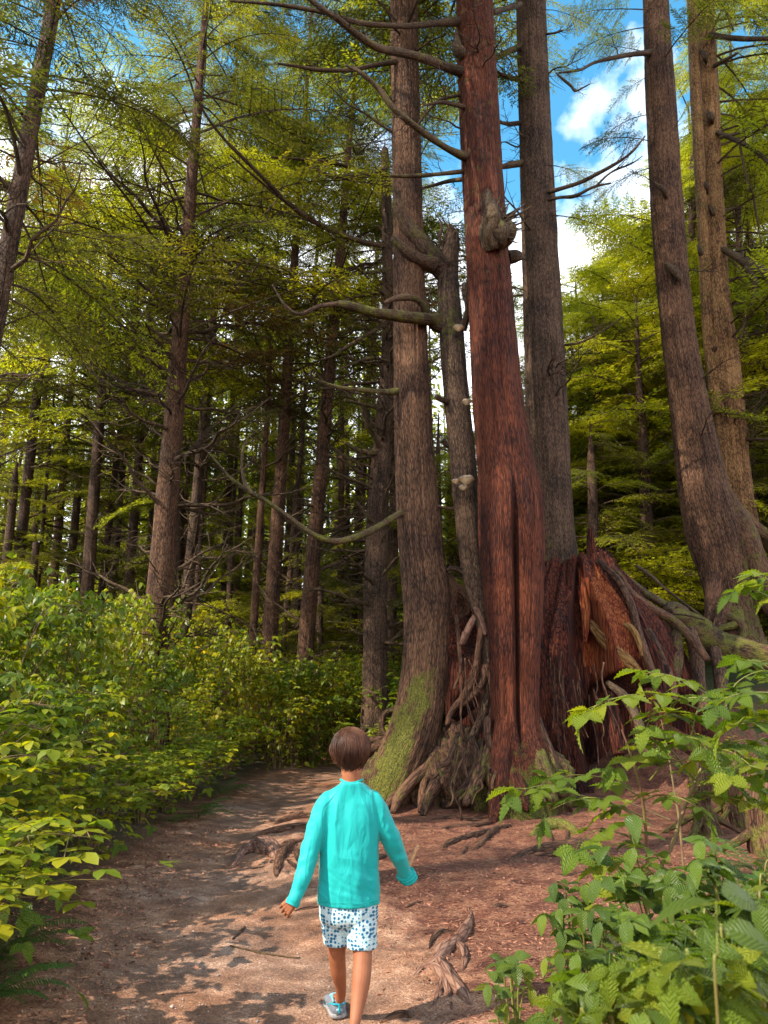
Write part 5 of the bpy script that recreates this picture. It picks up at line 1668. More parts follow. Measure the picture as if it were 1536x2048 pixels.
def put_leaf(t, me, p, d, sc, roll=0.0, up=(0, 0, 1)):
    o = bpy.data.objects.new('leaf', me)
    COL.objects.link(o)
    o.parent = t
    o.location = tuple(float(v) for v in (np.asarray(p) - np.array(t.location)))
    o.rotation_mode = 'QUATERNION'
    o.rotation_quaternion = orient(d, up, roll)
    o.scale = (sc, sc, sc)
    return o


def stem_branch(t, nodes, n, meshes, size, r0=.006, sway=.35, start=.15, mat='stem_green', base=None, end=True, drop=.06):
    pts = [P(*q) for q in nodes]
    if base is not None:
        pts = [np.array(base)] + pts
    c = spline(np.array(pts), 60)
    mb = MB()
    mb.tube(c[::3], np.linspace(r0, r0 * .3, 20), 6, cap=False, moss=-1)
    mb.build('stem', M[mat], t, np.array(t.location))
    for k in range(n):
        u = start + (1 - start) * (k + .6 * random.random()) / n
        i = min(57, int(u * 59))
        d = c[i + 2] - c[i]
        d = d / (np.linalg.norm(d) + 1e-9)
        sd = np.array((-d[1], d[0], 0))
        sd /= np.linalg.norm(sd) + 1e-9
        s = 1 if k % 2 else -1
        dd = sd * s * .8 + d * .6 * np.array((1, 1, .5)) + np.array((0, 0, random.gauss(-drop, .16)))
        put_leaf(t, random.choice(meshes), c[i], dd, size * random.uniform(.6, 1.25), roll=random.gauss(0, sway))
    if end:
        d = c[-1] - c[-4]
        put_leaf(t, random.choice(meshes), c[-1], d + np.array((0, 0, -.02)), size * 1.05, roll=random.gauss(0, .2))


random.seed(91)
bS = np.array((P(1440, 1800, 3.4)[0], 3.4, Hz(P(1440, 1800, 3.4)[0], 3.4)))
sA = thing('salmonberry_bush', 'tall salmonberry bush with arching sunlit sprays in front of the hollow stump', 'shrub', bS)
YS = float(bS[1])
mainA = [(1310, 1790, YS), (1295, 1700, YS), (1285, 1600, YS - .05), (1265, 1520, YS - .1), (1240, 1450, YS - .1)]
mainB = [(1325, 1780, YS), (1345, 1690, YS), (1375, 1600, YS), (1410, 1520, YS), (1440, 1450, YS), (1460, 1390, YS)]
for mn in (mainA, mainB):
    c = spline(np.array([np.array(bS)] + [P(*q) for q in mn]), 40)
    mb = MB(); mb.tube(c[::2], np.linspace(.010, .004, 20), 6, cap=False)
    mb.build('stem', M['stem'], sA, np.array(sA.location))
sprays = [
    ([(1240, 1450, YS - .1), (1215, 1415, YS - .2), (1300, 1385, YS - .2), (1400, 1360, YS - .1)], 0),
    ([(1400, 1420, YS - .1), (1330, 1392, YS - .2), (1260, 1390, YS - .25), (1200, 1408, YS - .3), (1168, 1430, YS - .3)], 8),
    ([(1430, 1400, YS), (1370, 1362, YS - .1), (1310, 1345, YS - .2), (1285, 1352, YS - .2)], 6),
    ([(1450, 1420, YS), (1470, 1370, YS), (1510, 1345, YS), (1560, 1340, YS)], 6),
    ([(1390, 1560, YS), (1340, 1500, YS - .1), (1290, 1490, YS - .2), (1240, 1520, YS - .25)], 6),
    ([(1300, 1640, YS), (1230, 1610, YS - .1), (1160, 1590, YS - .2), (1100, 1570, YS - .25), (1040, 1580, YS - .3)], 9),
    ([(1290, 1600, YS), (1220, 1560, YS - .1), (1150, 1550, YS - .2), (1090, 1562, YS - .2)], 7),
    ([(1300, 1650, YS), (1210, 1600, YS - .25), (1150, 1600, YS - .3), (1100, 1620, YS - .3)], 5),
    ([(1410, 1520, YS), (1380, 1450, YS - .1), (1340, 1430, YS - .2), (1300, 1440, YS - .3)], 7),
    ([(1440, 1450, YS), (1480, 1430, YS), (1520, 1430, YS + .1), (1570, 1440, YS)], 6),
    ([(1410, 1520, YS), (1450, 1490, YS), (1500, 1480, YS), (1545, 1500, YS)], 6),
    ([(1370, 1600, YS), (1400, 1570, YS), (1440, 1550, YS), (1500, 1560, YS)], 6),
    ([(1260, 1500, YS - .1), (1300, 1460, YS - .2), (1360, 1470, YS - .3), (1400, 1480, YS - .4)], 6),
    ([(1380, 1480, YS), (1400, 1410, YS), (1440, 1380, YS), (1480, 1390, YS)], 6),
    ([(1300, 1560, YS), (1330, 1530, YS - .1), (1390, 1520, YS - .2), (1430, 1540, YS - .2)], 5),
    ([(1330, 1440, YS), (1360, 1400, YS - .2), (1420, 1395, YS - .3)], 5),
    ([(1410, 1520, YS), (1450, 1500, YS - .2), (1500, 1530, YS - .3), (1540, 1570, YS - .3)], 7),
    ([(1325, 1780, YS), (1290, 1730, YS - .3), (1240, 1720, YS - .4), (1200, 1750, YS - .5)], 6),
    ([(1295, 1700, YS), (1250, 1670, YS - .2), (1200, 1660, YS - .3), (1160, 1680, YS - .4)], 6),
    ([(1375, 1600, YS), (1420, 1590, YS - .1), (1480, 1600, YS - .2), (1540, 1620, YS - .2)], 7),
    ([(1285, 1600, YS), (1320, 1590, YS - .2), (1370, 1600, YS - .3), (1410, 1630, YS - .3)], 6),
]
for nodes, n in sprays:
    if n:
        stem_branch(sA, nodes, n, TRI, 1.12, r0=.004, sway=.25)
sB = thing('salmonberry_bush', 'leafy spray entering at the right photo edge above the salmonberry bush', 'shrub', (P(1640, 1800, 3.1)[0], 3.1, Hz(P(1640, 1800, 3.1)[0], 3.1)))
b0 = np.array(sB.location)
stem_branch(sB, [(1620, 1500, b0[1]), (1580, 1240, b0[1]), (1530, 1190, b0[1]), (1480, 1175, b0[1])], 6, TRI, 1.15, base=b0, start=.6, r0=.007)
stem_branch(sB, [(1620, 1480, b0[1]), (1590, 1250, b0[1]), (1550, 1170, b0[1]), (1510, 1150, b0[1])], 5, TRI, 1.1, base=b0, start=.65, r0=.006)
stem_branch(sB, [(1610, 1600, b0[1]), (1580, 1400, b0[1]), (1530, 1330, b0[1]), (1480, 1320, b0[1])], 6, TRI, 1.1, base=b0, start=.55, r0=.006)
stem_branch(sB, [(1620, 1650, b0[1]), (1580, 1500, b0[1] - .1), (1520, 1450, b0[1] - .2), (1460, 1450, b0[1] - .2)], 7, TRI, 1.1, base=b0, start=.5, r0=.006)
stem_branch(sB, [(1620, 1700, b0[1]), (1570, 1560, b0[1] - .1), (1520, 1530, b0[1] - .2), (1470, 1540, b0[1] - .3)], 7, TRI, 1.05, base=b0, start=.5, r0=.006)
stem_branch(sB, [(1620, 1500, b0[1]), (1570, 1400, b0[1] - .1), (1500, 1385, b0[1] - .2), (1440, 1400, b0[1] - .3)], 7, TRI, 1.05, base=b0, start=.5, r0=.006)

# red stem in the middle distance on the right
sR = thing('thin_sapling', 'thin reddish bare stem with few leaves right of the mossy root masses', 'sapling', GH(1368, 1745))
b0 = np.array(sR.location)
stem_branch(sR, [(1358, 1640, b0[1]), (1348, 1580, b0[1]), (1335, 1500, b0[1]), (1320, 1430, b0[1])], 4, TRI, .9, base=b0, r0=.012, mat='stem', start=.4)
stem_branch(sR, [(1340, 1640, b0[1] - .05), (1270, 1610, b0[1] - .1), (1225, 1590, b0[1] - .1)], 2, TRI, .8, r0=.006, mat='stem', start=.4)

# salal with glossy oval leaves, nearer
def salal(label, base_px, Y, tips, size, nper=8, group=None, meshes=None, r0=.004):
    z = Hz(P(base_px, 1900, Y)[0], Y)
    b = (P(base_px, 1900, Y)[0], Y, z)
    t = thing('salal_shrub', label, 'shrub', b, group)
    for nodes in tips:
        stem_branch(t, nodes, nper, meshes or OVAL, size, r0=r0, sway=.4, start=.3, base=np.array(b), drop=.05)
    return t


def fan(cx, cy, Y, n, sx, sy, rise=60):
    out = []
    for k in range(n):
        x = cx + random.uniform(-sx, sx)
        y = cy + random.uniform(-sy, sy)
        Yk = Y + random.uniform(-.15, .15)
        out.append([(cx * .5 + x * .5, y + rise + random.uniform(0, 50), Yk), ((cx + 2 * x) / 3, y + rise * .3, Yk), (x, y, Yk - .05)])
    return out


salal('upright salal stem with glossy oval leaves in front of the dark log like root', 1330, 2.9,
      [[(1290, 1800, 2.9), (1275, 1720, 2.85), (1262, 1660, 2.85), (1262, 1625, 2.8)], [(1300, 1830, 2.9), (1270, 1790, 2.8), (1235, 1740, 2.75), (1215, 1690, 2.7)], [(1320, 1800, 2.9), (1330, 1740, 2.9), (1300, 1700, 2.85), (1270, 1690, 2.8)]], 1.15, 9)
salal('salal clump reaching over the reddish needle floor, leftmost of the right hand shrubs', 1180, 2.75, fan(1170, 1850, 2.7, 15, 85, 90), .72, 8)
salal('small salal with round yellow green leaves at the bottom near the roots', 1040, 2.6, fan(1020, 1960, 2.6, 7, 50, 55), .62, 7)
salal('dense salal clump behind the large blurred leaf', 1400, 2.45, fan(1330, 1790, 2.4, 18, 140, 60), .8, 8)
salal('dense salal clump at the right photo edge under the salmonberry bush', 1520, 2.3, fan(1480, 1760, 2.25, 18, 140, 90), .78, 8)
salal('mixed low shrub in the lower right with bright yellow green leaves', 1300, 1.9, fan(1260, 1960, 1.85, 20, 160, 60), .68, 8, meshes=TRI + OVAL)
salal('lowest leafy shrub in the bottom right corner', 1480, 1.6, fan(1440, 1950, 1.55, 20, 160, 90), .72, 8, meshes=TRI + OVAL)
salal('leafy shrub filling the gap under the large blurred leaf', 1400, 2.0, fan(1360, 1870, 1.95, 11, 120, 60), .7, 8, meshes=TRI + OVAL)
salal('shrub of broad leaves along the right photo edge, halfway down the corner growth', 1560, 1.9, fan(1520, 1840, 1.85, 14, 70, 90), .74, 8, meshes=TRI + OVAL)
t = thing('salal_shrub', 'closest stem carrying one large blurred leaf pointing left', 'shrub', (P(1440, 2300, 1.1)[0], 1.1, 0))
stem_branch(t, [(1440, 2100, 1.1), (1435, 1900, 1.1), (1432, 1790, 1.1)], 0, OVAL, 1, base=np.array(t.location), end=False, r0=.0025)
for px, py, d, s in ((1432, 1800, (-1, .15, -.12), 1.05), (1432, 1785, (1, .2, -.15), .85), (1435, 1850, (.9, -.3, -.2), .8)):
    o = put_leaf(t, OVAL[0], P(px, py, 1.1), d, s, roll=.35, up=(0, -.4, 1))
# mossy root masses on the right behind the shrub
for q, (px, py, Y, w, lab) in enumerate([(1402, 1565, 8.3, 40, 'mossy root post left of two at the foot of the right bank'), (1520, 1590, 7.2, 56, 'big mossy root post cut by the right photo edge'), (1460, 1560, 8.8, 30, 'slim dark root post between the two mossy ones')]):
    g_ = P(px, py, Y)
    zb = Hz(g_[0], Y)
    t = thing('mossy_root_post', lab, 'tree root', (g_[0], Y, zb))
    mb = MB()
    r = wrad(g_, w)
    top = P(px + 10, py - 50, Y + .2)
    mb.tube([(g_[0] + .05, Y, zb - .1), (g_[0] - .02, Y, zb + .25), tuple(g_), tuple(top), (top[0] + .3, Y + .8, top[2] - .1)], [r * 1.5, r * .95, r * .9, r, r * .6], 40, n=90, jit=.3, seed=q + 900, rfun=ridged(14, .3, .2, q), moss=.36)
    mb.build('post', M['root'], t, (g_[0], Y, zb))
    for k in range(5):
        a = random.uniform(0, 6.28)
        mb = MB()
        x1, y1 = g_[0] + math.cos(a) * .5, Y + math.sin(a) * .35
        mb.tube([(g_[0], Y, zb + .25), (g_[0] + math.cos(a) * .25, Y + math.sin(a) * .2, zb + .10), (x1, y1, Hz(x1, y1) - .02)], [r * .4, r * .3, r * .12], 12, n=24, jit=.25, seed=k, moss=.4)
        mb.build('root', M['root'], t, (g_[0], Y, zb))

# roots and logs lying over the bank between stump and flared conifer
for q, (nd_, lab, ms, mt) in enumerate([
    ([(1195, 1120, 11.6, 10), (1235, 1160, 11.5, 14), (1262, 1210, 11.3, 16), (1275, 1260, 11.1, 16), (1295, 1320, 10.9, 15), (1318, 1370, 10.8, 14)], 'smooth grey root running down the right side of the hollow stump', .2, 'root'),
    ([(1188, 1110, 11.8, 8), (1230, 1140, 11.8, 13), (1262, 1185, 11.7, 15), (1300, 1215, 11.7, 18), (1345, 1240, 11.7, 18), (1385, 1280, 11.5, 17), (1415, 1320, 11.3, 13)], 'long root arching from the stump top over the dark gap', .3, 'root'),
    ([(1230, 1135, 12.0, 10), (1270, 1170, 12.0, 14), (1320, 1205, 12.1, 16), (1370, 1222, 12.3, 14), (1345, 1210, 12.1, 16), (1335, 1222, 12.0, 20)], 'knobbly root with an end like a fist above the bank', .3, 'dead_wood'),
    ([(1330, 1230, 12.2, 40), (1380, 1250, 12.3, 50), (1440, 1290, 12.2, 54), (1500, 1310, 12.1, 56), (1570, 1330, 12.0, 60)], 'thick mossy fallen log lying along the top of the right bank', .42, 'root'),
    ([(1295, 1260, 11.2, 16), (1320, 1310, 11.0, 18), (1345, 1370, 10.8, 16), (1350, 1400, 10.7, 10)], 'short dark root beside the smooth grey one', .25, 'root'),
    ([(1350, 1260, 11.9, 20), (1352, 1310, 11.5, 26), (1345, 1370, 11.2, 22)], 'mossy upright root under the arching root', .35, 'root'),
    ([(1215, 1365, 10.3, 10), (1245, 1390, 10.1, 17), (1268, 1425, 9.95, 18), (1285, 1470, 9.8, 18), (1298, 1515, 9.7, 16)], 'bent bare grey root leaning out of the hollow', .05, 'dead_wood'),
    ([(1380, 1260, 12.0, 24), (1392, 1310, 11.7, 26), (1400, 1370, 11.3, 22), (1410, 1420, 11.0, 18)], 'stout dark root under the fallen log', .25, 'root'),
    ([(1430, 1300, 12.0, 22), (1440, 1350, 11.6, 26), (1445, 1410, 11.2, 20)], 'second stout dark root under the fallen log', .25, 'root'),
    ([(1270, 1130, 12.6, 6), (1300, 1150, 12.5, 7), (1340, 1185, 12.4, 5), (1400, 1230, 12.3, 4), (1415, 1245, 12.3, 3)], 'thin dry branch lying across the bank behind the stump', 0, 'dead_wood'),
    ([(1330, 1228, 12.0, 3), (1370, 1230, 11.9, 4), (1410, 1240, 11.9, 3)], 'pale thin stick on top of the bank', 0, 'dead_wood'),
]):
    pts = [P(a, b, c) for a, b, c, w in nd_]
    mb = MB()
    mb.tube(pts, [wrad(p, n_[3]) for p, n_ in zip(pts, nd_)], 22, n=70, jit=.2, seed=q + 50, rfun=ridged(10, .12, .12, q), moss=ms)
    c0 = pts[0]
    o = link('fallen_log' if 'log' in lab and 'fallen log lying' in lab else 'old_root', mb.mesh('old_root', M[mt], c0), None, c0)
    tag(o, lab, 'log' if o.name.startswith('fallen') else 'tree root')

# ------------------------------------------------------------------ roots in the path and on the needle floor
def ground_root(nodes, label, mat='root', moss=.1, sub=(), name='exposed_root', jit=.25, lift=.12):
    """nodes: (px, py, width px) on the ground"""
    def pts_of(nd):
        out, rr = [], []
        for a, b, w in nd:
            g_ = GH(a, b)
            r = wrad(g_, w)
            out.append(g_ + np.array((0, 0, r * lift)))
            rr.append(r)
        out[-1][2] -= rr[-1] * 1.3
        out[0][2] -= rr[0] * .8
        return out, rr
    p, r = pts_of(nodes)
    t = thing(name, label, 'tree root', p[0])
    mb = MB()
    mb.tube(p, r, 22, n=90, jit=jit, seed=random.randint(0, 999), moss=moss, rfun=ridged(12, .12, .12, random.randint(0, 50)))
    mb.build('main_root', M[mat], t, p[0])
    for nd in sub:
        p2, r2 = pts_of(nd)
        mb = MB()
        mb.tube(p2, r2, 14, n=50, jit=jit, seed=random.randint(0, 999), moss=moss, rfun=ridged(10, .15, .12, 3))
        mb.build('side_root', M[mat], t, p[0])
    return t


random.seed(8)
ground_root([(470, 1722, 8.2), (490, 1706, 27.9), (520, 1700, 45.9), (545, 1706, 36.1), (552, 1716, 11.5)], 'pale worn root knob in the path left of the child', 'worn_root', -.2, jit=.2,
            sub=[[(500, 1700, 24.6), (525, 1684, 21.3), (545, 1690, 16.4), (553, 1704, 8.2)], [(480, 1716, 11.5), (470, 1730, 13.1), (455, 1738, 6.6)]])
ground_root([(600, 1680, 14.8), (580, 1690, 21.3), (565, 1708, 23.0), (556, 1732, 18.0), (553, 1756, 8.2)], 'dark bent root beside the pale knob, next to the child', 'root', .0,
            sub=[[(590, 1690, 13.1), (600, 1720, 14.8), (620, 1745, 9.8)], [(575, 1720, 9.8), (600, 1738, 9.8), (640, 1742, 6.6)]])
ground_root([(660, 1640, 9.8), (625, 1634, 14.8), (590, 1637, 14.8), (560, 1645, 13.1), (548, 1650, 6.6)], 'upper ledge root crossing the path edge behind the child', 'root', .1)
ground_root([(660, 1655, 9.8), (615, 1656, 18.0), (570, 1661, 19.7), (525, 1670, 14.8), (495, 1682, 8.2)], 'longer dark ledge root just below the upper one', 'root', .0,
            sub=[[(620, 1660, 14.8), (640, 1675, 13.1), (670, 1680, 6.6)]])
ground_root([(1000, 1652, 9.8), (960, 1668, 14.8), (925, 1680, 16.4), (895, 1690, 14.8), (880, 1700, 6.6)], 'dark root parting the needle floor in front of the great trunks', 'root', .15,
            sub=[[(985, 1655, 8.2), (965, 1680, 9.8), (925, 1700, 6.6)], [(950, 1672, 8.2), (930, 1700, 7.4), (920, 1712, 4.1)], [(1000, 1640, 7.4), (950, 1650, 9.8), (900, 1655, 8.2), (870, 1662, 4.1)]])
ground_root([(1020, 1650, 9.8), (990, 1660, 11.5), (960, 1690, 9.8), (940, 1702, 4.9)], 'thin root beside the dark one, nearer the mossy lump', 'root', .2)
ground_root([(1015, 1722, 6.6), (1050, 1708, 14.8), (1090, 1700, 24.6), (1140, 1695, 27.9), (1180, 1692, 21.3), (1215, 1700, 11.5)], 'long dark log like root with a smooth upper side right of the child', 'root', .12, jit=.15,
            sub=[[(1070, 1712, 13.1), (1130, 1712, 18.0), (1190, 1712, 11.5)], [(1128, 1692, 6.6), (1136, 1665, 7.4), (1128, 1640, 4.9)]])
ground_root([(1062, 1672, 10), (1085, 1662, 26), (1108, 1656, 34), (1135, 1658, 28), (1165, 1668, 10)], 'low mossy root lump in front of the red double trunk', 'root', .55, jit=.4)
ground_root([(938, 1815, 6.6), (941, 1835, 11.5), (930, 1862, 19.7), (912, 1885, 19.7), (885, 1906, 27.9), (870, 1925, 21.3), (845, 1938, 14.8), (822, 1958, 6.6)], 'gnarled pale root climbing towards the lower edge, right of the child', 'worn_root', .08,
            sub=[[(905, 1880, 18.0), (925, 1900, 19.7), (930, 1925, 13.1), (925, 1940, 6.6)], [(880, 1915, 24.6), (888, 1938, 26), (905, 1965, 32), (925, 1990, 24), (945, 2010, 9.8)], [(890, 1945, 15), (878, 1985, 16), (868, 2025, 9.8)], [(860, 1925, 14.8), (880, 1945, 24.6), (897, 1985, 16), (905, 2030, 8.2)]], jit=.3)
ground_root([(905, 1862, 6.6), (880, 1866, 14.8), (865, 1880, 11.5), (858, 1898, 4.9)], 'small dark root stub left of the gnarled root', 'root', .0)
ground_root([(1025, 1812, 5.7), (995, 1812, 10.7), (975, 1826, 6.6)], 'little dark root tip in the shaded needle floor', 'root', .0)
ground_root([(845, 1802, 4.1), (825, 1810, 7.4), (805, 1818, 4.1)], 'tiny root tip on the ground right of the shorts', 'root', .0)
ground_root([(645, 1812, 4.9), (610, 1818, 7.4), (585, 1822, 4.1)], 'thin root line on the path under the left hand', 'root', .0)
ground_root([(760, 2046, 6.6), (790, 2034, 16.4), (815, 2032, 14.8), (830, 2042, 4.9)], 'low dark root at the bottom edge by the rear foot', 'root', .0)
ground_root([(780, 1712, 8.2), (760, 1716, 13.1), (735, 1722, 9.8)], 'root stub just right of the child behind the elbow', 'root', .0)
ground_root([(1180, 1740, 4.1), (1140, 1750, 6.6), (1090, 1748, 4.1)], 'faint root under the needles below the log like root', 'root', .0)
ground_root([(860, 1640, 4.9), (900, 1636, 8.2), (960, 1640, 8.2), (1010, 1632, 4.9)], 'dark root at the base of the great roots, flat on needles', 'root', .1)
for q, (nd_, lab) in enumerate([([(460, 1893, 3), (520, 1907, 4), (570, 1915, 3), (600, 1918, 2)], 'thin dry twig lying on the path'), ([(465, 1880, 3), (485, 1862, 5), (490, 1855, 3)], 'short dark twig on the path near the long twig'),
                                ([(1040, 1600, 3), (1090, 1640, 4), (1110, 1700, 2)], 'thin twig leaning by the mossy lump')]):
    pts = [GH(a, b) + np.array((0, 0, .006)) for a, b, w in nd_]
    mb = MB(); mb.tube(pts, [wrad(p, n_[2]) for p, n_ in zip(pts, nd_)], 8, n=24, jit=.2)
    tag(mb.build('twig', M['dead_wood'], None, pts[0]), lab, 'twig')

# ------------------------------------------------------------------ loose needles, bark chips, stones, leaf litter
def litter():
    rg = np.random.default_rng(17)
    mb = MB()
    n = 26000
    y = 2.6 + 9.5 * rg.random(n) ** 1.3
    x = (rg.random(n) * 1.3 - .6) * y
    pm = pathmask(x, y)
    keep = (pm < -.02) | (rg.random(n) < .015) | ((pm < .25) & (rg.random(n) < .2))
    keep &= left_of_path(x, y) < 1.2
    x, y = x[keep], y[keep]
    n = len(x)
    z = height(x, y) + .006
    a = rg.random(n) * 6.283
    l = rg.uniform(.006, .028, n)
    w = rg.uniform(.0018, .006, n)
    d = np.stack([np.cos(a) * l, np.sin(a) * l, rg.normal(0, .22, n) * l], -1)
    s = np.stack([-np.sin(a) * w, np.cos(a) * w, rg.normal(0, .5, n) * w], -1)
    c = np.stack([x, y, z], -1)
    V = np.stack([c - d, c - s, c + d, c + s], 1).reshape(-1, 3)
    mb.add(V, np.arange(n * 4).reshape(n, 4))
    mb.build('needle_litter', M['litter'], kind='stuff', smooth=False)
    # gravel
    mb = MB()
    n = 5000
    y = 2.7 + 6 * rg.random(n) ** 1.5
    x = (rg.random(n) * .9 - .55) * y
    keep = (pathmask(x, y) > -.25)
    x, y = x[keep], y[keep]
    z = height(x, y)
    base = np.array([(1, 0, 0), (-.5, .87, 0), (-.5, -.87, 0), (0, 0, .7), (0, 0, -.4)])
    for k in range(len(x)):
        s = rg.uniform(.0025, .007) * (2.0 if rg.random() < .03 else 1)
        a = rg.random() * 6.28
        Rm = np.array([(math.cos(a), -math.sin(a), 0), (math.sin(a), math.cos(a), 0), (0, 0, 1)])
        mb.add((base * rg.uniform(.7, 1.3, (5, 3)) * s) @ Rm.T + (x[k], y[k], z[k] + s * .2), [(0, 1, 3), (1, 2, 3), (2, 0, 3), (1, 0, 4), (2, 1, 4), (0, 2, 4)])
    mb.build('gravel', M['pebble'], kind='stuff')
    # broken leaves and chips along the left edge
    mb = MB()
    for k in range(1500):
        yy = rg.uniform(2.6, 9)
        xx = float(np.interp(yy, LW[:, 1], LW[:, 0])) + rg.normal(-.08, .22)
        p = np.array((xx, yy, Hz(xx, yy) + .008 if k % 3 == 0 else 0))
        if k % 3:
            p[2] = float(height(np.array([xx]), np.array([yy]))[0]) + .008
        a = rg.random() * 6.28
        leaflet(mb, p, (math.cos(a), math.sin(a), rg.normal(0, .25)), (rg.normal(0, .3), rg.normal(0, .3), 1), rg.uniform(.012, .045), rg.uniform(.005, .016), 2, 0, .3, .3, rg.random())
    mb.build('leaf_litter', M['litter'], kind='stuff')


litter()
# ------------------------------------------------------------------ the child
def ellipsoid(mb, c, rx, ry, rz, n=32, m=20, warp=None):
    th = np.linspace(0, 2 * np.pi, n, endpoint=False)
    ph = np.linspace(0.02, np.pi - 0.02, m)
    TH, PH = np.meshgrid(th, ph)
    D = np.stack([np.sin(PH) * np.cos(TH), np.sin(PH) * np.sin(TH), np.cos(PH)], -1)
    V = D * (rx, ry, rz)
    if warp is not None:
        V = warp(D, V)
    V = V + c
    i = np.arange(m - 1)[:, None] * n
    j = np.arange(n)[None]
    F = np.stack([i + j, i + n + j, i + n + (j + 1) % n, i + (j + 1) % n], -1).reshape(-1, 4)
    b = mb.n
    mb.add(V.reshape(-1, 3), F)
    jj = np.arange(n)
    mb.add([V[0].mean(0), V[-1].mean(0)], np.zeros((0, 3), int))
    mb.more(np.stack([b + jj, b + (jj + 1) % n, np.full(n, mb.n - 2)], -1))
    a = b + (m - 1) * n
    mb.more(np.stack([a + (jj + 1) % n, a + jj, np.full(n, mb.n - 1)], -1))


def ring_loft(mb, rings, n=48):
    """rings: (cx, cy, cz, rx, ry) horizontal ellipses, bottom to top"""
    R_ = spline(np.array(rings, float), len(rings) * 8)
    th = np.linspace(0, 2 * np.pi, n, endpoint=False)
    e = 0.85
    c, s = np.cos(th), np.sin(th)
    c2, s2 = np.sign(c) * np.abs(c) ** e, np.sign(s) * np.abs(s) ** e
    V = np.stack([R_[:, 0, None] + R_[:, 3, None] * c2, R_[:, 1, None] + R_[:, 4, None] * s2, np.repeat(R_[:, 2, None], n, 1)], -1)
    m = len(R_)
    i = np.arange(m - 1)[:, None] * n
    j = np.arange(n)[None]
    F = np.stack([i + j, i + (j + 1) % n, i + n + (j + 1) % n, i + n + j], -1).reshape(-1, 4)
    b = mb.n
    mb.add(V.reshape(-1, 3), F)
    mb.add([V[0].mean(0), V[-1].mean(0)], np.zeros((0, 3), int))
    jj = np.arange(n)
    mb.more(np.stack([b + (jj + 1) % n, b + jj, np.full(n, mb.n - 2)], -1))
    a = b + (m - 1) * n
    mb.more(np.stack([a + jj, a + (jj + 1) % n, np.full(n, mb.n - 1)], -1))


def fuse(mb, name, mat, parent, origin, voxel, smooth=4, disp=None):
    """melt the pieces of mb into one continuous skin"""
    me = mb.mesh(name, None, (0, 0, 0))
    o = bpy.data.objects.new(name + '_tmp', me)
    COL.objects.link(o)
    r = o.modifiers.new('r', 'REMESH'); r.mode = 'VOXEL'; r.voxel_size = voxel
    s = o.modifiers.new('s', 'SMOOTH'); s.factor = 0.5; s.iterations = smooth
    dg = bpy.context.evaluated_depsgraph_get()
    ev = o.evaluated_get(dg)
    m2 = bpy.data.meshes.new_from_object(ev, depsgraph=dg)
    bpy.data.objects.remove(o)
    n = len(m2.vertices)
    co = np.zeros(n * 3, np.float32); m2.vertices.foreach_get('co', co)
    no = np.zeros(n * 3, np.float32); m2.vertices.foreach_get('normal', no)
    co, no = co.reshape(-1, 3).astype(float), no.reshape(-1, 3).astype(float)
    if disp is not None:
        co = co + no * disp(co, no)[:, None]
    co -= np.asarray(origin)
    m2.vertices.foreach_set('co', co.astype(np.float32).ravel())
    m2.polygons.foreach_set('use_smooth', np.ones(len(m2.polygons), bool))
    m2.name = name
    m2.materials.clear()
    m2.materials.append(mat)
    m2.update()
    return link(name, m2, parent)


def skin_mat():
    m, t, N, L = newmat('skin')
    out = N('ShaderNodeOutputMaterial'); b = N('ShaderNodeBsdfPrincipled')
    tc = N('ShaderNodeTexCoord'); nz = N('ShaderNodeTexNoise'); nz.inputs['Scale'].default_value = 18
    L(tc.outputs['Object'], nz.inputs['Vector'])
    rp = ramp(t, [(0.3, (0.23, 0.078, 0.032)), (0.7, (0.28, 0.10, 0.045))])
    L(nz.outputs['Fac'], rp.inputs['Fac']); L(rp.outputs['Color'], b.inputs['Base Color'])
    b.inputs['Roughness'].default_value = 0.62
    b.inputs['Specular IOR Level'].default_value = 0.3
    b.inputs['Subsurface Weight'].default_value = 0.12
    b.inputs['Subsurface Radius'].default_value = (0.02, 0.006, 0.003)
    b.inputs['Subsurface Scale'].default_value = 0.3
    L(b.outputs[0], out.inputs['Surface'])
    return m


def shirt_mat():
    m, t, N, L = newmat('shirt')
    out = N('ShaderNodeOutputMaterial'); b = N('ShaderNodeBsdfPrincipled')
    tc = N('ShaderNodeTexCoord'); nz = N('ShaderNodeTexNoise'); nz.inputs['Scale'].default_value = 9; nz.inputs['Detail'].default_value = 3
    L(tc.outputs['Object'], nz.inputs['Vector'])
    mp = N('ShaderNodeMapping'); mp.inputs['Scale'].default_value = (1, 1, .35); L(tc.outputs['Object'], mp.inputs['Vector'])
    n2 = N('ShaderNodeTexNoise'); n2.inputs['Scale'].default_value = 16; n2.inputs['Detail'].default_value = 2; n2.inputs['Distortion'].default_value = 1.2
    L(mp.outputs[0], n2.inputs['Vector'])
    wv = N('ShaderNodeTexNoise'); wv.inputs['Scale'].default_value = 900
    L(tc.outputs['Object'], wv.inputs['Vector'])
    b.inputs['Base Color'].default_value = (0.0, 0.32, 0.30, 1)
    bp = N('ShaderNodeBump'); bp.inputs['Strength'].default_value = 0.5; bp.inputs['Distance'].default_value = 0.018
    L(n2.outputs['Fac'], bp.inputs['Height'])
    b2 = N('ShaderNodeBump'); b2.inputs['Strength'].default_value = 0.15; b2.inputs['Distance'].default_value = 0.001
    L(wv.outputs['Fac'], b2.inputs['Height']); L(bp.outputs[0], b2.inputs['Normal'])
    L(b2.outputs[0], b.inputs['Normal'])
    b.inputs['Roughness'].default_value = 0.6
    b.inputs['Specular IOR Level'].default_value = 0.3
    b.inputs['Sheen Weight'].default_value = 0.15
    L(b.outputs[0], out.inputs['Surface'])
    return m


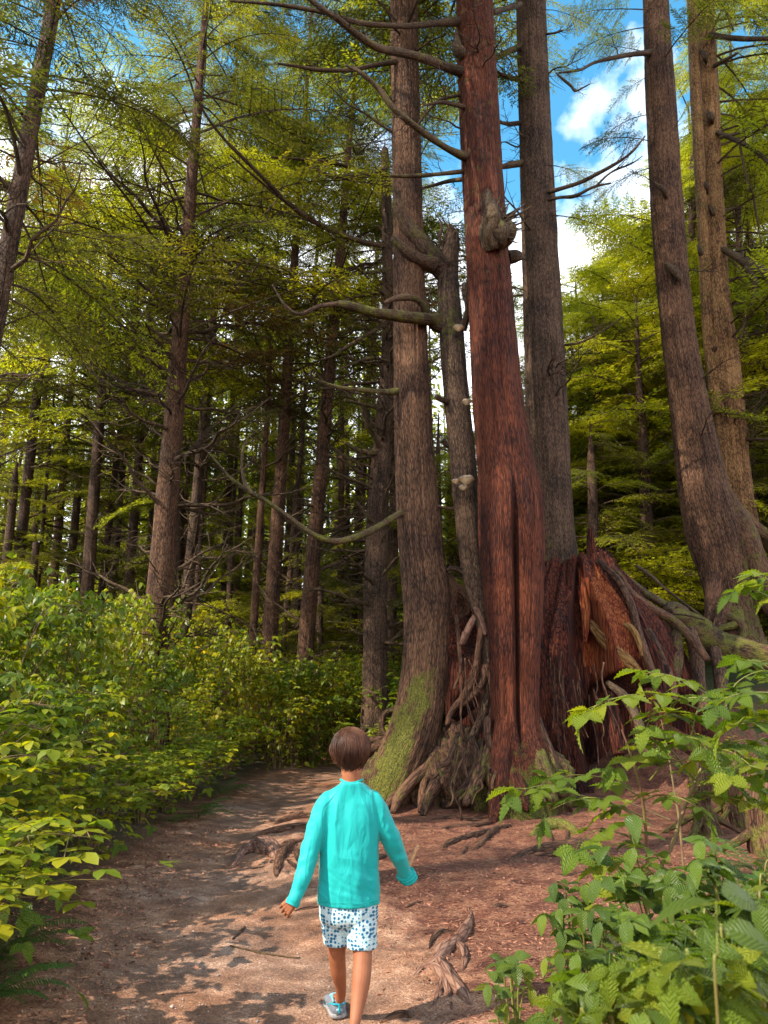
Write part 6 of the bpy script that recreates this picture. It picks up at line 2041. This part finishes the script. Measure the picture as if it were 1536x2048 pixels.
def shorts_mat():
    m, t, N, L = newmat('shorts')
    out = N('ShaderNodeOutputMaterial'); b = N('ShaderNodeBsdfPrincipled')
    tc = N('ShaderNodeTexCoord')
    mp = N('ShaderNodeMapping'); mp.inputs['Scale'].default_value = (1, 0, 1); L(tc.outputs['Object'], mp.inputs['Vector'])
    v = N('ShaderNodeTexVoronoi'); v.inputs['Scale'].default_value = 66; v.inputs['Randomness'].default_value = .5
    L(mp.outputs[0], v.inputs['Vector'])
    nz = N('ShaderNodeTexNoise'); nz.inputs['Scale'].default_value = 210; L(tc.outputs['Object'], nz.inputs['Vector'])
    d = N('ShaderNodeMath'); d.operation = 'MULTIPLY_ADD'; d.inputs[1].default_value = 0.35
    L(nz.outputs['Fac'], d.inputs[0]); L(v.outputs['Distance'], d.inputs[2])
    rp = ramp(t, [(0.0, (0.01, 0.06, 0.14)), (0.53, (0.012, 0.10, 0.21)), (0.60, (0.02, 0.30, 0.40)), (0.65, (0.50, 0.52, 0.50)), (0.72, (0.58, 0.60, 0.58)), (0.80, (0.16, 0.42, 0.46)), (0.90, (0.6, 0.62, 0.6))])
    L(d.outputs[0], rp.inputs['Fac']); L(rp.outputs['Color'], b.inputs['Base Color'])
    n3 = N('ShaderNodeTexNoise'); n3.inputs['Scale'].default_value = 22; L(tc.outputs['Object'], n3.inputs['Vector'])
    bp = N('ShaderNodeBump'); bp.inputs['Strength'].default_value = .4; bp.inputs['Distance'].default_value = .012
    L(n3.outputs['Fac'], bp.inputs['Height']); L(bp.outputs[0], b.inputs['Normal'])
    b.inputs['Roughness'].default_value = .8
    L(b.outputs[0], out.inputs['Surface'])
    return m


M['skin'], M['shirt'], M['shorts'] = skin_mat(), shirt_mat(), shorts_mat()
M['hair'] = plain_mat('hair', (0.085, 0.035, 0.020), 0.5, 0.25, noise=(0.05, 0.021, 0.012), bscale=6)
M['shoe_grey'] = plain_mat('shoe_grey', (0.16, 0.17, 0.20), 0.6, noise=(0.11, 0.12, 0.14), bscale=60)
M['shoe_teal'] = plain_mat('shoe_teal', (0.01, 0.28, 0.35), 0.5, noise=(0.01, 0.22, 0.30), bscale=60)
M['shoe_pale'] = plain_mat('shoe_pale', (0.20, 0.36, 0.40), 0.5, noise=(0.16, 0.30, 0.34), bscale=60)
M['sole'] = plain_mat('sole', (0.26, 0.25, 0.25), 0.7, noise=(0.18, 0.17, 0.17), bscale=80)
M['eye'] = plain_mat('eye', (0.8, 0.78, 0.75), 0.2)
M['iris'] = plain_mat('iris', (0.06, 0.03, 0.02), 0.2)
M['lip'] = plain_mat('lip', (0.45, 0.16, 0.13), 0.5)
M['stick'] = plain_mat('stick', (0.62, 0.34, 0.16), 0.7, noise=(0.45, 0.22, 0.09), bscale=50)
M['sky_blue_rib'] = plain_mat('rib_knit', (0.0, 0.32, 0.30), 0.7, noise=(0.0, 0.29, 0.27), bscale=200)

HEAD = P(701, 1507, 3.56)
KO = np.array((HEAD[0], 3.56, float(height(np.array([HEAD[0]]), np.array([3.56]))[0])))
kid = thing('person', 'child walking away in turquoise long sleeved top and blue patterned shorts, holding a stick', 'person', KO)


def K(px, py, Y, w):
    p = P(px, py, Y)
    return p, wrad(p, w)


def ktube(mb, nodes, sides=20, n=50):
    pr = [K(*q) for q in nodes]
    mb.tube([p for p, r in pr], [r for p, r in pr], sides, n=n)


def finger(mb, base, d, bendaxis, lens, bends, r):
    p = np.asarray(base, float)
    d = Vector(d).normalized()
    ax = Vector(bendaxis).normalized()
    pts, rr = [p - np.array(d) * .012], [r * 1.05]
    for l, b in zip(lens, bends):
        pts.append(p); rr.append(r)
        d = Matrix.Rotation(b, 3, ax) @ d
        p = p + np.array(d) * l
        r *= .9
    pts.append(p); rr.append(r * .8)
    mb.tube(pts, rr, 10, n=22)
    ellipsoid(mb, p, r * .85, r * .85, r * .85, 10, 8)


def hand(mb, wrist, d, across, nrm, s=1.0, curl=1.0, side=1):
    """d: towards the fingers; across: from index to little finger; nrm: back of the hand"""
    d, a, nrm = (np.array(Vector(v).normalized()) for v in (d, across, nrm))
    for k in (-1, -.33, .33, 1):
        mb.tube([wrist - d * .02, wrist + d * .012 + a * k * .012 * s, wrist + d * .052 * s + a * k * .021 * s], [.0155 * s, .0135 * s, .0105 * s], 10, n=12)
    bax = np.cross(nrm, d) * 1.0
    for k, (l, r) in enumerate(((1.05, .0058), (1.16, .0060), (1.08, .0057), (.86, .0050))):
        b = wrist + d * (.053 - .002 * abs(k - 1.2)) * s + a * (-.0235 + .0158 * k) * s
        finger(mb, b, d + a * (-.06 + .05 * k), bax, [.027 * l * s, .018 * l * s, .014 * l * s], [curl * (.75 + .05 * k), curl * 1.0, curl * .7], r * s)
    tb = wrist + d * .018 * s - a * .018 * s
    finger(mb, tb, d * .95 - a * .35 - nrm * .45, bax, [.022 * s, .018 * s, .013 * s], [.35, .5, .5], .0076 * s)


body = MB()
# head with face on the far side
def skull(D, V):
    x, y, z = V[..., 0], V[..., 1], V[..., 2]
    jaw = sstep(0.01, -0.095, z)
    x = x * (1 - .30 * jaw)
    y = np.where(y > 0, y * (1 - .05 * jaw), y * (1 - .45 * jaw))
    nose = .020 * np.exp(-(x / .010) ** 2 - ((z + .018) / .018) ** 2) * (D[..., 1] > 0)
    brow = .004 * np.exp(-(x / .035) ** 2 - ((z - .012) / .008) ** 2) * (D[..., 1] > 0)
    sock = -.006 * np.exp(-((np.abs(x) - .028) / .012) ** 2 - ((z + .0) / .008) ** 2) * (D[..., 1] > 0)
    chin = .006 * np.exp(-(x / .016) ** 2 - ((z + .088) / .014) ** 2) * (D[..., 1] > 0)
    return np.stack([x, y + nose + brow + sock + chin, z], -1)


ellipsoid(body, HEAD, .070, .083, .102, 48, 36, skull)
for s in (-1, 1):
    ellipsoid(body, HEAD + (s * .073, .004, -.016), .008, .015, .024, 14, 12)
ktube(body, [(702, 1515, 3.555, 42), (703, 1545, 3.55, 40), (703, 1562, 3.55, 40), (703, 1585, 3.55, 44)])
ring_loft(body, [(*P(697, 1815, 3.58), .105, .075), (*P(697, 1760, 3.57), .10, .07), (*P(700, 1680, 3.56), .105, .065), (*P(702, 1610, 3.56), .115, .06), (*P(703, 1580, 3.56), .075, .05)])
ktube(body, [(664, 1600, 3.55, 30), (636, 1665, 3.52, 26), (616, 1710, 3.5, 24), (600, 1760, 3.46, 20), (588, 1803, 3.44, 15)])
ktube(body, [(742, 1600, 3.56, 30), (768, 1650, 3.57, 26), (786, 1695, 3.6, 24), (806, 1730, 3.66, 18), (813, 1748, 3.69, 15)])
ktube(body, [(676, 1815, 3.58, 52), (675, 1860, 3.60, 44), (674, 1900, 3.62, 35), (675, 1925, 3.64, 33), (677, 1945, 3.66, 31), (681, 1970, 3.70, 23), (682, 1987, 3.735, 20), (680, 1997, 3.76, 21)])
ktube(body, [(720, 1815, 3.56, 56), (723, 1860, 3.54, 48), (725, 1900, 3.53, 39), (725, 1930, 3.50, 37), (722, 1965, 3.46, 37), (716, 2005, 3.42, 30), (710, 2045, 3.37, 22), (706, 2075, 3.33, 21), (704, 2090, 3.31, 22)])
# feet inside the shoes
hl = GH(676, 2036); hr = G(704, 2108, 0.03)
fl_dir = np.array((-.24, 1.0, 0)); fl_dir /= np.linalg.norm(fl_dir)
fr_dir = np.array((.04, 1.0, -.12)); fr_dir /= np.linalg.norm(fr_dir)
for h_, dd in ((hl, fl_dir), (hr, fr_dir)):
    body.tube([h_ + dd * .025 + (0, 0, .085), h_ + dd * .03 + (0, 0, .05), h_ + dd * .09 + (0, 0, .038), h_ + dd * .15 + (0, 0, .028)], [.022, .024, .024, .018], 14, n=20)
wl = P(588, 1801, 3.44)
hand(body, wl, (-.62, .10, -.62), (.55, -.15, -.75), (-.3, -.95, .1), s=1.0, curl=.85)
wr = P(812, 1744, 3.69)
hand(body, wr, (.25, .45, -.8), (.6, .5, .3), (.8, -.5, .1), s=.85, curl=1.6)
kb = fuse(body, 'body', M['skin'], kid, KO, .0022, 3)

# eyes, mouth
for s in (-1, 1):
    mb = MB(); ellipsoid(mb, HEAD + (s * .028, .072, -.001), .011, .009, .008, 14, 10)
    e = mb.build('eye', M['eye'], kid, KO)
    mb = MB(); ellipsoid(mb, HEAD + (s * .028, .0795, -.001), .0048, .003, .0048, 12, 8)
    mb.build('iris', M['iris'], e, (0, 0, 0)).location = tuple(-KO)
mb = MB(); mb.tube([HEAD + (-.019, .071, -.052), HEAD + (-.008, .078, -.051), HEAD + (.008, .078, -.051), HEAD + (.019, .071, -.052)], [.002, .005, .005, .002], 8, n=16)
mb.build('mouth', M['lip'], kid, KO)

# shirt
sh = MB()
ring_loft(sh, [(*P(697, 1806, 3.575), .139, .098), (*P(697, 1790, 3.575), .139, .098), (*P(697, 1745, 3.57), .134, .092), (*P(698, 1690, 3.565), .132, .086), (*P(700, 1640, 3.56), .134, .080), (*P(701, 1608, 3.56), .134, .070),
               (*P(702, 1592, 3.56), .118, .064), (*P(703, 1577, 3.555), .084, .058), (*P(703, 1567, 3.55), .060, .054), (*P(703, 1563, 3.55), .052, .052)], 64)
ktube(sh, [(674, 1598, 3.555, 26), (655, 1604, 3.55, 38), (640, 1638, 3.535, 42), (629, 1670, 3.52, 40), (618, 1710, 3.50, 38), (607, 1750, 3.47, 35), (594, 1785, 3.45, 29), (585, 1806, 3.44, 25)], 28, 80)
ktube(sh, [(730, 1598, 3.555, 26), (748, 1604, 3.56, 38), (763, 1636, 3.565, 40), (778, 1670, 3.58, 40), (791, 1700, 3.61, 37), (804, 1730, 3.65, 31), (812, 1750, 3.68, 30), (817, 1758, 3.69, 30)], 28, 80)


def folds(co, no):
    x, z = co[:, 0], co[:, 2]
    q = np.stack([co[:, 0] * 16, co[:, 1] * 16, co[:, 2] * 3.6], -1)
    a = fbm(q + .35 * fbm(co * 6, 2, 3)[:, None], 2, 5)
    q2 = np.stack([co[:, 0] * 22 + co[:, 2] * 26, co[:, 1] * 10, co[:, 2] * 22], -1)
    low = sstep(KO[2] + .78, KO[2] + .60, z)
    arm = sstep(.145, .165, np.abs(x - HEAD[0]))
    q3 = np.stack([co[:, 0] * 14, co[:, 1] * 14, co[:, 2] * 26], -1)
    sharp = np.maximum(0, 1 - np.abs(fbm(np.stack([co[:, 0] * 11, co[:, 1] * 5, co[:, 2] * 2.4], -1), 2, 31)) * 7)
    return .0105 * a * (1 - arm) + .005 * fbm(q2, 2, 8) * low * (1 - arm) + .006 * fbm(q3, 2, 9) * arm + .005 * sharp * (1 - arm) * sstep(KO[2] + .5, KO[2] + .75, z)


shirt = fuse(sh, 'long_sleeved_top', M['shirt'], kid, KO, .0042, 5, folds)
mb = MB()
c = P(703, 1563, 3.552)
th = np.linspace(0, 2 * np.pi, 30)
mb.tube(np.stack([c[0] + np.cos(th) * .049, c[1] + np.sin(th) * .044 , c[2] + .008 * np.cos(th * 2) - .006 * np.sin(th)], -1), np.full(30, .0058), 10, cap=False)
k_ = mb.build('collar', M['sky_blue_rib'], shirt, KO); k_.location = (0, 0, 0)
mb = MB()
p0, p1 = P(588, 1800, 3.445), P(583, 1811, 3.438)
mb.tube([p0, p0 * .5 + p1 * .5, p1], [wrad(p0, 29), wrad(p0, 28.5), wrad(p1, 27)], 24, n=10, cap=False)
k_ = mb.build('cuff', M['sky_blue_rib'], shirt, KO)
mb = MB()
c0 = P(814, 1752, 3.685)
for k in range(3):
    cc = P(811 + k * 4, 1748 + k * 5, 3.683)
    th = np.linspace(0, 2 * np.pi, 24)
    ax = np.array(Vector((.35, .5, -.8)).normalized()); u_ = np.cross(ax, (0, 1, 0)); u_ /= np.linalg.norm(u_); v_ = np.cross(ax, u_)
    mb.tube(cc + np.cos(th)[:, None] * u_ * (.036 - .002 * k) + np.sin(th)[:, None] * v_ * (.031 - .002 * k), np.full(24, .0095 - .001 * k), 10, n=40, jit=.25, seed=k, cap=False)
k_ = mb.build('cuff', M['sky_blue_rib'], shirt, KO)

# stitched seams of the top: armholes, hem and the side seams
def seam(pts, r=.0012, nm='seam'):
    mb = MB()
    dg = bpy.context.evaluated_depsgraph_get()
    out = []
    for p in pts:
        hit, loc, nrm, _ = shirt.closest_point_on_mesh(Vector(np.asarray(p) - KO))
        out.append(np.array(loc) + np.array(nrm) * .0004)
    mb.tube(out, [r] * len(out), 5, n=len(out) * 3, cap=False)
    o = mb.build(nm, M['sky_blue_rib'], shirt, (0, 0, 0))
    return o


for pts in ([(668, 1572), (655, 1588), (647, 1612), (644, 1640), (648, 1662)], [(737, 1572), (748, 1588), (754, 1612), (756, 1640), (752, 1662)]):
    seam([P(a, b, 3.46) for a, b in pts])
for dz in (0, .004):
    seam([P(697, 1797, 3.575) + np.array((math.cos(a) * .16, math.sin(a) * .12, dz)) for a in np.linspace(math.pi, 2 * math.pi, 14)], .0009)

# shorts
so = MB()
ring_loft(so, [(*P(696, 1850, 3.585), .108, .070), (*P(697, 1835, 3.58), .126, .094), (*P(697, 1800, 3.575), .128, .092), (*P(697, 1780, 3.575), .118, .085)], 56)
ring_loft(so, [(*P(673, 1886, 3.605), .056, .068), (*P(671, 1866, 3.60), .058, .072), (*P(671, 1840, 3.595), .063, .080), (*P(676, 1815, 3.58), .058, .075)], 40)
ring_loft(so, [(*P(724, 1892, 3.555), .066, .070), (*P(723, 1870, 3.56), .066, .075), (*P(722, 1840, 3.57), .066, .080), (*P(718, 1815, 3.575), .064, .078)], 40)
fuse(so, 'shorts', M['shorts'], kid, KO, .004, 4, lambda co, no: .006 * fbm(np.stack([co[:, 0] * 20, co[:, 1] * 20, co[:, 2] * 7], -1), 3, 44))

# hair: a cap under many combed strands
def headpt(phi, th, lift=0.0):
    d = np.stack([np.sin(th) * np.cos(phi), np.sin(th) * np.sin(phi), np.cos(th)], -1)
    low = np.clip((th - 1.5) / 1.0, 0, 1)
    back = np.clip(-np.sin(phi), 0, 1)
    k = 1 - .16 * low * (1 - .3 * back) - .20 * low ** 2
    return HEAD + (0, -.002, .010) + d * np.stack([(.0820 + lift) * k, (.092 + lift) * k, (.102 + lift) + 0 * k], -1)


def endth(phi):
    b = -np.sin(phi)          # 1 at the back
    return 1.62 + .80 * np.clip(b + .25, 0, 1) - .40 * np.clip(-b, 0, 1) ** 2


cap = MB()
nph, nth = 60, 24
PHI = np.linspace(0, 2 * np.pi, nph, endpoint=False)
rows = []
for k in range(nth):
    rows.append(headpt(PHI, .03 + (endth(PHI) - .1) * k / (nth - 1)))
Vc = np.array(rows).reshape(-1, 3)
i = np.arange(nth - 1)[:, None] * nph
j = np.arange(nph)[None]
cap.add(Vc, np.stack([i + j, i + nph + j, i + nph + (j + 1) % nph, i + (j + 1) % nph], -1).reshape(-1, 4))
cap.add([rows[0].mean(0)], np.zeros((0, 3), int))
cap.more(np.stack([np.arange(nph), (np.arange(nph) + 1) % nph, np.full(nph, cap.n - 1)], -1))
hair = cap.build('hair', M['hair'], kid, KO)
st = MB()
rg = np.random.default_rng(4)
for lk in range(330):
    phL = rg.random() * 2 * np.pi
    tL0 = rg.random() ** 1.2 * 1.35
    tL1 = min(endth(phL) + .15 * math.sin(phL * 13) + rg.normal(0, .17), tL0 + rg.uniform(.8, 1.7))
    sw = rg.normal(.22, .22)
    wdt = rg.uniform(.05, .12)
    up_ = rg.uniform(.001, .015) * (.4 + .6 * min(1, tL0))
    flick = rg.uniform(-.004, .010)
    for k in range(13):
        o1 = rg.normal(0, wdt) / max(.35, math.sin(max(tL0, .3)))
        tt = np.linspace(max(.02, tL0 + rg.normal(0, .08)), tL1 + rg.normal(0, .035), 8)
        w_ = np.linspace(0, 1, 8)
        ph = phL + sw * (tt - tL0) + o1 * (1 - .85 * w_ ** 1.5)
        lift = .0015 + up_ * np.sin(np.pi * np.clip(w_ * .85 + .1, 0, 1)) + flick * w_ ** 3 + .0015 * rg.random()
        st.tube(headpt(ph, tt, lift), np.linspace(.0015, .0006, 8), 3, cap=False)
M['hair_strand'] = plain_mat('hair_strand', (0.115, 0.046, 0.025), 0.5, 0.2, noise=(0.03, 0.012, 0.007), bscale=5)
k_ = st.build('strands', M['hair_strand'], hair, (0, 0, 0)); k_.location = tuple(-KO)
k_['kind'] = 'stuff'

# shoes
def shoe(h_, d, side):
    d = np.array(d); d /= np.linalg.norm(d)
    s = np.array((d[1], -d[0], 0)); s /= np.linalg.norm(s)
    u = np.cross(s, d)
    t = np.linspace(-.025, .175, 18)
    w = np.interp(t, [-.025, -.015, .02, .08, .13, .16, .175], [.016, .033, .037, .037, .043, .034, .012])
    off = np.interp(t, [-.02, .08, .17], [0, 0, -.008 * side])
    th = np.linspace(0, 2 * np.pi, 20, endpoint=False)

    def body_(z0, z1, grow, tops=None):
        mb = MB()
        V = []
        for k in range(len(t)):
            hh = tops[k] if tops is not None else z1
            cz, rz = (z0 + hh) / 2, (hh - z0) / 2
            c, q = np.cos(th), np.sin(th)
            c2, q2 = np.sign(c) * np.abs(c) ** .6, np.sign(q) * np.abs(q) ** .6
            wd = (w[k] + grow) * (1 if tops is None else np.where(q > 0, 1 - .35 * q, 1))
            V.append(h_ + d * t[k] + s * off[k] + np.outer(c2 * wd, s) + np.outer(cz + q2 * rz, u))
        V = np.array(V)
        n = 20
        i = np.arange(len(t) - 1)[:, None] * n
        j = np.arange(n)[None]
        mb.add(V.reshape(-1, 3), np.stack([i + j, i + (j + 1) % n, i + n + (j + 1) % n, i + n + j], -1).reshape(-1, 4))
        mb.add([V[0].mean(0), V[-1].mean(0)], np.zeros((0, 3), int))
        jj = np.arange(n)
        mb.more(np.stack([(jj + 1) % n, jj, np.full(n, mb.n - 2)], -1))
        a = (len(t) - 1) * n
        mb.more(np.stack([a + jj, a + (jj + 1) % n, np.full(n, mb.n - 1)], -1))
        return mb
    up = body_(.014, 0, 0, np.interp(t, [-.025, -.015, .03, .07, .12, .16, .175], [.056, .078, .072, .068, .054, .045, .032])).build('shoe', M['shoe_grey'], kid, KO)
    so_ = body_(0, .022, .004).build('sole', M['sole'], up, (0, 0, 0)); so_.location = tuple(-KO)

    def strap(mat, pts, r):
        mb = MB()
        mb.tube([h_ + d * a + s * b + u * c for a, b, c in pts], [r] * len(pts), 8, n=26)
        o = mb.build('strap', M[mat], up, (0, 0, 0)); o.location = tuple(-KO)
    strap('shoe_teal', [(-.028, 0, .058), (-.020, .024, .060), (.02, .033, .050), (.05, .034, .030)], .0042)
    strap('shoe_teal', [(-.028, 0, .058), (-.020, -.024, .060), (.02, -.033, .050), (.05, -.034, .030)], .0042)
    strap('shoe_pale', [(-.027, -.012, .036), (-.029, 0, .040), (-.027, .012, .036)], .006)
    strap('shoe_teal', [(.05, .034, .025), (.06, .02, .064), (.06, 0, .070), (.06, -.02, .064), (.05, -.034, .025)], .006)
    strap('shoe_pale', [(.09, .036, .022), (.095, .02, .056), (.095, 0, .062), (.095, -.02, .056), (.09, -.036, .022)], .006)
    strap('shoe_pale', [(-.02, .026, .070), (.015, .024, .076), (.05, .012, .076), (.05, -.012, .076), (.015, -.024, .076), (-.02, -.026, .070)], .005)
    strap('shoe_teal', [(-.030, 0, .072), (-.031, 0, .050), (-.029, 0, .026)], .0055)


shoe(hl + np.array((0, 0, .004)), fl_dir, 1)
shoe(hr + np.array((0, 0, .0)), fr_dir, -1)

# the stick in the right hand
mb = MB()
pts = [P(808, 1762, 3.70), P(814, 1742, 3.70), P(824, 1718, 3.71), P(836, 1690, 3.72)]
mb.tube(pts, [.006, .0085, .008, .0075], 10, n=30, jit=.15)
tag(mb.build('stick', M['stick'], None, pts[0]), 'short tan stick held upright in the right hand of the child', 'stick')
